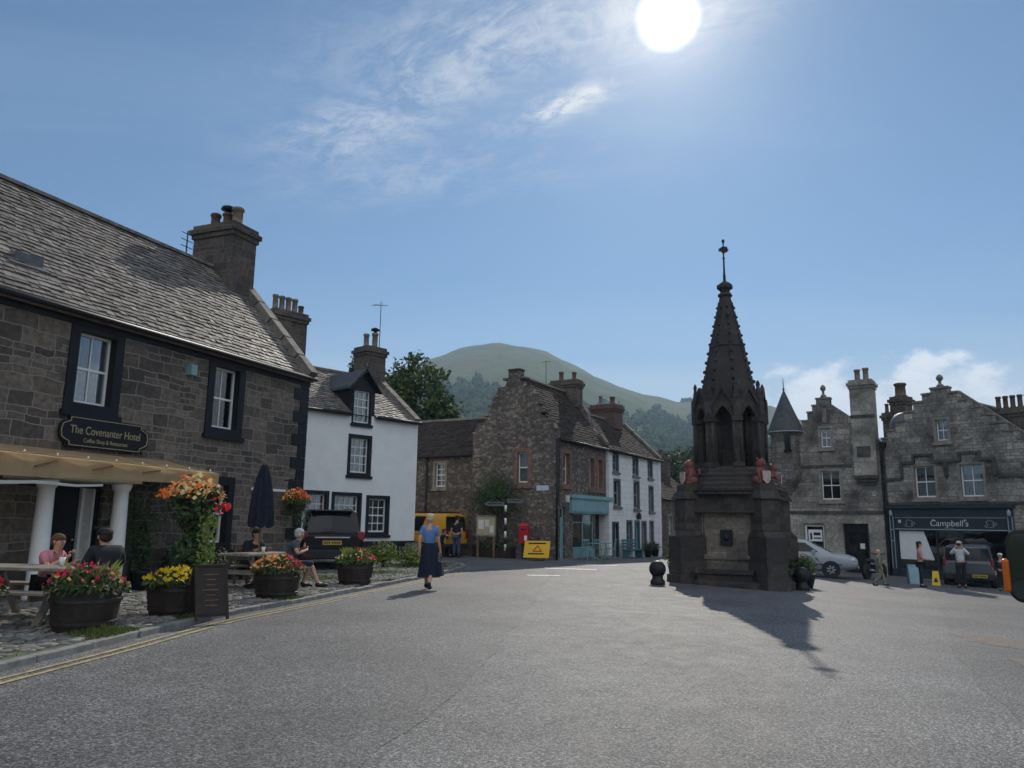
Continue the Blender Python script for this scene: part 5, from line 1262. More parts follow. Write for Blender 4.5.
def foliage(mb, c, r, n, size, ms, dome=True):
    for _ in range(n):
        a = random.uniform(0, 2*pi); u = random.random()**.5; z = random.random()
        x, y = r[0]*u*cos(a), r[1]*u*sin(a); h = r[2]*(1-u*u*.65)*(.35+.65*z) if dome else r[2]*z
        mb.leaf((c[0]+x, c[1]+y, c[2]+h), size*random.uniform(.6, 1.3), random.choice(ms), Vector((x/r[0]+random.gauss(0, .5), y/r[1]+random.gauss(0, .5), .6+random.gauss(0, .5))))
def blooms(mb, c, r, n, size, ms, pick=None):
    for _ in range(n):
        a = random.uniform(0, 2*pi); u = random.random()**.5
        x, y = r[0]*u*cos(a), r[1]*u*sin(a); h = r[2]*(1-u*u*.65)*random.uniform(.85, 1.12)
        m = pick(x, y) if pick else random.choice(ms)
        mb.blossom((c[0]+x, c[1]+y, c[2]+h), size*random.uniform(.7, 1.3), m)
GREEN = ['leaf_dark', 'leaf_mid', 'leaf_light', 'leaf_lime', 'leaf_dry']
def barrel_planter(label, x, y, fmats, pick, fr=(.5, .5, .42), nf=90, fs=.045, tall=None, h=.5, r=.415, nl=700, lm=(0, 0, 1, 1, 2), z0=PAVE_Z):
    t = thing('barrel_planter', label, 'planter', (x, y, z0), random.uniform(0, 1), 'half-barrel planters along the cobbled pavement')
    mb = MB(); prof = [(r*.84, 0), (r*.93, h*.35), (r*.99, h*.7), (r, h), (r*.93, h), (r*.9, h-.08)]
    mb.lathe((0, 0, 0), prof, 24, 0, False); tb = mb.build('tub', M['barrel'], t)
    for z, q in ((h*.22, .905), (h*.78, 1.005)): mb = MB(); mb.lathe((0, 0, 0), [(r*q+.004, z-.022), (r*q+.012, z-.02), (r*q+.014, z+.02), (r*q+.006, z+.024)], 24, 0, False); mb.build('hoop', M['hoop'], tb)
    mb = MB(); mb.lathe((0, 0, 0), [(r*.91, h-.07), (.02, h-.03)], 20); mb.build('soil', M['soil'], t)
    mb = MB(); foliage(mb, (0, 0, h-.08), fr, nl, .085, lm)
    if tall:
        for _ in range(tall[1]):
            a = random.uniform(0, 6.28); q = random.random()*.16; b = .012; hh = tall[0]*random.uniform(.6, 1); cx, cy = tall[2]+q*cos(a), q*sin(a); d = random.uniform(0, 3.14)
            mb.face([(cx-b*cos(d), cy-b*sin(d), h), (cx+b*cos(d), cy+b*sin(d), h), (cx+q*.9*cos(a)+b*cos(d), cy+q*.9*sin(a), h+hh*.8), (cx+q*1.5*cos(a), cy+q*1.5*sin(a), h+hh)], 3)
    mb.build('foliage', [M[m] for m in GREEN], t)
    mb = MB(); blooms(mb, (0, 0, h-.06), fr, nf, fs, range(len(fmats)), pick); mb.build('blossoms', [M[m] for m in fmats], t)
    return t
barrel_planter('half barrel of crimson flowers with lime leaves in front of the weathered picnic table', -5.5, 10.35, ['fl_crimson', 'fl_red', 'fl_pink', 'fl_peach'], lambda x, y: random.choice((0, 0, 0, 1, 1, 2, 3)), (.52, .5, .40), 95, .028, (.42, 40, .05))
barrel_planter('half barrel with pale hoops filled with bright yellow flowers', -5.05, 12.05, ['fl_yellow'], lambda x, y: 0, (.5, .46, .26), 210, .03)
barrel_planter('half barrel of mixed peach and red flowers beside the white-haired seated man', -4.32, 14.75, ['fl_peach', 'fl_red', 'fl_orange', 'fl_pink', 'fl_cream'], lambda x, y: random.choice((1, 1, 3)) if x > .12 else random.choice((0, 0, 2, 4)), (.5, .46, .36), 170, .026, nl=800, lm=(1, 1, 2, 4))
barrel_planter('half barrel with pink flowers and a yellow-green bush behind the walking woman', -3.55, 18.2, ['fl_crimson', 'fl_pink', 'fl_red', 'fl_cream'], lambda x, y: random.choice((0, 1, 2)) if x > .1 or random.random() < .3 else 3, (.48, .45, .36), 90, .028, (.36, 110, 0), lm=(1, 2, 2, 3))
barrel_planter('half barrel of red flowers cut off by the left edge of the photo', -6.75, 9.75, ['fl_red', 'fl_crimson'], lambda x, y: random.choice((0, 0, 1)), (.5, .46, .38), 110, .03)
# flower tower and hanging basket
t = thing('flower_tower', 'tall column of trailing greenery crowned with orange, cream and red flowers above the yellow planter', 'flower tower', (-5.16, 12.75, PAVE_Z))
mb = MB(); mb.tube([(0, 0, 0), (0, 0, 2.05)], .045, 8); mb.lathe((0, 0, 0), [(.3, 0), (.3, .05), (.05, .09)], 14); mb.build('post', M['iron'], t)
mb = MB(); mb.lathe((0, 0, 0), [(.06, 1.5), (.26, 1.6), (.34, 1.82), (.33, 1.84)], 16); mb.build('basket', M['barrel'], t)
mb = MB()
for _ in range(1500):
    z = random.uniform(.62, 1.95); r = .25+.30*max(0, (z-1.2)/.75)**1.2+.1*sin(z*9); a = random.uniform(0, 6.28); q = r*random.random()**.4
    mb.leaf((q*cos(a), q*sin(a), z), random.uniform(.06, .12), random.choice((0, 0, 0, 1, 1)), Vector((cos(a), sin(a), .3+random.gauss(0, .4))))
for _ in range(260):
    z = random.uniform(.5, 1.5); a = random.uniform(-.9, .6); q = random.uniform(.25, .36); mb.leaf((q*cos(a)+.04, q*sin(a)-.1, z), .08, random.choice((2, 3, 3)), Vector((cos(a), -.4, .2)))
mb.build('foliage', [M[m] for m in GREEN], t)
mb = MB()
for _ in range(330):
    a = random.uniform(0, 6.28); u = random.random()**.5; x = .58*u*cos(a); y = .5*u*sin(a); z = 1.86+.30*(1-u*u)*random.uniform(.2, 1.1)-.12*u*random.random()
    m = random.choice((0, 0, 1)) if x < -.2 else (random.choice((3, 3, 4)) if x > .38 else random.choice((1, 2, 2, 1, 0)))
    mb.blossom((x, y, z-(.22 if x > .38 else 0)), random.uniform(.028, .05), m)
mb.build('blossoms', [M[m] for m in ('fl_orange', 'fl_peach', 'fl_cream', 'fl_red', 'fl_red')], t)
bx, by, _ = on_inn(-.95, -.52)
t = thing('hanging_basket', 'hanging basket of orange and peach flowers on the black corner of the inn', 'hanging basket', (bx-.12, by-.2, 1.62)); t.scale = (.84, .84, .9)
mb = MB(); mb.lathe((0, 0, 0), [(.05, .02), (.2, .1), (.29, .3), (.28, .32)], 14); mb.build('basket', M['barrel'], t)
mb = MB(); q = on_inn(-.95, 0); mb.tube([(q[0]-bx, q[1]-by, 1.0), (0, 0, 1.08)], .015, 6)
for k in range(3): mb.tube([(.27*cos(k*2.1), .27*sin(k*2.1), .3), (0, 0, 1.06)], .006, 5)
mb.build('bracket', M['iron'], t)
mb = MB(); foliage(mb, (0, 0, .22), (.44, .44, .5), 500, .085, (0, 1, 1, 2))
for _ in range(260): a = random.uniform(0, 6.28); q = random.uniform(.22, .42); mb.leaf((q*cos(a), q*sin(a), random.uniform(-.3, .3)), .075, random.choice((0, 1, 2)))
mb.build('foliage', [M[m] for m in GREEN], t)
mb = MB(); blooms(mb, (0, 0, .28), (.46, .46, .48), 220, .03, (0, 1, 2), lambda x, y: random.choice((0, 0, 3)) if x > 0 else random.choice((1, 1, 2, 0))); mb.build('blossoms', [M[m] for m in ('fl_orange', 'fl_peach', 'fl_cream', 'fl_red')], t)
# shrubs against the inn
def shrub(name, label, cat, loc, r, n, size, ms, pot=None, group=None, cone=False):
    t = thing(name, label, cat, loc, 0, group); z0 = 0
    if pot: mb = MB(); mb.lathe((0, 0, 0), [(pot*.75, 0), (pot, .34), (pot*1.08, .36), (pot*1.05, .40), (pot*.9, .40), (pot*.88, .3)], 16); mb.build('pot', M['navy_paint'], t); z0 = .3
    mb = MB(); mb.tube([(0, 0, 0), (0, 0, z0+r[2]*.7)], .03, 6)
    for k in range(5): a = k*1.3; mb.tube([(0, 0, z0+.05), (r[0]*.5*cos(a), r[1]*.5*sin(a), z0+r[2]*.6)], [.02, .008], 5)
    mb.build('stem', M['bark'], t)
    mb = MB()
    for _ in range(n):
        v = Vector((random.gauss(0, 1), random.gauss(0, 1), random.gauss(0, 1))).normalized()*random.random()**.4
        z = (v.z+1)/2; k = (1-z*.75) if cone else 1
        bx = 1+.18*sin(5*atan2(v.y, v.x)+4*z)
        mb.leaf((v.x*r[0]*k*bx, v.y*r[1]*k*bx, z0+z*r[2]), size*random.uniform(.6, 1.4), random.choice(ms), v+Vector((random.gauss(0, .4), random.gauss(0, .4), .3)))
    mb.build('foliage', [M[m] for m in GREEN], t); return t
def inn_at(x, y): p = on_inn(x, y, PAVE_Z); return p
shrub('conifer', 'dark upright potted conifer beside the right-hand white porch column', 'conifer', inn_at(-6.35, -.75), (.24, .24, 1.15), 900, .07, (0, 0, 0, 1), .2, None, True)
for k, (x, lb, rr, ms) in enumerate(((-5.15, 'leafy dark shrub under the left side of the ground-floor inn window', (.5, .38, 1.0), (0, 0, 1)), (-4.2, 'bright green shrub under the middle of the ground-floor inn window', (.5, .4, .85), (1, 1, 2)), (-3.2, 'dark round shrub against the inn wall behind the folded parasol', (.55, .4, .8), (0, 0, 1)))):
    shrub('wall_shrub', lb, 'shrub', inn_at(x, -.55), rr, 800, .085, ms, None, 'shrubs along the inn wall')
shrub('bush', 'low yellow-green bush on the pavement in front of the white house, nearer the dark car', 'bush', (-3.95, 24.6, PAVE_Z), (.55, .5, .85), 900, .08, (2, 2, 3, 3), None, 'low bushes by the white house')
shrub('bush', 'low yellow-green bush on the pavement in front of the white house, nearer the kerb', 'bush', (-3.15, 25.2, PAVE_Z), (.5, .5, .72), 900, .08, (2, 3, 3, 4), None, 'low bushes by the white house')
def creeper(label, place, n, size, ms, name='climbing_ivy'):
    t = thing(name, label, 'climber', place(0, 0, 0)); o = Vector(place(0, 0, 0)); return t, o
t = thing('climbing_ivy', 'dark ivy climbing the inn wall beside the right-hand porch column', 'climber', inn_at(-6.0, -.02)); t.rotation_euler = (0, 0, radians(68))
mb = MB()
for _ in range(900): z = random.uniform(.6, 2.35); x = random.gauss(0, .28+.12*(z-.6)); mb.leaf((x, -.05-random.random()*.2, z), random.uniform(.05, .1), random.choice((0, 0, 1)), Vector((random.gauss(0, .4), -1, .3)))
mb.build('foliage', [M[m] for m in GREEN], t)
mb = MB(); mb.tube([(0, -.03, 0), (.05, -.04, 1.0), (-.1, -.04, 2.2)], [.025, .02, .01], 6); mb.build('stem', M['bark'], t)
# shrub on the crowstepped gable
gx = lambda a, d=0: (GO[0]-.866*a-.5*d, GO[1]+.5*a-.866*d)
q = gx(2.9, .15); t = thing('wall_shrub', 'dark green spreading shrub trained on the crowstepped gable above the fingerpost', 'climber', (q[0], q[1], 0)); t.rotation_euler = (0, 0, radians(-30))
mb = MB()
for _ in range(1700):
    x = random.gauss(0, .55); z = 2.75+random.gauss(0, .42)-.25*abs(x)
    if abs(x) > 1.35 or not 1.9 < z < 3.95: continue
    mb.leaf((x, -random.random()*.45*(1-abs(x)/1.6), z), random.uniform(.07, .15), random.choice((0, 0, 0, 1)), Vector((random.gauss(0, .5), -1, .4)))
mb.build('foliage', [M[m] for m in GREEN], t); mb = MB(); mb.tube([(.2, -.05, 0), (.1, -.1, 1.2), (0, -.12, 2.9)], [.06, .05, .02], 7)
for s in (-1, 1): mb.tube([(.08, -.1, 1.7), (s*.5, -.12, 2.5), (s*.9, -.1, 2.9)], [.03, .02, .01], 6)
mb.build('stem', M['bark'], t)
shrub('potted_shrub', 'yellow-green bush in a dark pot at the right foot of the fountain', 'planter', (8.82, 23.75, gz(8.82)), (.48, .42, .72), 800, .085, (0, 1, 2, 2), .36)
shrub('potted_shrub', 'small pale leafy bush in a pot at the back left foot of the fountain', 'planter', (5.15, 24.6, gz(5.15)), (.3, .3, .75), 350, .085, (1, 2, 3), .2)
for k, (a, lb) in enumerate(((3.15, 'brown timber trough of plants under the noticeboard end of the gable'), (2.2, 'timber trough with trailing leaves between the fingerpost and the yellow board'))):
    q = gx(a, .75); t = thing('plant_trough', lb, 'planter', (q[0], q[1], 0), radians(-30), 'plant troughs below the gable')
    mb = MB(); mb.box(-.5, .5, -.2, .2, 0, .42)
    for x in (-.5, .46): mb.box(x-.01, x+.05, -.22, .22, -.02, .46)
    mb.build('trough', M['barrel'], t); mb = MB(); foliage(mb, (0, 0, .36), (.55, .25, .35), 260, .1, (0, 1, 1, 2)); mb.build('foliage', [M[m] for m in GREEN], t)

# ------------------------------------------------------------------ street furniture
def ball_bollard(label, x, y, s=1.0):
    t = thing('ball_bollard', label, 'bollard', (x, y, gz(x)), 0, 'black ball bollards round the fountain'); mb = MB()
    mb.lathe((0, 0, 0), [(.20*s, -.05), (.20*s, .1*s), (.15*s, .16*s), (.15*s, .24*s)], 18); mb.build('base', M['iron'], t)
    mb = MB(); mb.ell((0, 0, .42*s), (.23*s, .23*s, .23*s), 0, 20, 14); mb.build('ball', M['iron'], t)
ball_bollard('black ball bollard standing alone to the left of the fountain', 4.05, 21.6)
ball_bollard('black ball bollard beside the potted bush at the right of the fountain', 8.35, 22.6)
def picnic(name, label, loc, rz, L, m):
    t = thing(name, label, 'picnic table', loc, rz, 'picnic tables outside the inn'); mb = MB()
    for k in range(5): y = -.32+.16*k; mb.box(-L/2, L/2, y-.07, y+.07, .70, .745)
    for x in (-L*.36, L*.36): mb.box(x-.03, x+.03, -.36, .36, .63, .698)
    mb.build('tabletop', M[m], t, bevel=.006)
    for s in (-1, 1):
        mb = MB()
        for k in (0, 1): y = s*(.62+.15*k); mb.box(-L/2, L/2, y-.065, y+.065, .42, .46)
        mb.build('seat', M[m], t, bevel=.006)
    for x in (-L*.36, L*.36):
        for s in (-1, 1): mb = MB(); mb.bar((x+.05, s*.22, .69), (x+.05, s*.66, .0), .045, .10, 0, (1, 0, 0)); mb.build('leg', M[m], t)
        mb = MB(); mb.box(x-.02, x+.02, -.76, .76, .33, .418); mb.build('crossbeam', M[m], t)
    return t
picnic('picnic_table', 'weathered wooden picnic table under the canopy with two people talking', (-6.85, 11.25, PAVE_Z), radians(-8), 1.9, 'timber_grey')
picnic('picnic_table', 'dark picnic table below the folded parasol', (-5.28, 16.55, PAVE_Z), radians(66), 1.5, 'timber_grey')
px_, py_ = -5.34, 16.75
t = thing('folded_parasol', 'closed navy parasol standing above the picnic table', 'parasol', (px_, py_, PAVE_Z)); mb = MB(); mb.tube([(0, 0, .05), (0, 0, 2.62)], .022, 8); mb.ell((0, 0, 2.66), (.03, .03, .05)); mb.build('pole', M['timber'], t)
mb = MB(); R = []
for z, r in ((1.28, .235), (1.5, .23), (1.95, .19), (2.3, .13), (2.5, .08), (2.6, .03)):
    R.append([mb.v((r*(1+.22*cos(8*2*pi*k/48))*cos(2*pi*k/48), r*(1+.22*cos(8*2*pi*k/48))*sin(2*pi*k/48), z+.03*cos(8*2*pi*k/48))) for k in range(48)])
for a, b in zip(R, R[1:]):
    for k in range(48): mb.fi((a[k], a[(k+1) % 48], b[(k+1) % 48], b[k]), 0, True)
mb.build('canopy', M['navy_canvas'], t); mb = MB(); mb.lathe((0, 0, 0), [(.26, 0), (.26, .07), (.05, .12), (.04, .3)], 16); mb.build('base', M['iron'], t)
for lb, (x, y, z) in (('pint glass of pale beer standing on the picnic table below the parasol', (-5.12, 16.35, PAVE_Z+.745)), ('white cup standing on the weathered picnic table near the pink-shirted person', (-6.32, 11.15, PAVE_Z+.745))):
    t = tag(MB(), '', '') if False else None
    mb = MB(); mb.lathe((x, y, z), [(.028, 0), (.042, .13), (.038, .13), (.03, .02)], 12); tag(mb.build('drinking_glass' if 'pint' in lb else 'cup', M['cream_paint']), lb, 'glass' if 'pint' in lb else 'cup')
t = thing('chalkboard', 'leaning brown-framed pavement chalkboard at the kerb between two flower barrels', 'A-board', (-4.45, 11.75, PAVE_Z), radians(38)); t.scale = (.76, .9, .84)
for s, nm in ((-1, 'front_board'), (1, 'back_board')):
    mb = MB(); a0 = .30*s; lean = lambda z: s*(.30-.27*z/.92)
    mb.hexa([(-.27, lean(.1)-.012, .1), (.27, lean(.1)-.012, .1), (.27, lean(.1)+.012, .1), (-.27, lean(.1)+.012, .1), (-.27, lean(.86)-.012, .86), (.27, lean(.86)-.012, .86), (.27, lean(.86)+.012, .86), (-.27, lean(.86)+.012, .86)]); bd = mb.build(nm, plain('chalk_panel', (.028, .02, .016), .6, .3, 6), t)
    mb = MB()
    for x in (-.29, .29): mb.bar((x, lean(0), 0), (x, lean(.92), .92), .045, .04)
    mb.bar((-.29, lean(.89), .89), (.29, lean(.89), .89), .04, .05); mb.bar((-.29, lean(.08), .08), (.29, lean(.08), .08), .04, .05); mb.build('frame', M['barrel'], bd)
    if s < 0:
        mb = MB()
        for k in range(7): z = .75-.085*k; w_ = random.uniform(.1, .2); mb.bar((-w_, lean(z)-.016, z), (w_*random.uniform(.6, 1), lean(z)-.016, z), .014, .004, 0, (0, 1, 0))
        mb.build('chalk_lines', M['timber'], bd)
t = thing('fingerpost', 'black and white banded fingerpost with two arms beside the crowstepped gable', 'signpost', (-.2, 34.0, 0)); mb = MB()
for k in range(9): mb.tube([(0, 0, .28*k), (0, 0, .28*(k+1))], .05, 10, k % 2, True)
mb.build('pole', [M['iron'], M['white_paint']], t); mb = MB(); mb.ell((0, 0, 2.62), (.07, .07, .1)); mb.build('cap', M['iron'], t)
for x0, x1, z in ((-.95, -.06, 2.28), (.06, .8, 2.42)):
    mb = MB(); e = x0 if x0 < 0 else x1; i_ = x1 if x0 < 0 else x0; d = .12 if x0 < 0 else -.12
    mb.extr([(i_, z-.09), (e+d, z-.09), (e, z), (e+d, z+.09), (i_, z+.09)] if x0 > 0 else [(i_, z+.09), (e+d, z+.09), (e, z), (e+d, z-.09), (i_, z-.09)], -.02, .02); ar = mb.build('arm', M['lead'], t)
    mb = MB(); mb.bar((i_+(e-i_)*.12, -.024, z+.02), (i_+(e-i_)*.8, -.024, z+.02), .04, .004, 0, (0, 1, 0)); mb.build('arm_lettering', M['iron'], ar)
t = thing('noticeboard', 'cream parish noticeboard on two posts at the foot of the gable', 'noticeboard', (-1.05, 34.4, 0), radians(-20)); mb = MB(); mb.box(-.42, .42, -.03, .03, .95, 1.72); bd = mb.build('panel', plain('notice_panel', (.42, .38, .24), .7, .12, 4), t)
mb = MB(); mb.box(-.46, .46, -.05, .05, 1.72, 1.79); mb.box(-.46, -.42, -.045, .045, .92, 1.72); mb.box(.42, .46, -.045, .045, .92, 1.72); mb.box(-.46, .46, -.05, .05, .88, .95); mb.build('frame', M['timber_grey'], t)
for x in (-.38, .38): mb = MB(); mb.box(x-.04, x+.04, -.04, .04, 0, .88); mb.build('post', M['timber'], t)
mb = MB(); mb.box(-.36, -.1, -.034, -.031, 1.2, 1.6); mb.box(-.04, .14, -.034, -.031, 1.3, 1.6); mb.box(.18, .36, -.034, -.031, 1.05, 1.35); mb.build('notices', M['cream_paint'], bd)
t = thing('post_box', 'red post box on a pedestal in front of the gable, behind the yellow board', 'post box', (.62, 33.75, 0), radians(-15)); mb = MB(); mb.box(-.2, .2, -.17, .17, .62, 1.32); mb.lathe((0, 0, 0), [(.29, 1.32), (.29, 1.37), (.22, 1.44), (.05, 1.5)], 4, 0, False, pi/4, 1, .88); bd = mb.build('box', plain('post_red', (.42, .015, .025), .35, .1, 4), t, bevel=.02)
mb = MB(); mb.box(-.12, .12, -.185, -.17, 1.18, 1.22); mb.build('slot', M['iron'], bd); mb = MB(); mb.box(.04, .16, -.178, -.17, .75, .95); mb.build('collection_plate', M['white_paint'], bd); mb = MB(); mb.box(-.09, .09, -.09, .09, -.05, .62); mb.build('pedestal', M['iron'], t)
t = thing('roadworks_board', 'yellow temporary roadworks board leaning on a small foot below the gable', 'road sign', (1.12, 32.6, gz(1.1)), radians(-6)); mb = MB(); mb.hexa([(-.56, -.10, .12), (.50, -.10, .12), (.50, -.06, .12), (-.56, -.06, .12), (-.50, .1, .80), (.56, .1, .80), (.56, .14, .80), (-.50, .14, .80)]); bd = mb.build('panel', plain('sign_yellow', (.72, .42, .015), .5, .06, 4), t)
mb = MB()
for z, a, b in ((.70, -.34, .38), (.28, -.36, .3)): y = -.10+.2*(z-.12)/.68-.008; mb.bar((a, y, z), (b, y, z), .055, .004, 0, (0, 1, 0))
for (x, z), (x2, z2) in (((-.16, .38), (.04, .6)), ((.04, .6), (.2, .38)), ((.2, .38), (-.16, .38))): mb.bar((x, -.10+.2*(z-.12)/.68-.01, z), (x2, -.10+.2*(z2-.12)/.68-.01, z2), .04, .005, 1, (0, 1, 0))
mb.build('sign_print', [M['iron'], M['fl_red']], bd); mb = MB(); mb.bar((-.3, .0, .0), (-.3, .02, .14), .04, .04); mb.bar((.3, 0, 0), (.3, .02, .14), .04, .04); mb.bar((0, .5, 0), (0, .12, .7), .03, .03); mb.box(-.2, .3, -.2, .1, -.05, .04); mb.build('foot', M['iron'], t)
# bistro set outside the blue shop, bench by the white terrace house
su = (sin(radians(GAZ)), cos(radians(GAZ)))
def on_shop(x, d): return (GO[0]+su[0]*x+su[1]*d, GO[1]+su[1]*x-su[0]*d, -.1)
def bistro_chair(loc, rz, lb):
    t = thing('bistro_chair', lb, 'chair', loc, rz, 'pale blue cafe chairs outside the shop'); mb = MB(); mb.box(-.2, .2, -.2, .2, .43, .46); mb.build('seat', M['teal_paint'], t); mb = MB()
    for x in (-.15, -.05, .05, .15): mb.bar((x, .19, .46), (x, .24, .86), .03, .015)
    mb.bar((-.19, .24, .87), (.19, .24, .87), .03, .05); mb.build('backrest', M['teal_paint'], t)
    for x in (-.17, .17):
        for y in (-.17, .17): mb = MB(); mb.bar((x, y, .43), (x*1.15, y*1.15, 0), .025, .025); mb.build('leg', M['teal_paint'], t)
for x, r, lb in ((1.75, .5, 'pale blue cafe chair nearest the blue shop door'), (2.95, 2.6, 'pale blue cafe chair between the two small shop tables'), (4.3, 4.4, 'pale blue cafe chair farthest from the blue shop door')): bistro_chair(on_shop(x, .75), r, lb)
for x, lb in ((2.35, 'small round pale blue table nearer the blue shop door'), (3.7, 'small round pale blue table farther from the blue shop door')):
    t = thing('bistro_table', lb, 'table', on_shop(x, .75), 0, 'cafe tables outside the shop'); mb = MB(); mb.lathe((0, 0, 0), [(.32, .70), (.33, .715), (.32, .73)], 18); mb.build('tabletop', M['teal_paint'], t); mb = MB(); mb.tube([(0, 0, .02), (0, 0, .7)], .025, 8)
    for k in range(3): mb.bar((0, 0, .12), (.25*cos(k*2.1), .25*sin(k*2.1), .01), .03, .03)
    mb.build('leg', M['teal_paint'], t)
a3 = radians(31); w3p = lambda x, d: (4.88+sin(a3)*x+cos(a3)*d, 38.5+cos(a3)*x-sin(a3)*d, -.22)
t = thing('street_bench', 'dark teal bench against the white three-storey house', 'bench', w3p(1.9, .45), radians(59)); mb = MB(); mb.box(-.95, .95, -.2, .2, .42, .47); mb.build('seat', M['teal_dark'], t); mb = MB()
for z in (.55, .7, .85): mb.box(-.95, .95, .18, .21, z, z+.1)
mb.build('backrest', M['teal_dark'], t)
for x in (-.85, .85): mb = MB(); mb.box(x-.03, x+.03, -.19, .19, -.05, .42); mb.box(x-.028, x+.028, .14, .18, .42, .9); mb.build('leg', M['teal_dark'], t)
for x, lb in ((4.15, 'dark green potted plant left of the far white-house windows'), (5.2, 'low dark potted plant below the far white-house window')): q = w3p(x, .4); shrub('potted_shrub', lb, 'planter', q, (.32, .3, .5), 260, .09, (0, 0, 1), .22)
t = thing('shop_a_board', 'pale blue A-board in front of the dark shopfront', 'A-board', (15.5, 30.3, gz(15.5)-.02), radians(-10)); t.scale = (.66, .7, .75)
for s, nm in ((-1, 'front_board'), (1, 'back_board')):
    mb = MB(); mb.hexa([(-.3, s*.28-.015, 0), (.3, s*.28-.015, 0), (.3, s*.28+.015, 0), (-.3, s*.28+.015, 0), (-.3, s*.03-.015, .98), (.3, s*.03-.015, .98), (.3, s*.03+.015, .98), (-.3, s*.03+.015, .98)]); bd = mb.build(nm, plain('pale_blue', (.22, .28, .36), .5, .1, 4), t)
    if s < 0: mb = MB(); mb.hexa([(-.22, -.268, .12), (.22, -.268, .12), (.22, -.262, .12), (-.22, -.262, .12), (-.22, -.083, .85), (.22, -.083, .85), (.22, -.077, .85), (-.22, -.077, .85)]); mb.build('poster', M['teal_paint'], bd)
t = thing('wet_floor_sign', 'small yellow folding caution sign on the ground by the shop', 'caution sign', (16.3, 30.2, gz(16.3)), radians(-30)); t.scale = (.85, .85, .85)
for s, nm in ((-1, 'front_board'), (1, 'back_board')):
    mb = MB(); mb.hexa([(-.17, s*.2-.01, 0), (.17, s*.2-.01, 0), (.17, s*.2+.01, 0), (-.17, s*.2+.01, 0), (-.12, s*.02-.01, .62), (.12, s*.02-.01, .62), (.12, s*.02+.01, .62), (-.12, s*.02+.01, .62)]); bd = mb.build(nm, plain('caution_yellow', (.75, .5, .02), .45, .05, 4), t)
    if s < 0: mb = MB(); mb.hexa([(-.09, -.175, .14), (.09, -.175, .14), (.09, -.17, .14), (-.09, -.17, .14), (-.01, -.085, .42), (.01, -.085, .42), (.01, -.08, .42), (-.01, -.08, .42)]); mb.build('warning_triangle', M['iron'], bd)
# ------------------------------------------------------------------ vehicles (local x forward)
def paint(name, c, r=.22):
    k = NT(name); k.col(c); k.rough(r); k.b.inputs['Coat Weight'].default_value = .45; k.b.inputs['Coat Roughness'].default_value = .05; k.b.inputs['Specular IOR Level'].default_value = .5
    return k.m
M['tyre'] = plain('tyre', (.02, .02, .021), .85, .2, 12); M['rim'] = plain('rim', (.42, .43, .45), .3, .1, 5, metal=.8); M['tail_red'] = plain('tail_red', (.20, .012, .016), .2, .1, 9, spec=.6); M['lamp_clear'] = plain('lamp_clear', (.62, .64, .66), .12, .1, 9, spec=.7); M['black_plastic'] = plain('black_plastic', (.022, .022, .024), .55, .15, 9); M['plate_yellow'] = plain('plate_yellow', (.46, .33, .05), .45, .05, 5); M['amber'] = plain('amber', (.85, .20, .015), .3, .1, 9, spec=.5, trans=.35)
def wheel(parent, x, y, r, wdt, sgn):
    mb = MB(); mb.lathe((x, y, r), [(r*.66, -wdt/2), (r*.93, -wdt/2), (r, -wdt*.3), (r, wdt*.3), (r*.93, wdt/2), (r*.66, wdt/2)], 26, 0, True, 0, 1, 1, 'y'); w_ = mb.build('wheel', M['tyre'], parent)
    mb = MB(); o = y+sgn*wdt*.42; mb.lathe((x, o-.012, r), [(r*.68, 0), (r*.68, .024)], 24, 0, False, 0, 1, 1, 'y'); mb.lathe((x, o-.0, r), [(r*.17, -.02), (r*.17, .03*sgn+.0)], 12, 0, False, 0, 1, 1, 'y')
    rm = mb.build('hub', M['black_plastic'], w_); mb = MB()
    for k in range(7): a = 2*pi*k/7; mb.bar((x+r*.12*cos(a), o+sgn*.02, r+r*.12*sin(a)), (x+r*.64*cos(a), o+sgn*.016, r+r*.64*sin(a)), r*.17, .02, 0, (0, 1, 0))
    mb.lathe((x, o+sgn*.01, r), [(r*.62, -.012), (r*.68, -.012), (r*.68, .012), (r*.62, .012)], 24, 0, False, 0, 1, 1, 'y'); mb.build('rim', M['rim'], w_); return w_
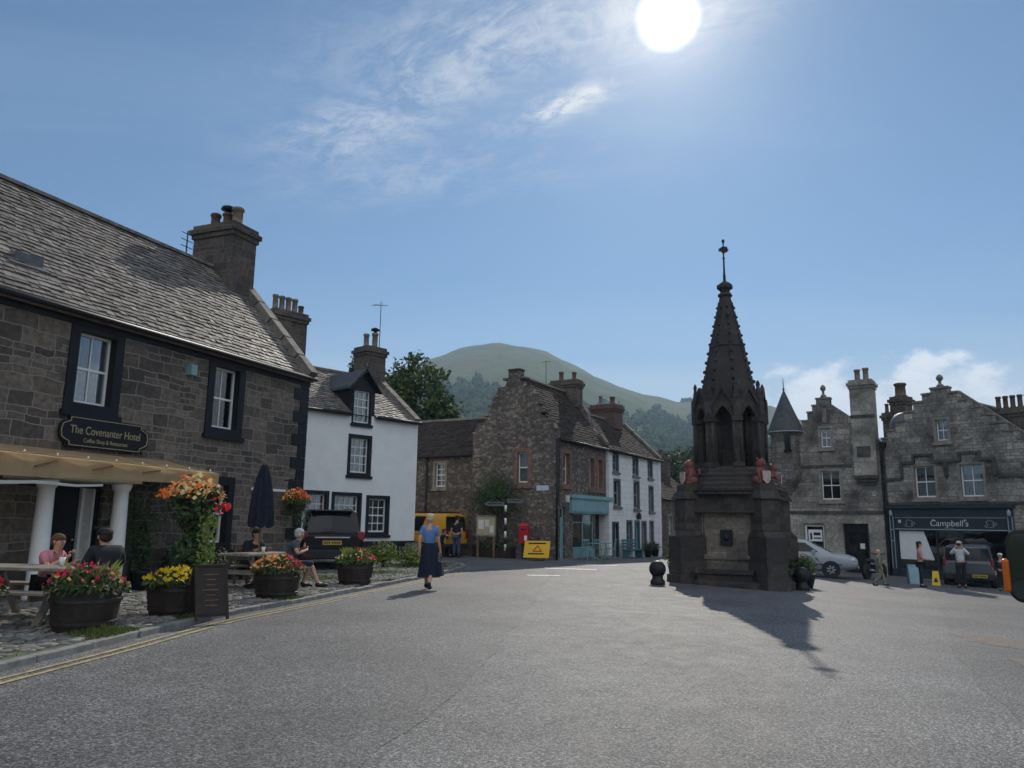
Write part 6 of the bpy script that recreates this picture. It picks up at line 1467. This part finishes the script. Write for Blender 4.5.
def vehicle(name, label, cat, loc, rz, low, cab, H, col, wheels, wr, glass_f=((0.06, .40), (.44, .78)), rear_glass=True, zroof_drop=.03, hw_top=.74, sides=True, group=None, trim='black_plastic', arch=True):
    t = thing(name, label, cat, loc, rz, group); mb = MB(); rings = []
    for x, zb, zt, hw in low:
        h = [(0, zb), (hw*.80, zb), (hw*.95, zb+.08), (hw, zb+.35*(zt-zb)), (hw*.99, zt-.18), (hw*.945, zt-.05), (hw*.84, zt), (0, zt+.02)]
        sec = h+[(-y, z) for y, z in h[-2:0:-1]]; rings.append([mb.v((x, y, z)) for y, z in sec])
    n = len(rings[0])
    for a, b in zip(rings, rings[1:]):
        for k in range(n): mb.fi((a[k], b[k], b[(k+1) % n], a[(k+1) % n]), 0, True)
    mb.fi(rings[0]); mb.fi(rings[-1][::-1])
    xrb, xrt, xft, xfb, zb0, hwb = cab
    fr = sorted({0, 1} | {q for g in glass_f for q in g}); K = len(fr)
    def lev(xr, xf, hw, z, bl):
        s = [(xr+(xf-xr)*f, hw*(.94 if f in (0, 1) else 1), z) for f in fr]; f_ = [(xf+bl, hw*.55, z), (xf+bl*1.4, 0, z), (xf+bl, -hw*.55, z)]; r_ = [(xr-bl, -hw*.55, z), (xr-bl*1.4, 0, z), (xr-bl, hw*.55, z)]
        return s+f_+[(x, -y, z) for x, y, z in s[::-1]]+r_
    zt = H-.09; L0 = lev(xrb, xfb, hwb, zb0-.06, .05); L1 = lev(xrt, xft, hwb*hw_top/.86, zt, .05); L2 = lev(xrt+.10, xft-.12, hwb*(hw_top-.12)/.86, H-.015, .04)
    NN = len(L0); gp = {}
    def add(mbx, A, B, k, sm=False): j = (k+1) % NN; mbx.face([A[k], A[j], B[j], B[k]], 0, sm)
    def lerp(A, B, q): return [tuple(a[i]+(b[i]-a[i])*q for i in range(3)) for a, b in zip(A, B)]
    Lg0, Lg1 = lerp(L0, L1, .16), lerp(L0, L1, .93)
    for k in range(NN):
        kindk = None
        if k < K-1 and any(abs(fr[k]-g[0]) < 1e-6 for g in glass_f): kindk = 'side_window'
        elif K <= k+1 <= K+3 and k >= K-1: kindk = 'windscreen'
        elif K+3 <= k < 2*K+2 and any(abs(fr[::-1][k-K-3]-g[1]) < 1e-6 for g in glass_f): kindk = 'side_window'
        elif k >= 2*K+2: kindk = 'rear_window' if rear_glass else None
        if not sides and kindk == 'side_window': kindk = None
        add(mb, L0, Lg0, k, True); add(mb, Lg1, L1, k, True)
        if kindk: gp.setdefault((kindk, k if kindk == 'side_window' else 0), []).append(k)
        else: add(mb, Lg0, Lg1, k, True)
        add(mb, L1, L2, k, True)
    mb.face(L2)
    bo = mb.build('body', col, t)
    for (nm, _), ks in gp.items():
        mb = MB()
        for k in ks: add(mb, Lg0, Lg1, k)
        mb.build(nm, M['dark_glass'], t)
    hwm = max(q[3] for q in low)
    for x in wheels:
        for s in (-1, 1):
            if arch: mb = MB(); mb.lathe((x, s*(hwm-.075), wr), [(wr*1.09, -.08), (wr*1.09, .05)], 24, 0, False, 0, 1, 1, 'y'); mb.build('wheel_arch', M['black_plastic'], t)
            wheel(t, x, s*(hwm-.11), wr, .21, s)
    return t
def strip(t, name, m, boxes, bev=.008, extra=None):
    mb = MB()
    for b in boxes: mb.box(*b)
    o = mb.build(name, M[m] if isinstance(m, str) else m, t, bevel=bev)
    return o
def plate(t, x, y0, y1, z0, z1, m='plate_yellow', f=-1):
    o = strip(t, 'number_plate', m, [(x-.01, x+.01, y0, y1, z0, z1)], .0); mb = MB(); n = 7; w_ = (y1-y0)/(n+1.6)
    for k in range(n): y = y0+w_*(k+.6+(.5 if k > 3 else 0)); mb.box(x+f*.012, x+f*.0105, y+w_*.15, y+w_*.8, z0+.03, z1-.03)
    mb.build('plate_characters', M['iron'], o)
def az_rz(a): return radians(90-a)
# dark estate in front of the white house
t = vehicle('parked_suv', 'black SUV parked with its rear to the road beside the inn corner', 'car', (-5.85, 24.75, PAVE_Z), az_rz(-19), [(-2.26, .42, .98, .80), (-2.2, .36, 1.05, .90), (-1.5, .3, 1.08, .95), (0, .28, 1.06, .96), (1.1, .3, 1.04, .95), (1.9, .34, .98, .88), (2.25, .42, .85, .74)], (-2.12, -1.78, .35, 1.1, 1.06, .87), 1.76, plain('black_car', (.006, .007, .010), .28, .1, 3, spec=.25), (-1.35, 1.4), .37, ((.05, .30), (.33, .60), (.63, .92)))
strip(t, 'bumper', 'black_plastic', [(-2.34, -2.18, -.86, .86, .34, .60)], .04); strip(t, 'tailgate_trim', 'metal', [(-2.265, -2.235, -.5, .5, .93, .965)], .005)
for s in (-1, 1): strip(t, 'tail_light', 'tail_red', [(-2.25, -2.06, s*.80-.12, s*.80+.105, .86, 1.12)], .03)
for s in (-1, 1): strip(t, 'reflector', 'tail_red', [(-2.35, -2.335, s*.68-.12, s*.68+.12, .42, .47)], .0)
plate(t, -2.275, -.27, .27, .74, .86); strip(t, 'roof_spoiler', paint('black_spoiler', (.01, .011, .014)), [(-2.0, -1.68, -.6, .6, 1.70, 1.735)], .012); strip(t, 'rear_wiper', 'iron', [(-2.2, -2.18, -.05, .3, 1.17, 1.19)], 0)
for s in (-1, 1): strip(t, 'roof_rail', 'metal', [(-1.5, .5, s*.60-.02, s*.60+.02, 1.77, 1.80)], .008); strip(t, 'mirror', 'black_plastic', [(.68, .85, s*1.0-.1, s*1.0+.1, 1.08, 1.24)], .03)
# yellow van by the wing
t = vehicle('yellow_van', 'small yellow van parked facing left in front of the low stone wing', 'van', (-4.15, 35.55, 0), az_rz(300), [(-2.1, .4, .95, .80), (-2.05, .32, 1.0, .88), (0, .3, 1.0, .9), (1.2, .3, 1.0, .89), (1.9, .36, .85, .84), (2.1, .42, .75, .74)], (-2.08, -1.98, .5, 1.35, 1.0, .88), 1.86, paint('yellow_van_paint', (.62, .30, .012), .3), (-1.3, 1.3), .33, ((.40, .62), (.65, .93)), rear_glass=True)
strip(t, 'bumper', 'black_plastic', [(-2.2, -2.0, -.8, .8, .32, .55)], .04)
for s in (-1, 1): strip(t, 'side_rubbing_strip', 'black_plastic', [(-1.9, 1.2, s*.895-.02, s*.895+.02, .52, .60)], .008); strip(t, 'tail_light', 'tail_red', [(-2.14, -2.02, s*.76-.07, s*.76+.07, .75, 1.15)], .02); strip(t, 'headlight', 'lamp_clear', [(1.92, 2.08, s*.62-.14, s*.62+.14, .66, .80)], .03); strip(t, 'mirror', 'black_plastic', [(.95, 1.08, s*.99-.1, s*.99+.1, 1.1, 1.3)], .03)
strip(t, 'roof_rack', 'iron', [(-1.8, -1.76, -.6, .6, 1.88, 1.92), (-.8, -.76, -.6, .6, 1.88, 1.92), (.2, .24, -.6, .6, 1.88, 1.92), (-1.8, .24, -.62, -.58, 1.88, 1.92), (-1.8, .24, .58, .62, 1.88, 1.92)], 0)
# silver saloon
sx_, sy_ = 11.6, 31.9
t = vehicle('silver_saloon', 'silver two-door saloon parked side-on beyond the fountain', 'car', (sx_, sy_, gz(sx_)-.02), az_rz(112), [(-2.2, .42, .84, .66), (-2.08, .3, .94, .82), (-1.3, .24, .97, .88), (0, .22, .95, .89), (.9, .24, .95, .88), (1.5, .26, .92, .87), (1.95, .30, .86, .83), (2.2, .36, .77, .72), (2.28, .42, .68, .62)], (-1.75, -.95, .55, 1.42, .96, .82), 1.44, paint('silver_paint', (.30, .32, .35), .3), (-1.32, 1.30), .31, ((.08, .36), (.40, .86)))
for s in (-1, 1): strip(t, 'headlight', 'lamp_clear', [(2.0, 2.19, s*.62-.15, s*.62+.13, .64, .77)], .04); strip(t, 'tail_light', 'tail_red', [(-2.2, -2.08, s*.62-.14, s*.62+.14, .66, .82)], .03); strip(t, 'mirror', paint('silver_mirror', (.3, .32, .35), .3), [(.62, .76, s*.98-.09, s*.98+.09, .92, 1.05)], .03); strip(t, 'side_rubbing_strip', 'black_plastic', [(-1.7, 1.7, s*.90-.008, s*.90+.008, .5, .53)], 0); strip(t, 'door_handle', 'metal', [(-.35, -.15, s*.895-.02, s*.895+.02, .74, .77)], .005)
strip(t, 'grille', 'black_plastic', [(2.22, 2.30, -.3, .3, .5, .63)], .01); plate(t, 2.31, -.25, .25, .34, .45, 'white_paint', 1); strip(t, 'bumper', 'black_plastic', [(2.12, 2.29, -.6, .6, .26, .40)], .02)
# dark grey people carrier nose-in to the shop
t = vehicle('grey_minivan', 'dark grey minivan parked nose-in at the dark shopfront', 'car', (18.85, 32.2, gz(18.8)-.02), az_rz(33), [(-1.98, .42, .95, .80), (-1.92, .34, 1.0, .88), (0, .3, 1.0, .9), (1.0, .3, .98, .89), (1.7, .36, .86, .80), (1.9, .42, .75, .68)], (-1.94, -1.78, .3, 1.15, 1.0, .87), 1.66, paint('grey_paint', (.075, .08, .09), .35), (-1.2, 1.2), .32, ((.06, .34), (.38, .62), (.66, .92)))
strip(t, 'bumper', 'black_plastic', [(-2.06, -1.9, -.82, .82, .32, .58)], .04); plate(t, -2.07, -.62, -.12, .42, .54)
for s in (-1, 1): strip(t, 'tail_light', 'tail_red', [(-1.985, -1.85, s*.80-.05, s*.80+.05, .82, 1.15)], .03)
strip(t, 'rear_wiper', 'iron', [(-1.95, -1.93, -.3, .1, 1.08, 1.10)], 0)
# motorbike
mx_, my_ = 14.9, 32.2
t = thing('motorcycle', 'dark motorcycle with pale fairing parked in front of the black shop door', 'motorcycle', (mx_, my_, gz(mx_)), az_rz(50))
for x in (-.68, .68): mb = MB(); mb.lathe((x, 0, .31), [(.21, -.06), (.29, -.06), (.31, 0), (.29, .06), (.21, .06)], 22, 0, True, 0, 1, 1, 'y'); w_ = mb.build('wheel', M['tyre'], t); mb = MB(); mb.lathe((x, 0, .31), [(.22, -.03), (.22, .03)], 18, 0, False, 0, 1, 1, 'y'); mb.build('rim', M['rim'], w_)
mb = MB(); mb.tube([(.68, 0, .31), (.45, 0, .85), (.4, 0, .98)], .03, 8); mb.tube([(-.68, 0, .31), (-.1, 0, .38), (.4, 0, .8), (-.3, 0, .72), (-.68, 0, .31)], .028, 8); mb.box(-.22, .24, -.14, .14, .25, .58); mb.build('frame', M['iron'], t, bevel=.01)
mb = MB(); mb.ell((.12, 0, .74), (.26, .13, .12)); mb.ell((.48, 0, .80), (.12, .12, .16)); mb.build('fairing', M['lead'], t); mb = MB(); mb.ell((-.36, 0, .76), (.34, .13, .07)); mb.build('seat', M['black_plastic'], t); mb = MB(); mb.tube([(.34, -.34, 1.02), (.42, 0, .98), (.34, .34, 1.02)], .018, 7); mb.build('handlebar', M['iron'], t); mb = MB(); mb.tube([(0, -.16, .3), (-.75, -.2, .4)], .045, 8); mb.build('exhaust', M['rim'], t)
# the van whose mirror edges into view on the right
VA = 37.0
vo_ = Vector((2.99, 2.54, 0)); vz0 = gz(3.0)
t = vehicle('dark_van', 'dark van at the right edge with a black wing mirror and an orange side lamp', 'van', (vo_.x, vo_.y, vz0), az_rz(VA), [(-.95, .42, 1.0, .80), (-.88, .34, 1.05, .86), (0, .3, 1.05, .88), (1.2, .3, 1.02, .87), (1.8, .36, .90, .78), (1.95, .42, .8, .66)], (-.86, -.70, .75, 1.45, 1.05, .84), 1.62, paint('van_paint', (.02, .024, .03), .3), (-.42, 1.25), .31, ((.06, .45), (.52, .93)), hw_top=.66)
mc = (1.05, 1.14, 1.40); mb = MB()
def rrect(w_, h, r, n=5):
    P = []
    for cx, cz, a0 in ((w_/2-r, h/2-r, 0), (-w_/2+r, h/2-r, pi/2), (-w_/2+r, -h/2+r, pi), (w_/2-r, -h/2+r, 3*pi/2)):
        for k in range(n+1): a = a0+pi/2*k/n; P.append((cx+r*cos(a), cz+r*sin(a)))
    return P
WM, HM = .24, .37
R = [[mb.v((mc[0]+x, mc[1]+y*s, mc[2]+z*s)) for y, z in rrect(WM, HM, .065)] for x, s in ((-.03, .93), (-.03, 1.0), (.06, .98), (.11, .72), (.125, .4))]
for a, b in zip(R, R[1:]):
    for k in range(len(a)): mb.fi((a[k], a[(k+1) % len(a)], b[(k+1) % len(a)], b[k]), 0, True)
mb.fi(R[-1]); mb.fi(R[0]); mh = mb.build('wing_mirror', M['black_plastic'], t)
k_ = NT('mirror_glass'); k_.col((.10, .125, .125)); k_.b.inputs['Metallic'].default_value = 1; k_.rough(.06)
for z0, z1 in ((-.06, .165), (-.165, -.075)):
    mb = MB(); mb.face([(mc[0]-.033, mc[1]+y, mc[2]+(z0+z1)/2+z) for y, z in rrect(.205, z1-z0, .035)]); mb.build('mirror_glass', k_.m, mh)
mb = MB(); mb.box(mc[0]-.035, mc[0]+.05, mc[1]+WM/2-.012, mc[1]+WM/2+.024, mc[2]-.135, mc[2]+.035); mb.build('indicator_lamp', M['amber'], mh, bevel=.012)
mb = MB(); mb.tube([(mc[0]+.04, mc[1]-.08, mc[2]-.1), (mc[0]+.02, .84, mc[2]-.2)], .03, 8); mb.build('mirror_arm', M['black_plastic'], mh)

# ------------------------------------------------------------------ people (local +y is where they face)
def skin_bake(pts, edges, rad, root=0, sub=1):
    me = bpy.data.meshes.new('tmp_skin'); me.from_pydata([tuple(p) for p in pts], edges, []); o = bpy.data.objects.new('tmp_skin', me); COL.objects.link(o)
    md = o.modifiers.new('s', 'SKIN'); md.use_smooth_shade = True
    for i, r in enumerate(rad):
        v = me.skin_vertices[0].data[i]; v.radius = r if isinstance(r, tuple) else (r, r); v.use_root = (i == root)
    sb = o.modifiers.new('u', 'SUBSURF'); sb.levels = sub; sb.render_levels = sub
    dg = bpy.context.evaluated_depsgraph_get(); dg.update(); ev = o.evaluated_get(dg); m2 = ev.to_mesh()
    V = [tuple(v.co) for v in m2.vertices]; Fs = [tuple(p.vertices) for p in m2.polygons]; ev.to_mesh_clear(); bpy.data.objects.remove(o); bpy.data.meshes.remove(me)
    return V, Fs
def put(mb, VF, m=0):
    b = len(mb.V)
    for v in VF[0]: mb.v(v)
    for f in VF[1]: mb.fi([i+b for i in f], m, True)
def person(label, loc, rz, h=1.75, pose='stand', top='x', bottom='x', hair='x', J=None, skirt=None, long_sleeve=False, shorts=False, cap=None, hair_long=0, group=None, bare_top=False, shoe='iron', fem=False, bulk=1.0):
    t = thing('person', label, 'person', loc, rz, group); s = h/1.75; sh = .165 if fem else .19
    b = dict(P=(0, 0, .93), S=(0, 0, 1.14), C=(0, .0, 1.32), N=(0, 0, 1.46), H1=(0, .02, 1.55), H2=(0, .02, 1.64), H3=(0, .01, 1.71))
    for sd, q in ((-1, 'L'), (1, 'R')):
        b.update({'s'+q: (sd*sh, 0, 1.40), 'e'+q: (sd*(sh+.05), -.03, 1.12), 'w'+q: (sd*(sh+.05), .04, .88), 'h'+q: (sd*(sh+.05), .07, .80), 'j'+q: (sd*.09, 0, .88), 'k'+q: (sd*.10, .01, .49), 'a'+q: (sd*.10, -.02, .09), 't'+q: (sd*.11, .13, .04)})
    if pose == 'sit':
        d = -.46
        for k in ('P', 'S', 'C', 'N', 'H1', 'H2', 'H3', 'sL', 'sR', 'eL', 'eR'): b[k] = (b[k][0], b[k][1]+(0 if k == 'P' else .04 if k == 'S' else .10 if k[0] in 'Cse' else .17), b[k][2]+d-(0 if k in 'PS' else .03 if k[0] in 'Cse' else .06))
        for sd, q in ((-1, 'L'), (1, 'R')): b['e'+q] = (sd*(sh+.07), .14, .70); b['w'+q] = (sd*.16, .36, .78); b['h'+q] = (sd*.12, .44, .80); b['j'+q] = (sd*.09, .03, .48); b['k'+q] = (sd*.12, .45, .49); b['a'+q] = (sd*.12, .42, .09); b['t'+q] = (sd*.12, .57, .04)
    if pose == 'walk':
        b.update(kL=(-.09, .16, .50), aL=(-.08, .20, .10), tL=(-.08, .35, .06), kR=(.09, .02, .48), aR=(.08, -.28, .14), tR=(.09, -.16, .04), eL=(-sh-.05, -.12, 1.14), wL=(-sh-.04, -.10, .90), hL=(-sh-.04, -.08, .81), eR=(sh+.05, .02, 1.12), wR=(sh+.06, .12, .90), hR=(sh+.06, .15, .82))
    if J: b.update(J)
    g = {k: Vector(v)*s for k, v in b.items()}
    R = dict(P=(.135, .105), S=(.12, .09), C=(.14, .10), N=.052, H1=.07, H2=.098, H3=.07, s=.062, e=.043, w=.03, h=.036, j=.085, k=.058, a=.042, t=.036)
    keys = ['P', 'S', 'C', 'N', 'H1', 'H2', 'H3']+[a+q for q in 'LR' for a in 'sewh']+[a+q for q in 'LR' for a in 'jkat']; ix = {k: i for i, k in enumerate(keys)}
    E_ = [('P', 'S'), ('S', 'C'), ('C', 'N'), ('N', 'H1'), ('H1', 'H2'), ('H2', 'H3')]
    for q in 'LR': E_ += [('C', 's'+q), ('s'+q, 'e'+q), ('e'+q, 'w'+q), ('w'+q, 'h'+q), ('P', 'j'+q), ('j'+q, 'k'+q), ('k'+q, 'a'+q), ('a'+q, 't'+q)]
    def rad(k, f=1., add=0.):
        r = R.get(k, R.get(k[0])); return tuple(x*f*s+add for x in r) if isinstance(r, tuple) else r*f*s+add
    mb = MB(); put(mb, skin_bake([g[k] for k in keys], [(ix[a], ix[c]) for a, c in E_], [rad(k) for k in keys]))
    fd = (g['H2']-g['H1']); up = fd.normalized(); hd = g['H2']; look = Vector(J['look']).normalized() if J and 'look' in J else Vector((0, 1, 0)); side = look.cross(up).normalized(); look = up.cross(side)
    hs = .1*s
    mb.ell(hd+look*hs*1.0-up*hs*.18, (.014*s, .022*s, .022*s), 0, 8, 6)
    for sd in (-1, 1): mb.ell(hd+side*sd*hs*.92-up*hs*.15, (.014*s, .02*s, .03*s), 0, 8, 6); mb.ell(hd+look*hs*.88+side*sd*hs*.38+up*hs*.08, (.011*s, .011*s, .008*s), 1, 7, 5)
    mb.ell(hd+look*hs*.9-up*hs*.58, (.022*s, .009*s, .006*s), 2, 7, 5)
    for q in 'LR':            # five fingers on each hand
        d = (g['h'+q]-g['w'+q]).normalized(); sd = d.cross(Vector((0, 1, 0)) if abs(d.y) < .8 else Vector((0, 0, 1))).normalized(); nn = d.cross(sd); sg_ = 1 if q == 'R' else -1
        for f_, (o, L) in enumerate(((-.027, .062), (-.009, .075), (.009, .07), (.026, .055))):
            a = g['h'+q]+sd*o*s+d*.015*s; mb.tube([a, a+d*L*.55*s+nn*.004*s, a+d*L*.9*s+nn*.022*s*sg_], [.0095*s, .0085*s, .0065*s], 6, 0)
        a = g['h'+q]-d*.02*s-sd*.03*s; mb.tube([a, a-sd*.022*s+d*.03*s, a-sd*.026*s+d*.058*s], [.011*s, .0095*s, .007*s], 6, 0)
    mb.build('body', [M['skin'], M['iron'], M['red_sandstone']], t)
    # clothes
    tk = ['P', 'S', 'C']+[a+q for q in 'LR' for a in (('s', 'e', 'w') if long_sleeve else ('s', 'e'))]; pts = []; rr = []; ed = []; id2 = {}
    for k in tk:
        p = g[k]
        if k[0] == 'e' and not long_sleeve: p = g['s'+k[1]].lerp(g[k], .72)
        if k[0] == 'w': p = g['e'+k[1]].lerp(g[k], .9)
        id2[k] = len(pts); pts.append(p); rr.append(rad(k, 1.08*bulk, .016*s))
    ed = [(id2['P'], id2['S']), (id2['S'], id2['C'])]
    id2['N'] = len(pts); pts.append(g['C'].lerp(g['N'], .72)); rr.append(.07*s); ed.append((id2['C'], id2['N']))
    for q in 'LR':
        ed += [(id2['C'], id2['s'+q]), (id2['s'+q], id2['e'+q])]
        if long_sleeve: ed.append((id2['e'+q], id2['w'+q]))
    mb = MB(); put(mb, skin_bake(pts, ed, rr)); mb.build('shirt', top, t)
    if skirt:
        mb = MB(); n = 28; rows = []; zs = [(1.06, .145), (.95, .19), (.75, .205), (.5, .235), (skirt, .265)]
        for z, r in zs: rows.append([mb.v((r*s*(1+.06*cos(7*2*pi*k/n)*(1.06-z))*cos(2*pi*k/n), r*.78*s*(1+.06*cos(7*2*pi*k/n)*(1.06-z))*sin(2*pi*k/n)+.02*(1-z), z*s)) for k in range(n)])
        for a, c in zip(rows, rows[1:]):
            for k in range(n): mb.fi((a[k], a[(k+1) % n], c[(k+1) % n], c[k]), 0, True)
        mb.build('skirt', bottom, t)
    else:
        pts = [g['P'], ]; rr = [rad('P', 1.06, .014*s)]; ed = []
        for q in 'LR':
            i = len(pts); e = g['k'+q].lerp(g['a'+q], .1) if shorts else g['k'+q].lerp(g['a'+q], .97)
            pts += [g['j'+q], g['k'+q], e]; rr += [rad('j', 1.1, .01*s), rad('k', 1.12, .014*s), rad('k' if shorts else 'a', 1.2, .016*s)]; ed += [(0, i), (i, i+1), (i+1, i+2)]
        mb = MB(); put(mb, skin_bake(pts, ed, rr)); mb.build('shorts' if shorts else 'trousers', bottom, t)
    for q in 'LR':
        d = (g['t'+q]-g['a'+q]); d.z = 0; d.normalize(); a = g['a'+q]; mb = MB(); tz = min(g['t'+q].z, a.z); Rm = Matrix((d.cross(Vector((0, 0, 1))), d, Vector((0, 0, 1)))).transposed()
        c = (a+g['t'+q])/2; c.z = tz+.008; mb.ell(c+d*.0, (.05*s, .135*s, .045*s), 0, 12, 8, Rm); mb.ell(a-Vector((0, 0, .02)), (.052*s, .06*s, .06*s), 0, 10, 7); mb.build('shoe', M[shoe], t)
    mb = MB(); Rm = Matrix((side, look, up)).transposed()
    mb.ell(hd+up*hs*.42-look*hs*.22, (hs*1.02, hs*1.06, hs*.80), 0, 14, 9, Rm); mb.ell(hd-look*hs*.5-up*hs*.1, (hs*.95, hs*.7, hs*(.8+hair_long*.3)), 0, 12, 8, Rm)
    if hair_long: mb.ell(hd-look*hs*.75-up*hs*(1.2+hair_long*.4), (hs*.75, hs*.4, hs*(.9+hair_long)), 0, 12, 8, Rm)
    mb.build('hair', hair, t)
    if cap:
        mb = MB(); mb.ell(hd+up*hs*.62, (hs*1.13, hs*1.18, hs*.66), 0, 14, 9, Rm); mb.ell(hd+up*hs*.5+look*hs*1.2, (hs*.75, hs*.7, hs*.1), 0, 12, 6, Rm); mb.build('cap', cap, t)
    return t, g
def cloth(n, c, r=.85): return plain(n, c, r, .18, 14)
hg = cloth('hair_grey', (.42, .41, .38)); hb = cloth('hair_blond', (.50, .42, .28)); hd_ = cloth('hair_dark', (.03, .02, .015)); hbr = cloth('hair_brown', (.11, .06, .03)); navy = cloth('navy_cloth', (.012, .016, .035)); dark = cloth('dark_cloth', (.018, .019, .024)); blue = cloth('blue_shirt', (.11, .20, .42)); white = cloth('white_shirt', (.66, .65, .64)); pink = cloth('pink_shirt', (.55, .22, .26)); jeans = cloth('jeans', (.05, .075, .12)); olive = cloth('olive_cloth', (.20, .20, .14)); grey = cloth('grey_shirt', (.06, .07, .085))
def face(a): return radians(-a)
t, g = person('woman in a blue top and long navy skirt walking away along the kerb', (-1.82, 17.75, .01), face(6), 1.66, 'walk', blue, navy, hb, dict(hR=(.25, .12, .80), wR=(.25, .1, .88), aL=(-.07, .12, .10), kL=(-.08, .1, .5), tL=(-.07, .26, .04)), skirt=.27, fem=True)
bg_ = thing('handbag', 'dark shoulder bag carried in the right hand of the walking woman', 'bag', (-1.82, 17.75, .01), face(6)); mb = MB(); hx, hy, hz_ = g['hR']; hx += .02
mb.hexa([(hx-.06, hy-.19, hz_-.48), (hx+.06, hy-.19, hz_-.48), (hx+.06, hy+.15, hz_-.48), (hx-.06, hy+.15, hz_-.48), (hx-.04, hy-.15, hz_-.16), (hx+.04, hy-.15, hz_-.16), (hx+.04, hy+.11, hz_-.16), (hx-.04, hy+.11, hz_-.16)]); mb.build('bag_body', navy, bg_, bevel=.02); mb = MB(); mb.tube([(hx, hy-.13, hz_-.17), (hx, hy-.06, hz_-.02), (hx, hy+.03, hz_-.02), (hx, hy+.09, hz_-.17)], .01, 6); mb.build('strap', navy, bg_)
person('person in a pink shirt behind the weathered picnic table', (-7.0, 11.95, PAVE_Z), face(105), 1.68, 'sit', pink, dark, hbr, dict(hR=(.02, .46, .92), wR=(.05, .40, .86), eR=(.2, .22, .72)), fem=True)
person('man in a dark jacket and cap, back turned, at the weathered table', (-6.08, 11.95, PAVE_Z), face(-50), 1.80, 'sit', dark, cloth('beige_cloth', (.30, .25, .2)), hd_, None, long_sleeve=True, cap=dark, bulk=1.25)
person('man in dark clothes seated behind the picnic table at the folded parasol', (-5.72, 17.35, PAVE_Z), face(120), 1.76, 'sit', dark, dark, hd_, None, long_sleeve=True, bulk=1.2)
t = thing('terrace_chair', 'dark wooden chair under the man in dark clothes by the parasol', 'chair', (-5.72, 17.35, PAVE_Z), face(120)); mb = MB(); mb.box(-.22, .22, -.22, .2, .40, .43); mb.build('seat', M['timber'], t); mb = MB()
for z in (.6, .75): mb.box(-.2, .2, -.23, -.21, z, z+.08)
mb.build('backrest', M['timber'], t)
for x in (-.2, .2):
    for y, z in ((-.21, .85), (.18, .4)): mb = MB(); mb.box(x-.02, x+.02, y-.02, y+.02, 0, z); mb.build('leg', M['timber'], t)
person('white-haired man in a dark shirt seated side-on with a leg stretched out', (-4.74, 16.95, PAVE_Z), face(78), 1.78, 'sit', grey, navy, hg, dict(aR=(.1, .62, .10), tR=(.1, .78, .06), kR=(.12, .46, .5), aL=(-.12, .30, .09), tL=(-.12, .45, .04), look=(-.75, .65, 0), eL=(-.28, .18, .74), wL=(-.05, .30, .84), hL=(.03, .30, .88), eR=(.28, .18, .72), wR=(.08, .34, .78), hR=(0, .36, .80)), shorts=True, bulk=1.22)
person('man in a dark T-shirt and jeans standing beside the yellow van', (-2.28, 33.6, 0), face(20), 1.76, 'stand', dark, jeans, hd_)
person('person in dark clothes seated low by the side of the yellow van', (-3.0, 33.75, 0), face(80), 1.7, 'sit', navy, dark, hbr, dict(eR=(.2, .3, .95), wR=(.15, .5, .85), hR=(.14, .58, .82)))
t = thing('camp_stool', 'small dark stool under the person beside the yellow van', 'stool', (-3.0, 33.75, 0), face(80)); mb = MB(); mb.box(-.2, .2, -.16, .2, .38, .42); mb.build('seat', M['navy_canvas'], t)
for x in (-.17, .17):
    for y in (-.13, .17): mb = MB(); mb.box(x-.015, x+.015, y-.015, y+.015, 0, .38); mb.build('leg', M['iron'], t)
person('child in pale olive clothes walking across the square left of the shop', (12.75, 27.2, gz(12.75)), face(115), 1.22, 'walk', olive, olive, hb, None, long_sleeve=True)
person('woman with long dark hair, a pink top and black trousers, facing right', (14.6, 28.0, gz(14.6)), face(118), 1.60, 'stand', pink, dark, hd_, dict(eR=(.22, .05, 1.14), wR=(.2, .26, 1.06), hR=(.19, .34, 1.06)), hair_long=1.2, fem=True)
person('person in a white top and black trousers raising a camera to the face', (16.75, 29.25, gz(16.75)), face(212), 1.70, 'stand', white, dark, hb, dict(eL=(-.3, .12, 1.26), wL=(-.10, .26, 1.52), hL=(-.06, .24, 1.58), eR=(.3, .12, 1.26), wR=(.10, .26, 1.52), hR=(.06, .24, 1.58)), long_sleeve=True, fem=True)
cm = thing('camera', 'small dark camera held up by the person in the white top', 'camera', (16.75, 29.25, gz(16.75)), face(212)); mb = MB(); mb.box(-.07, .07, .22, .27, 1.545, 1.63); mb.build('camera_body', M['iron'], cm, bevel=.008); mb = MB(); mb.lathe((0, .27, 1.58), [(.035, 0), (.033, .05), (.02, .05)], 14, 0, True, 0, 1, 1, 'y'); mb.build('lens', M['dark_glass'], cm)
person('small person in dark clothes and a white cap beside the wing mirror', (17.92, 28.75, gz(17.92)), face(200), 1.34, 'stand', dark, dark, hg, None, long_sleeve=True, cap=white)
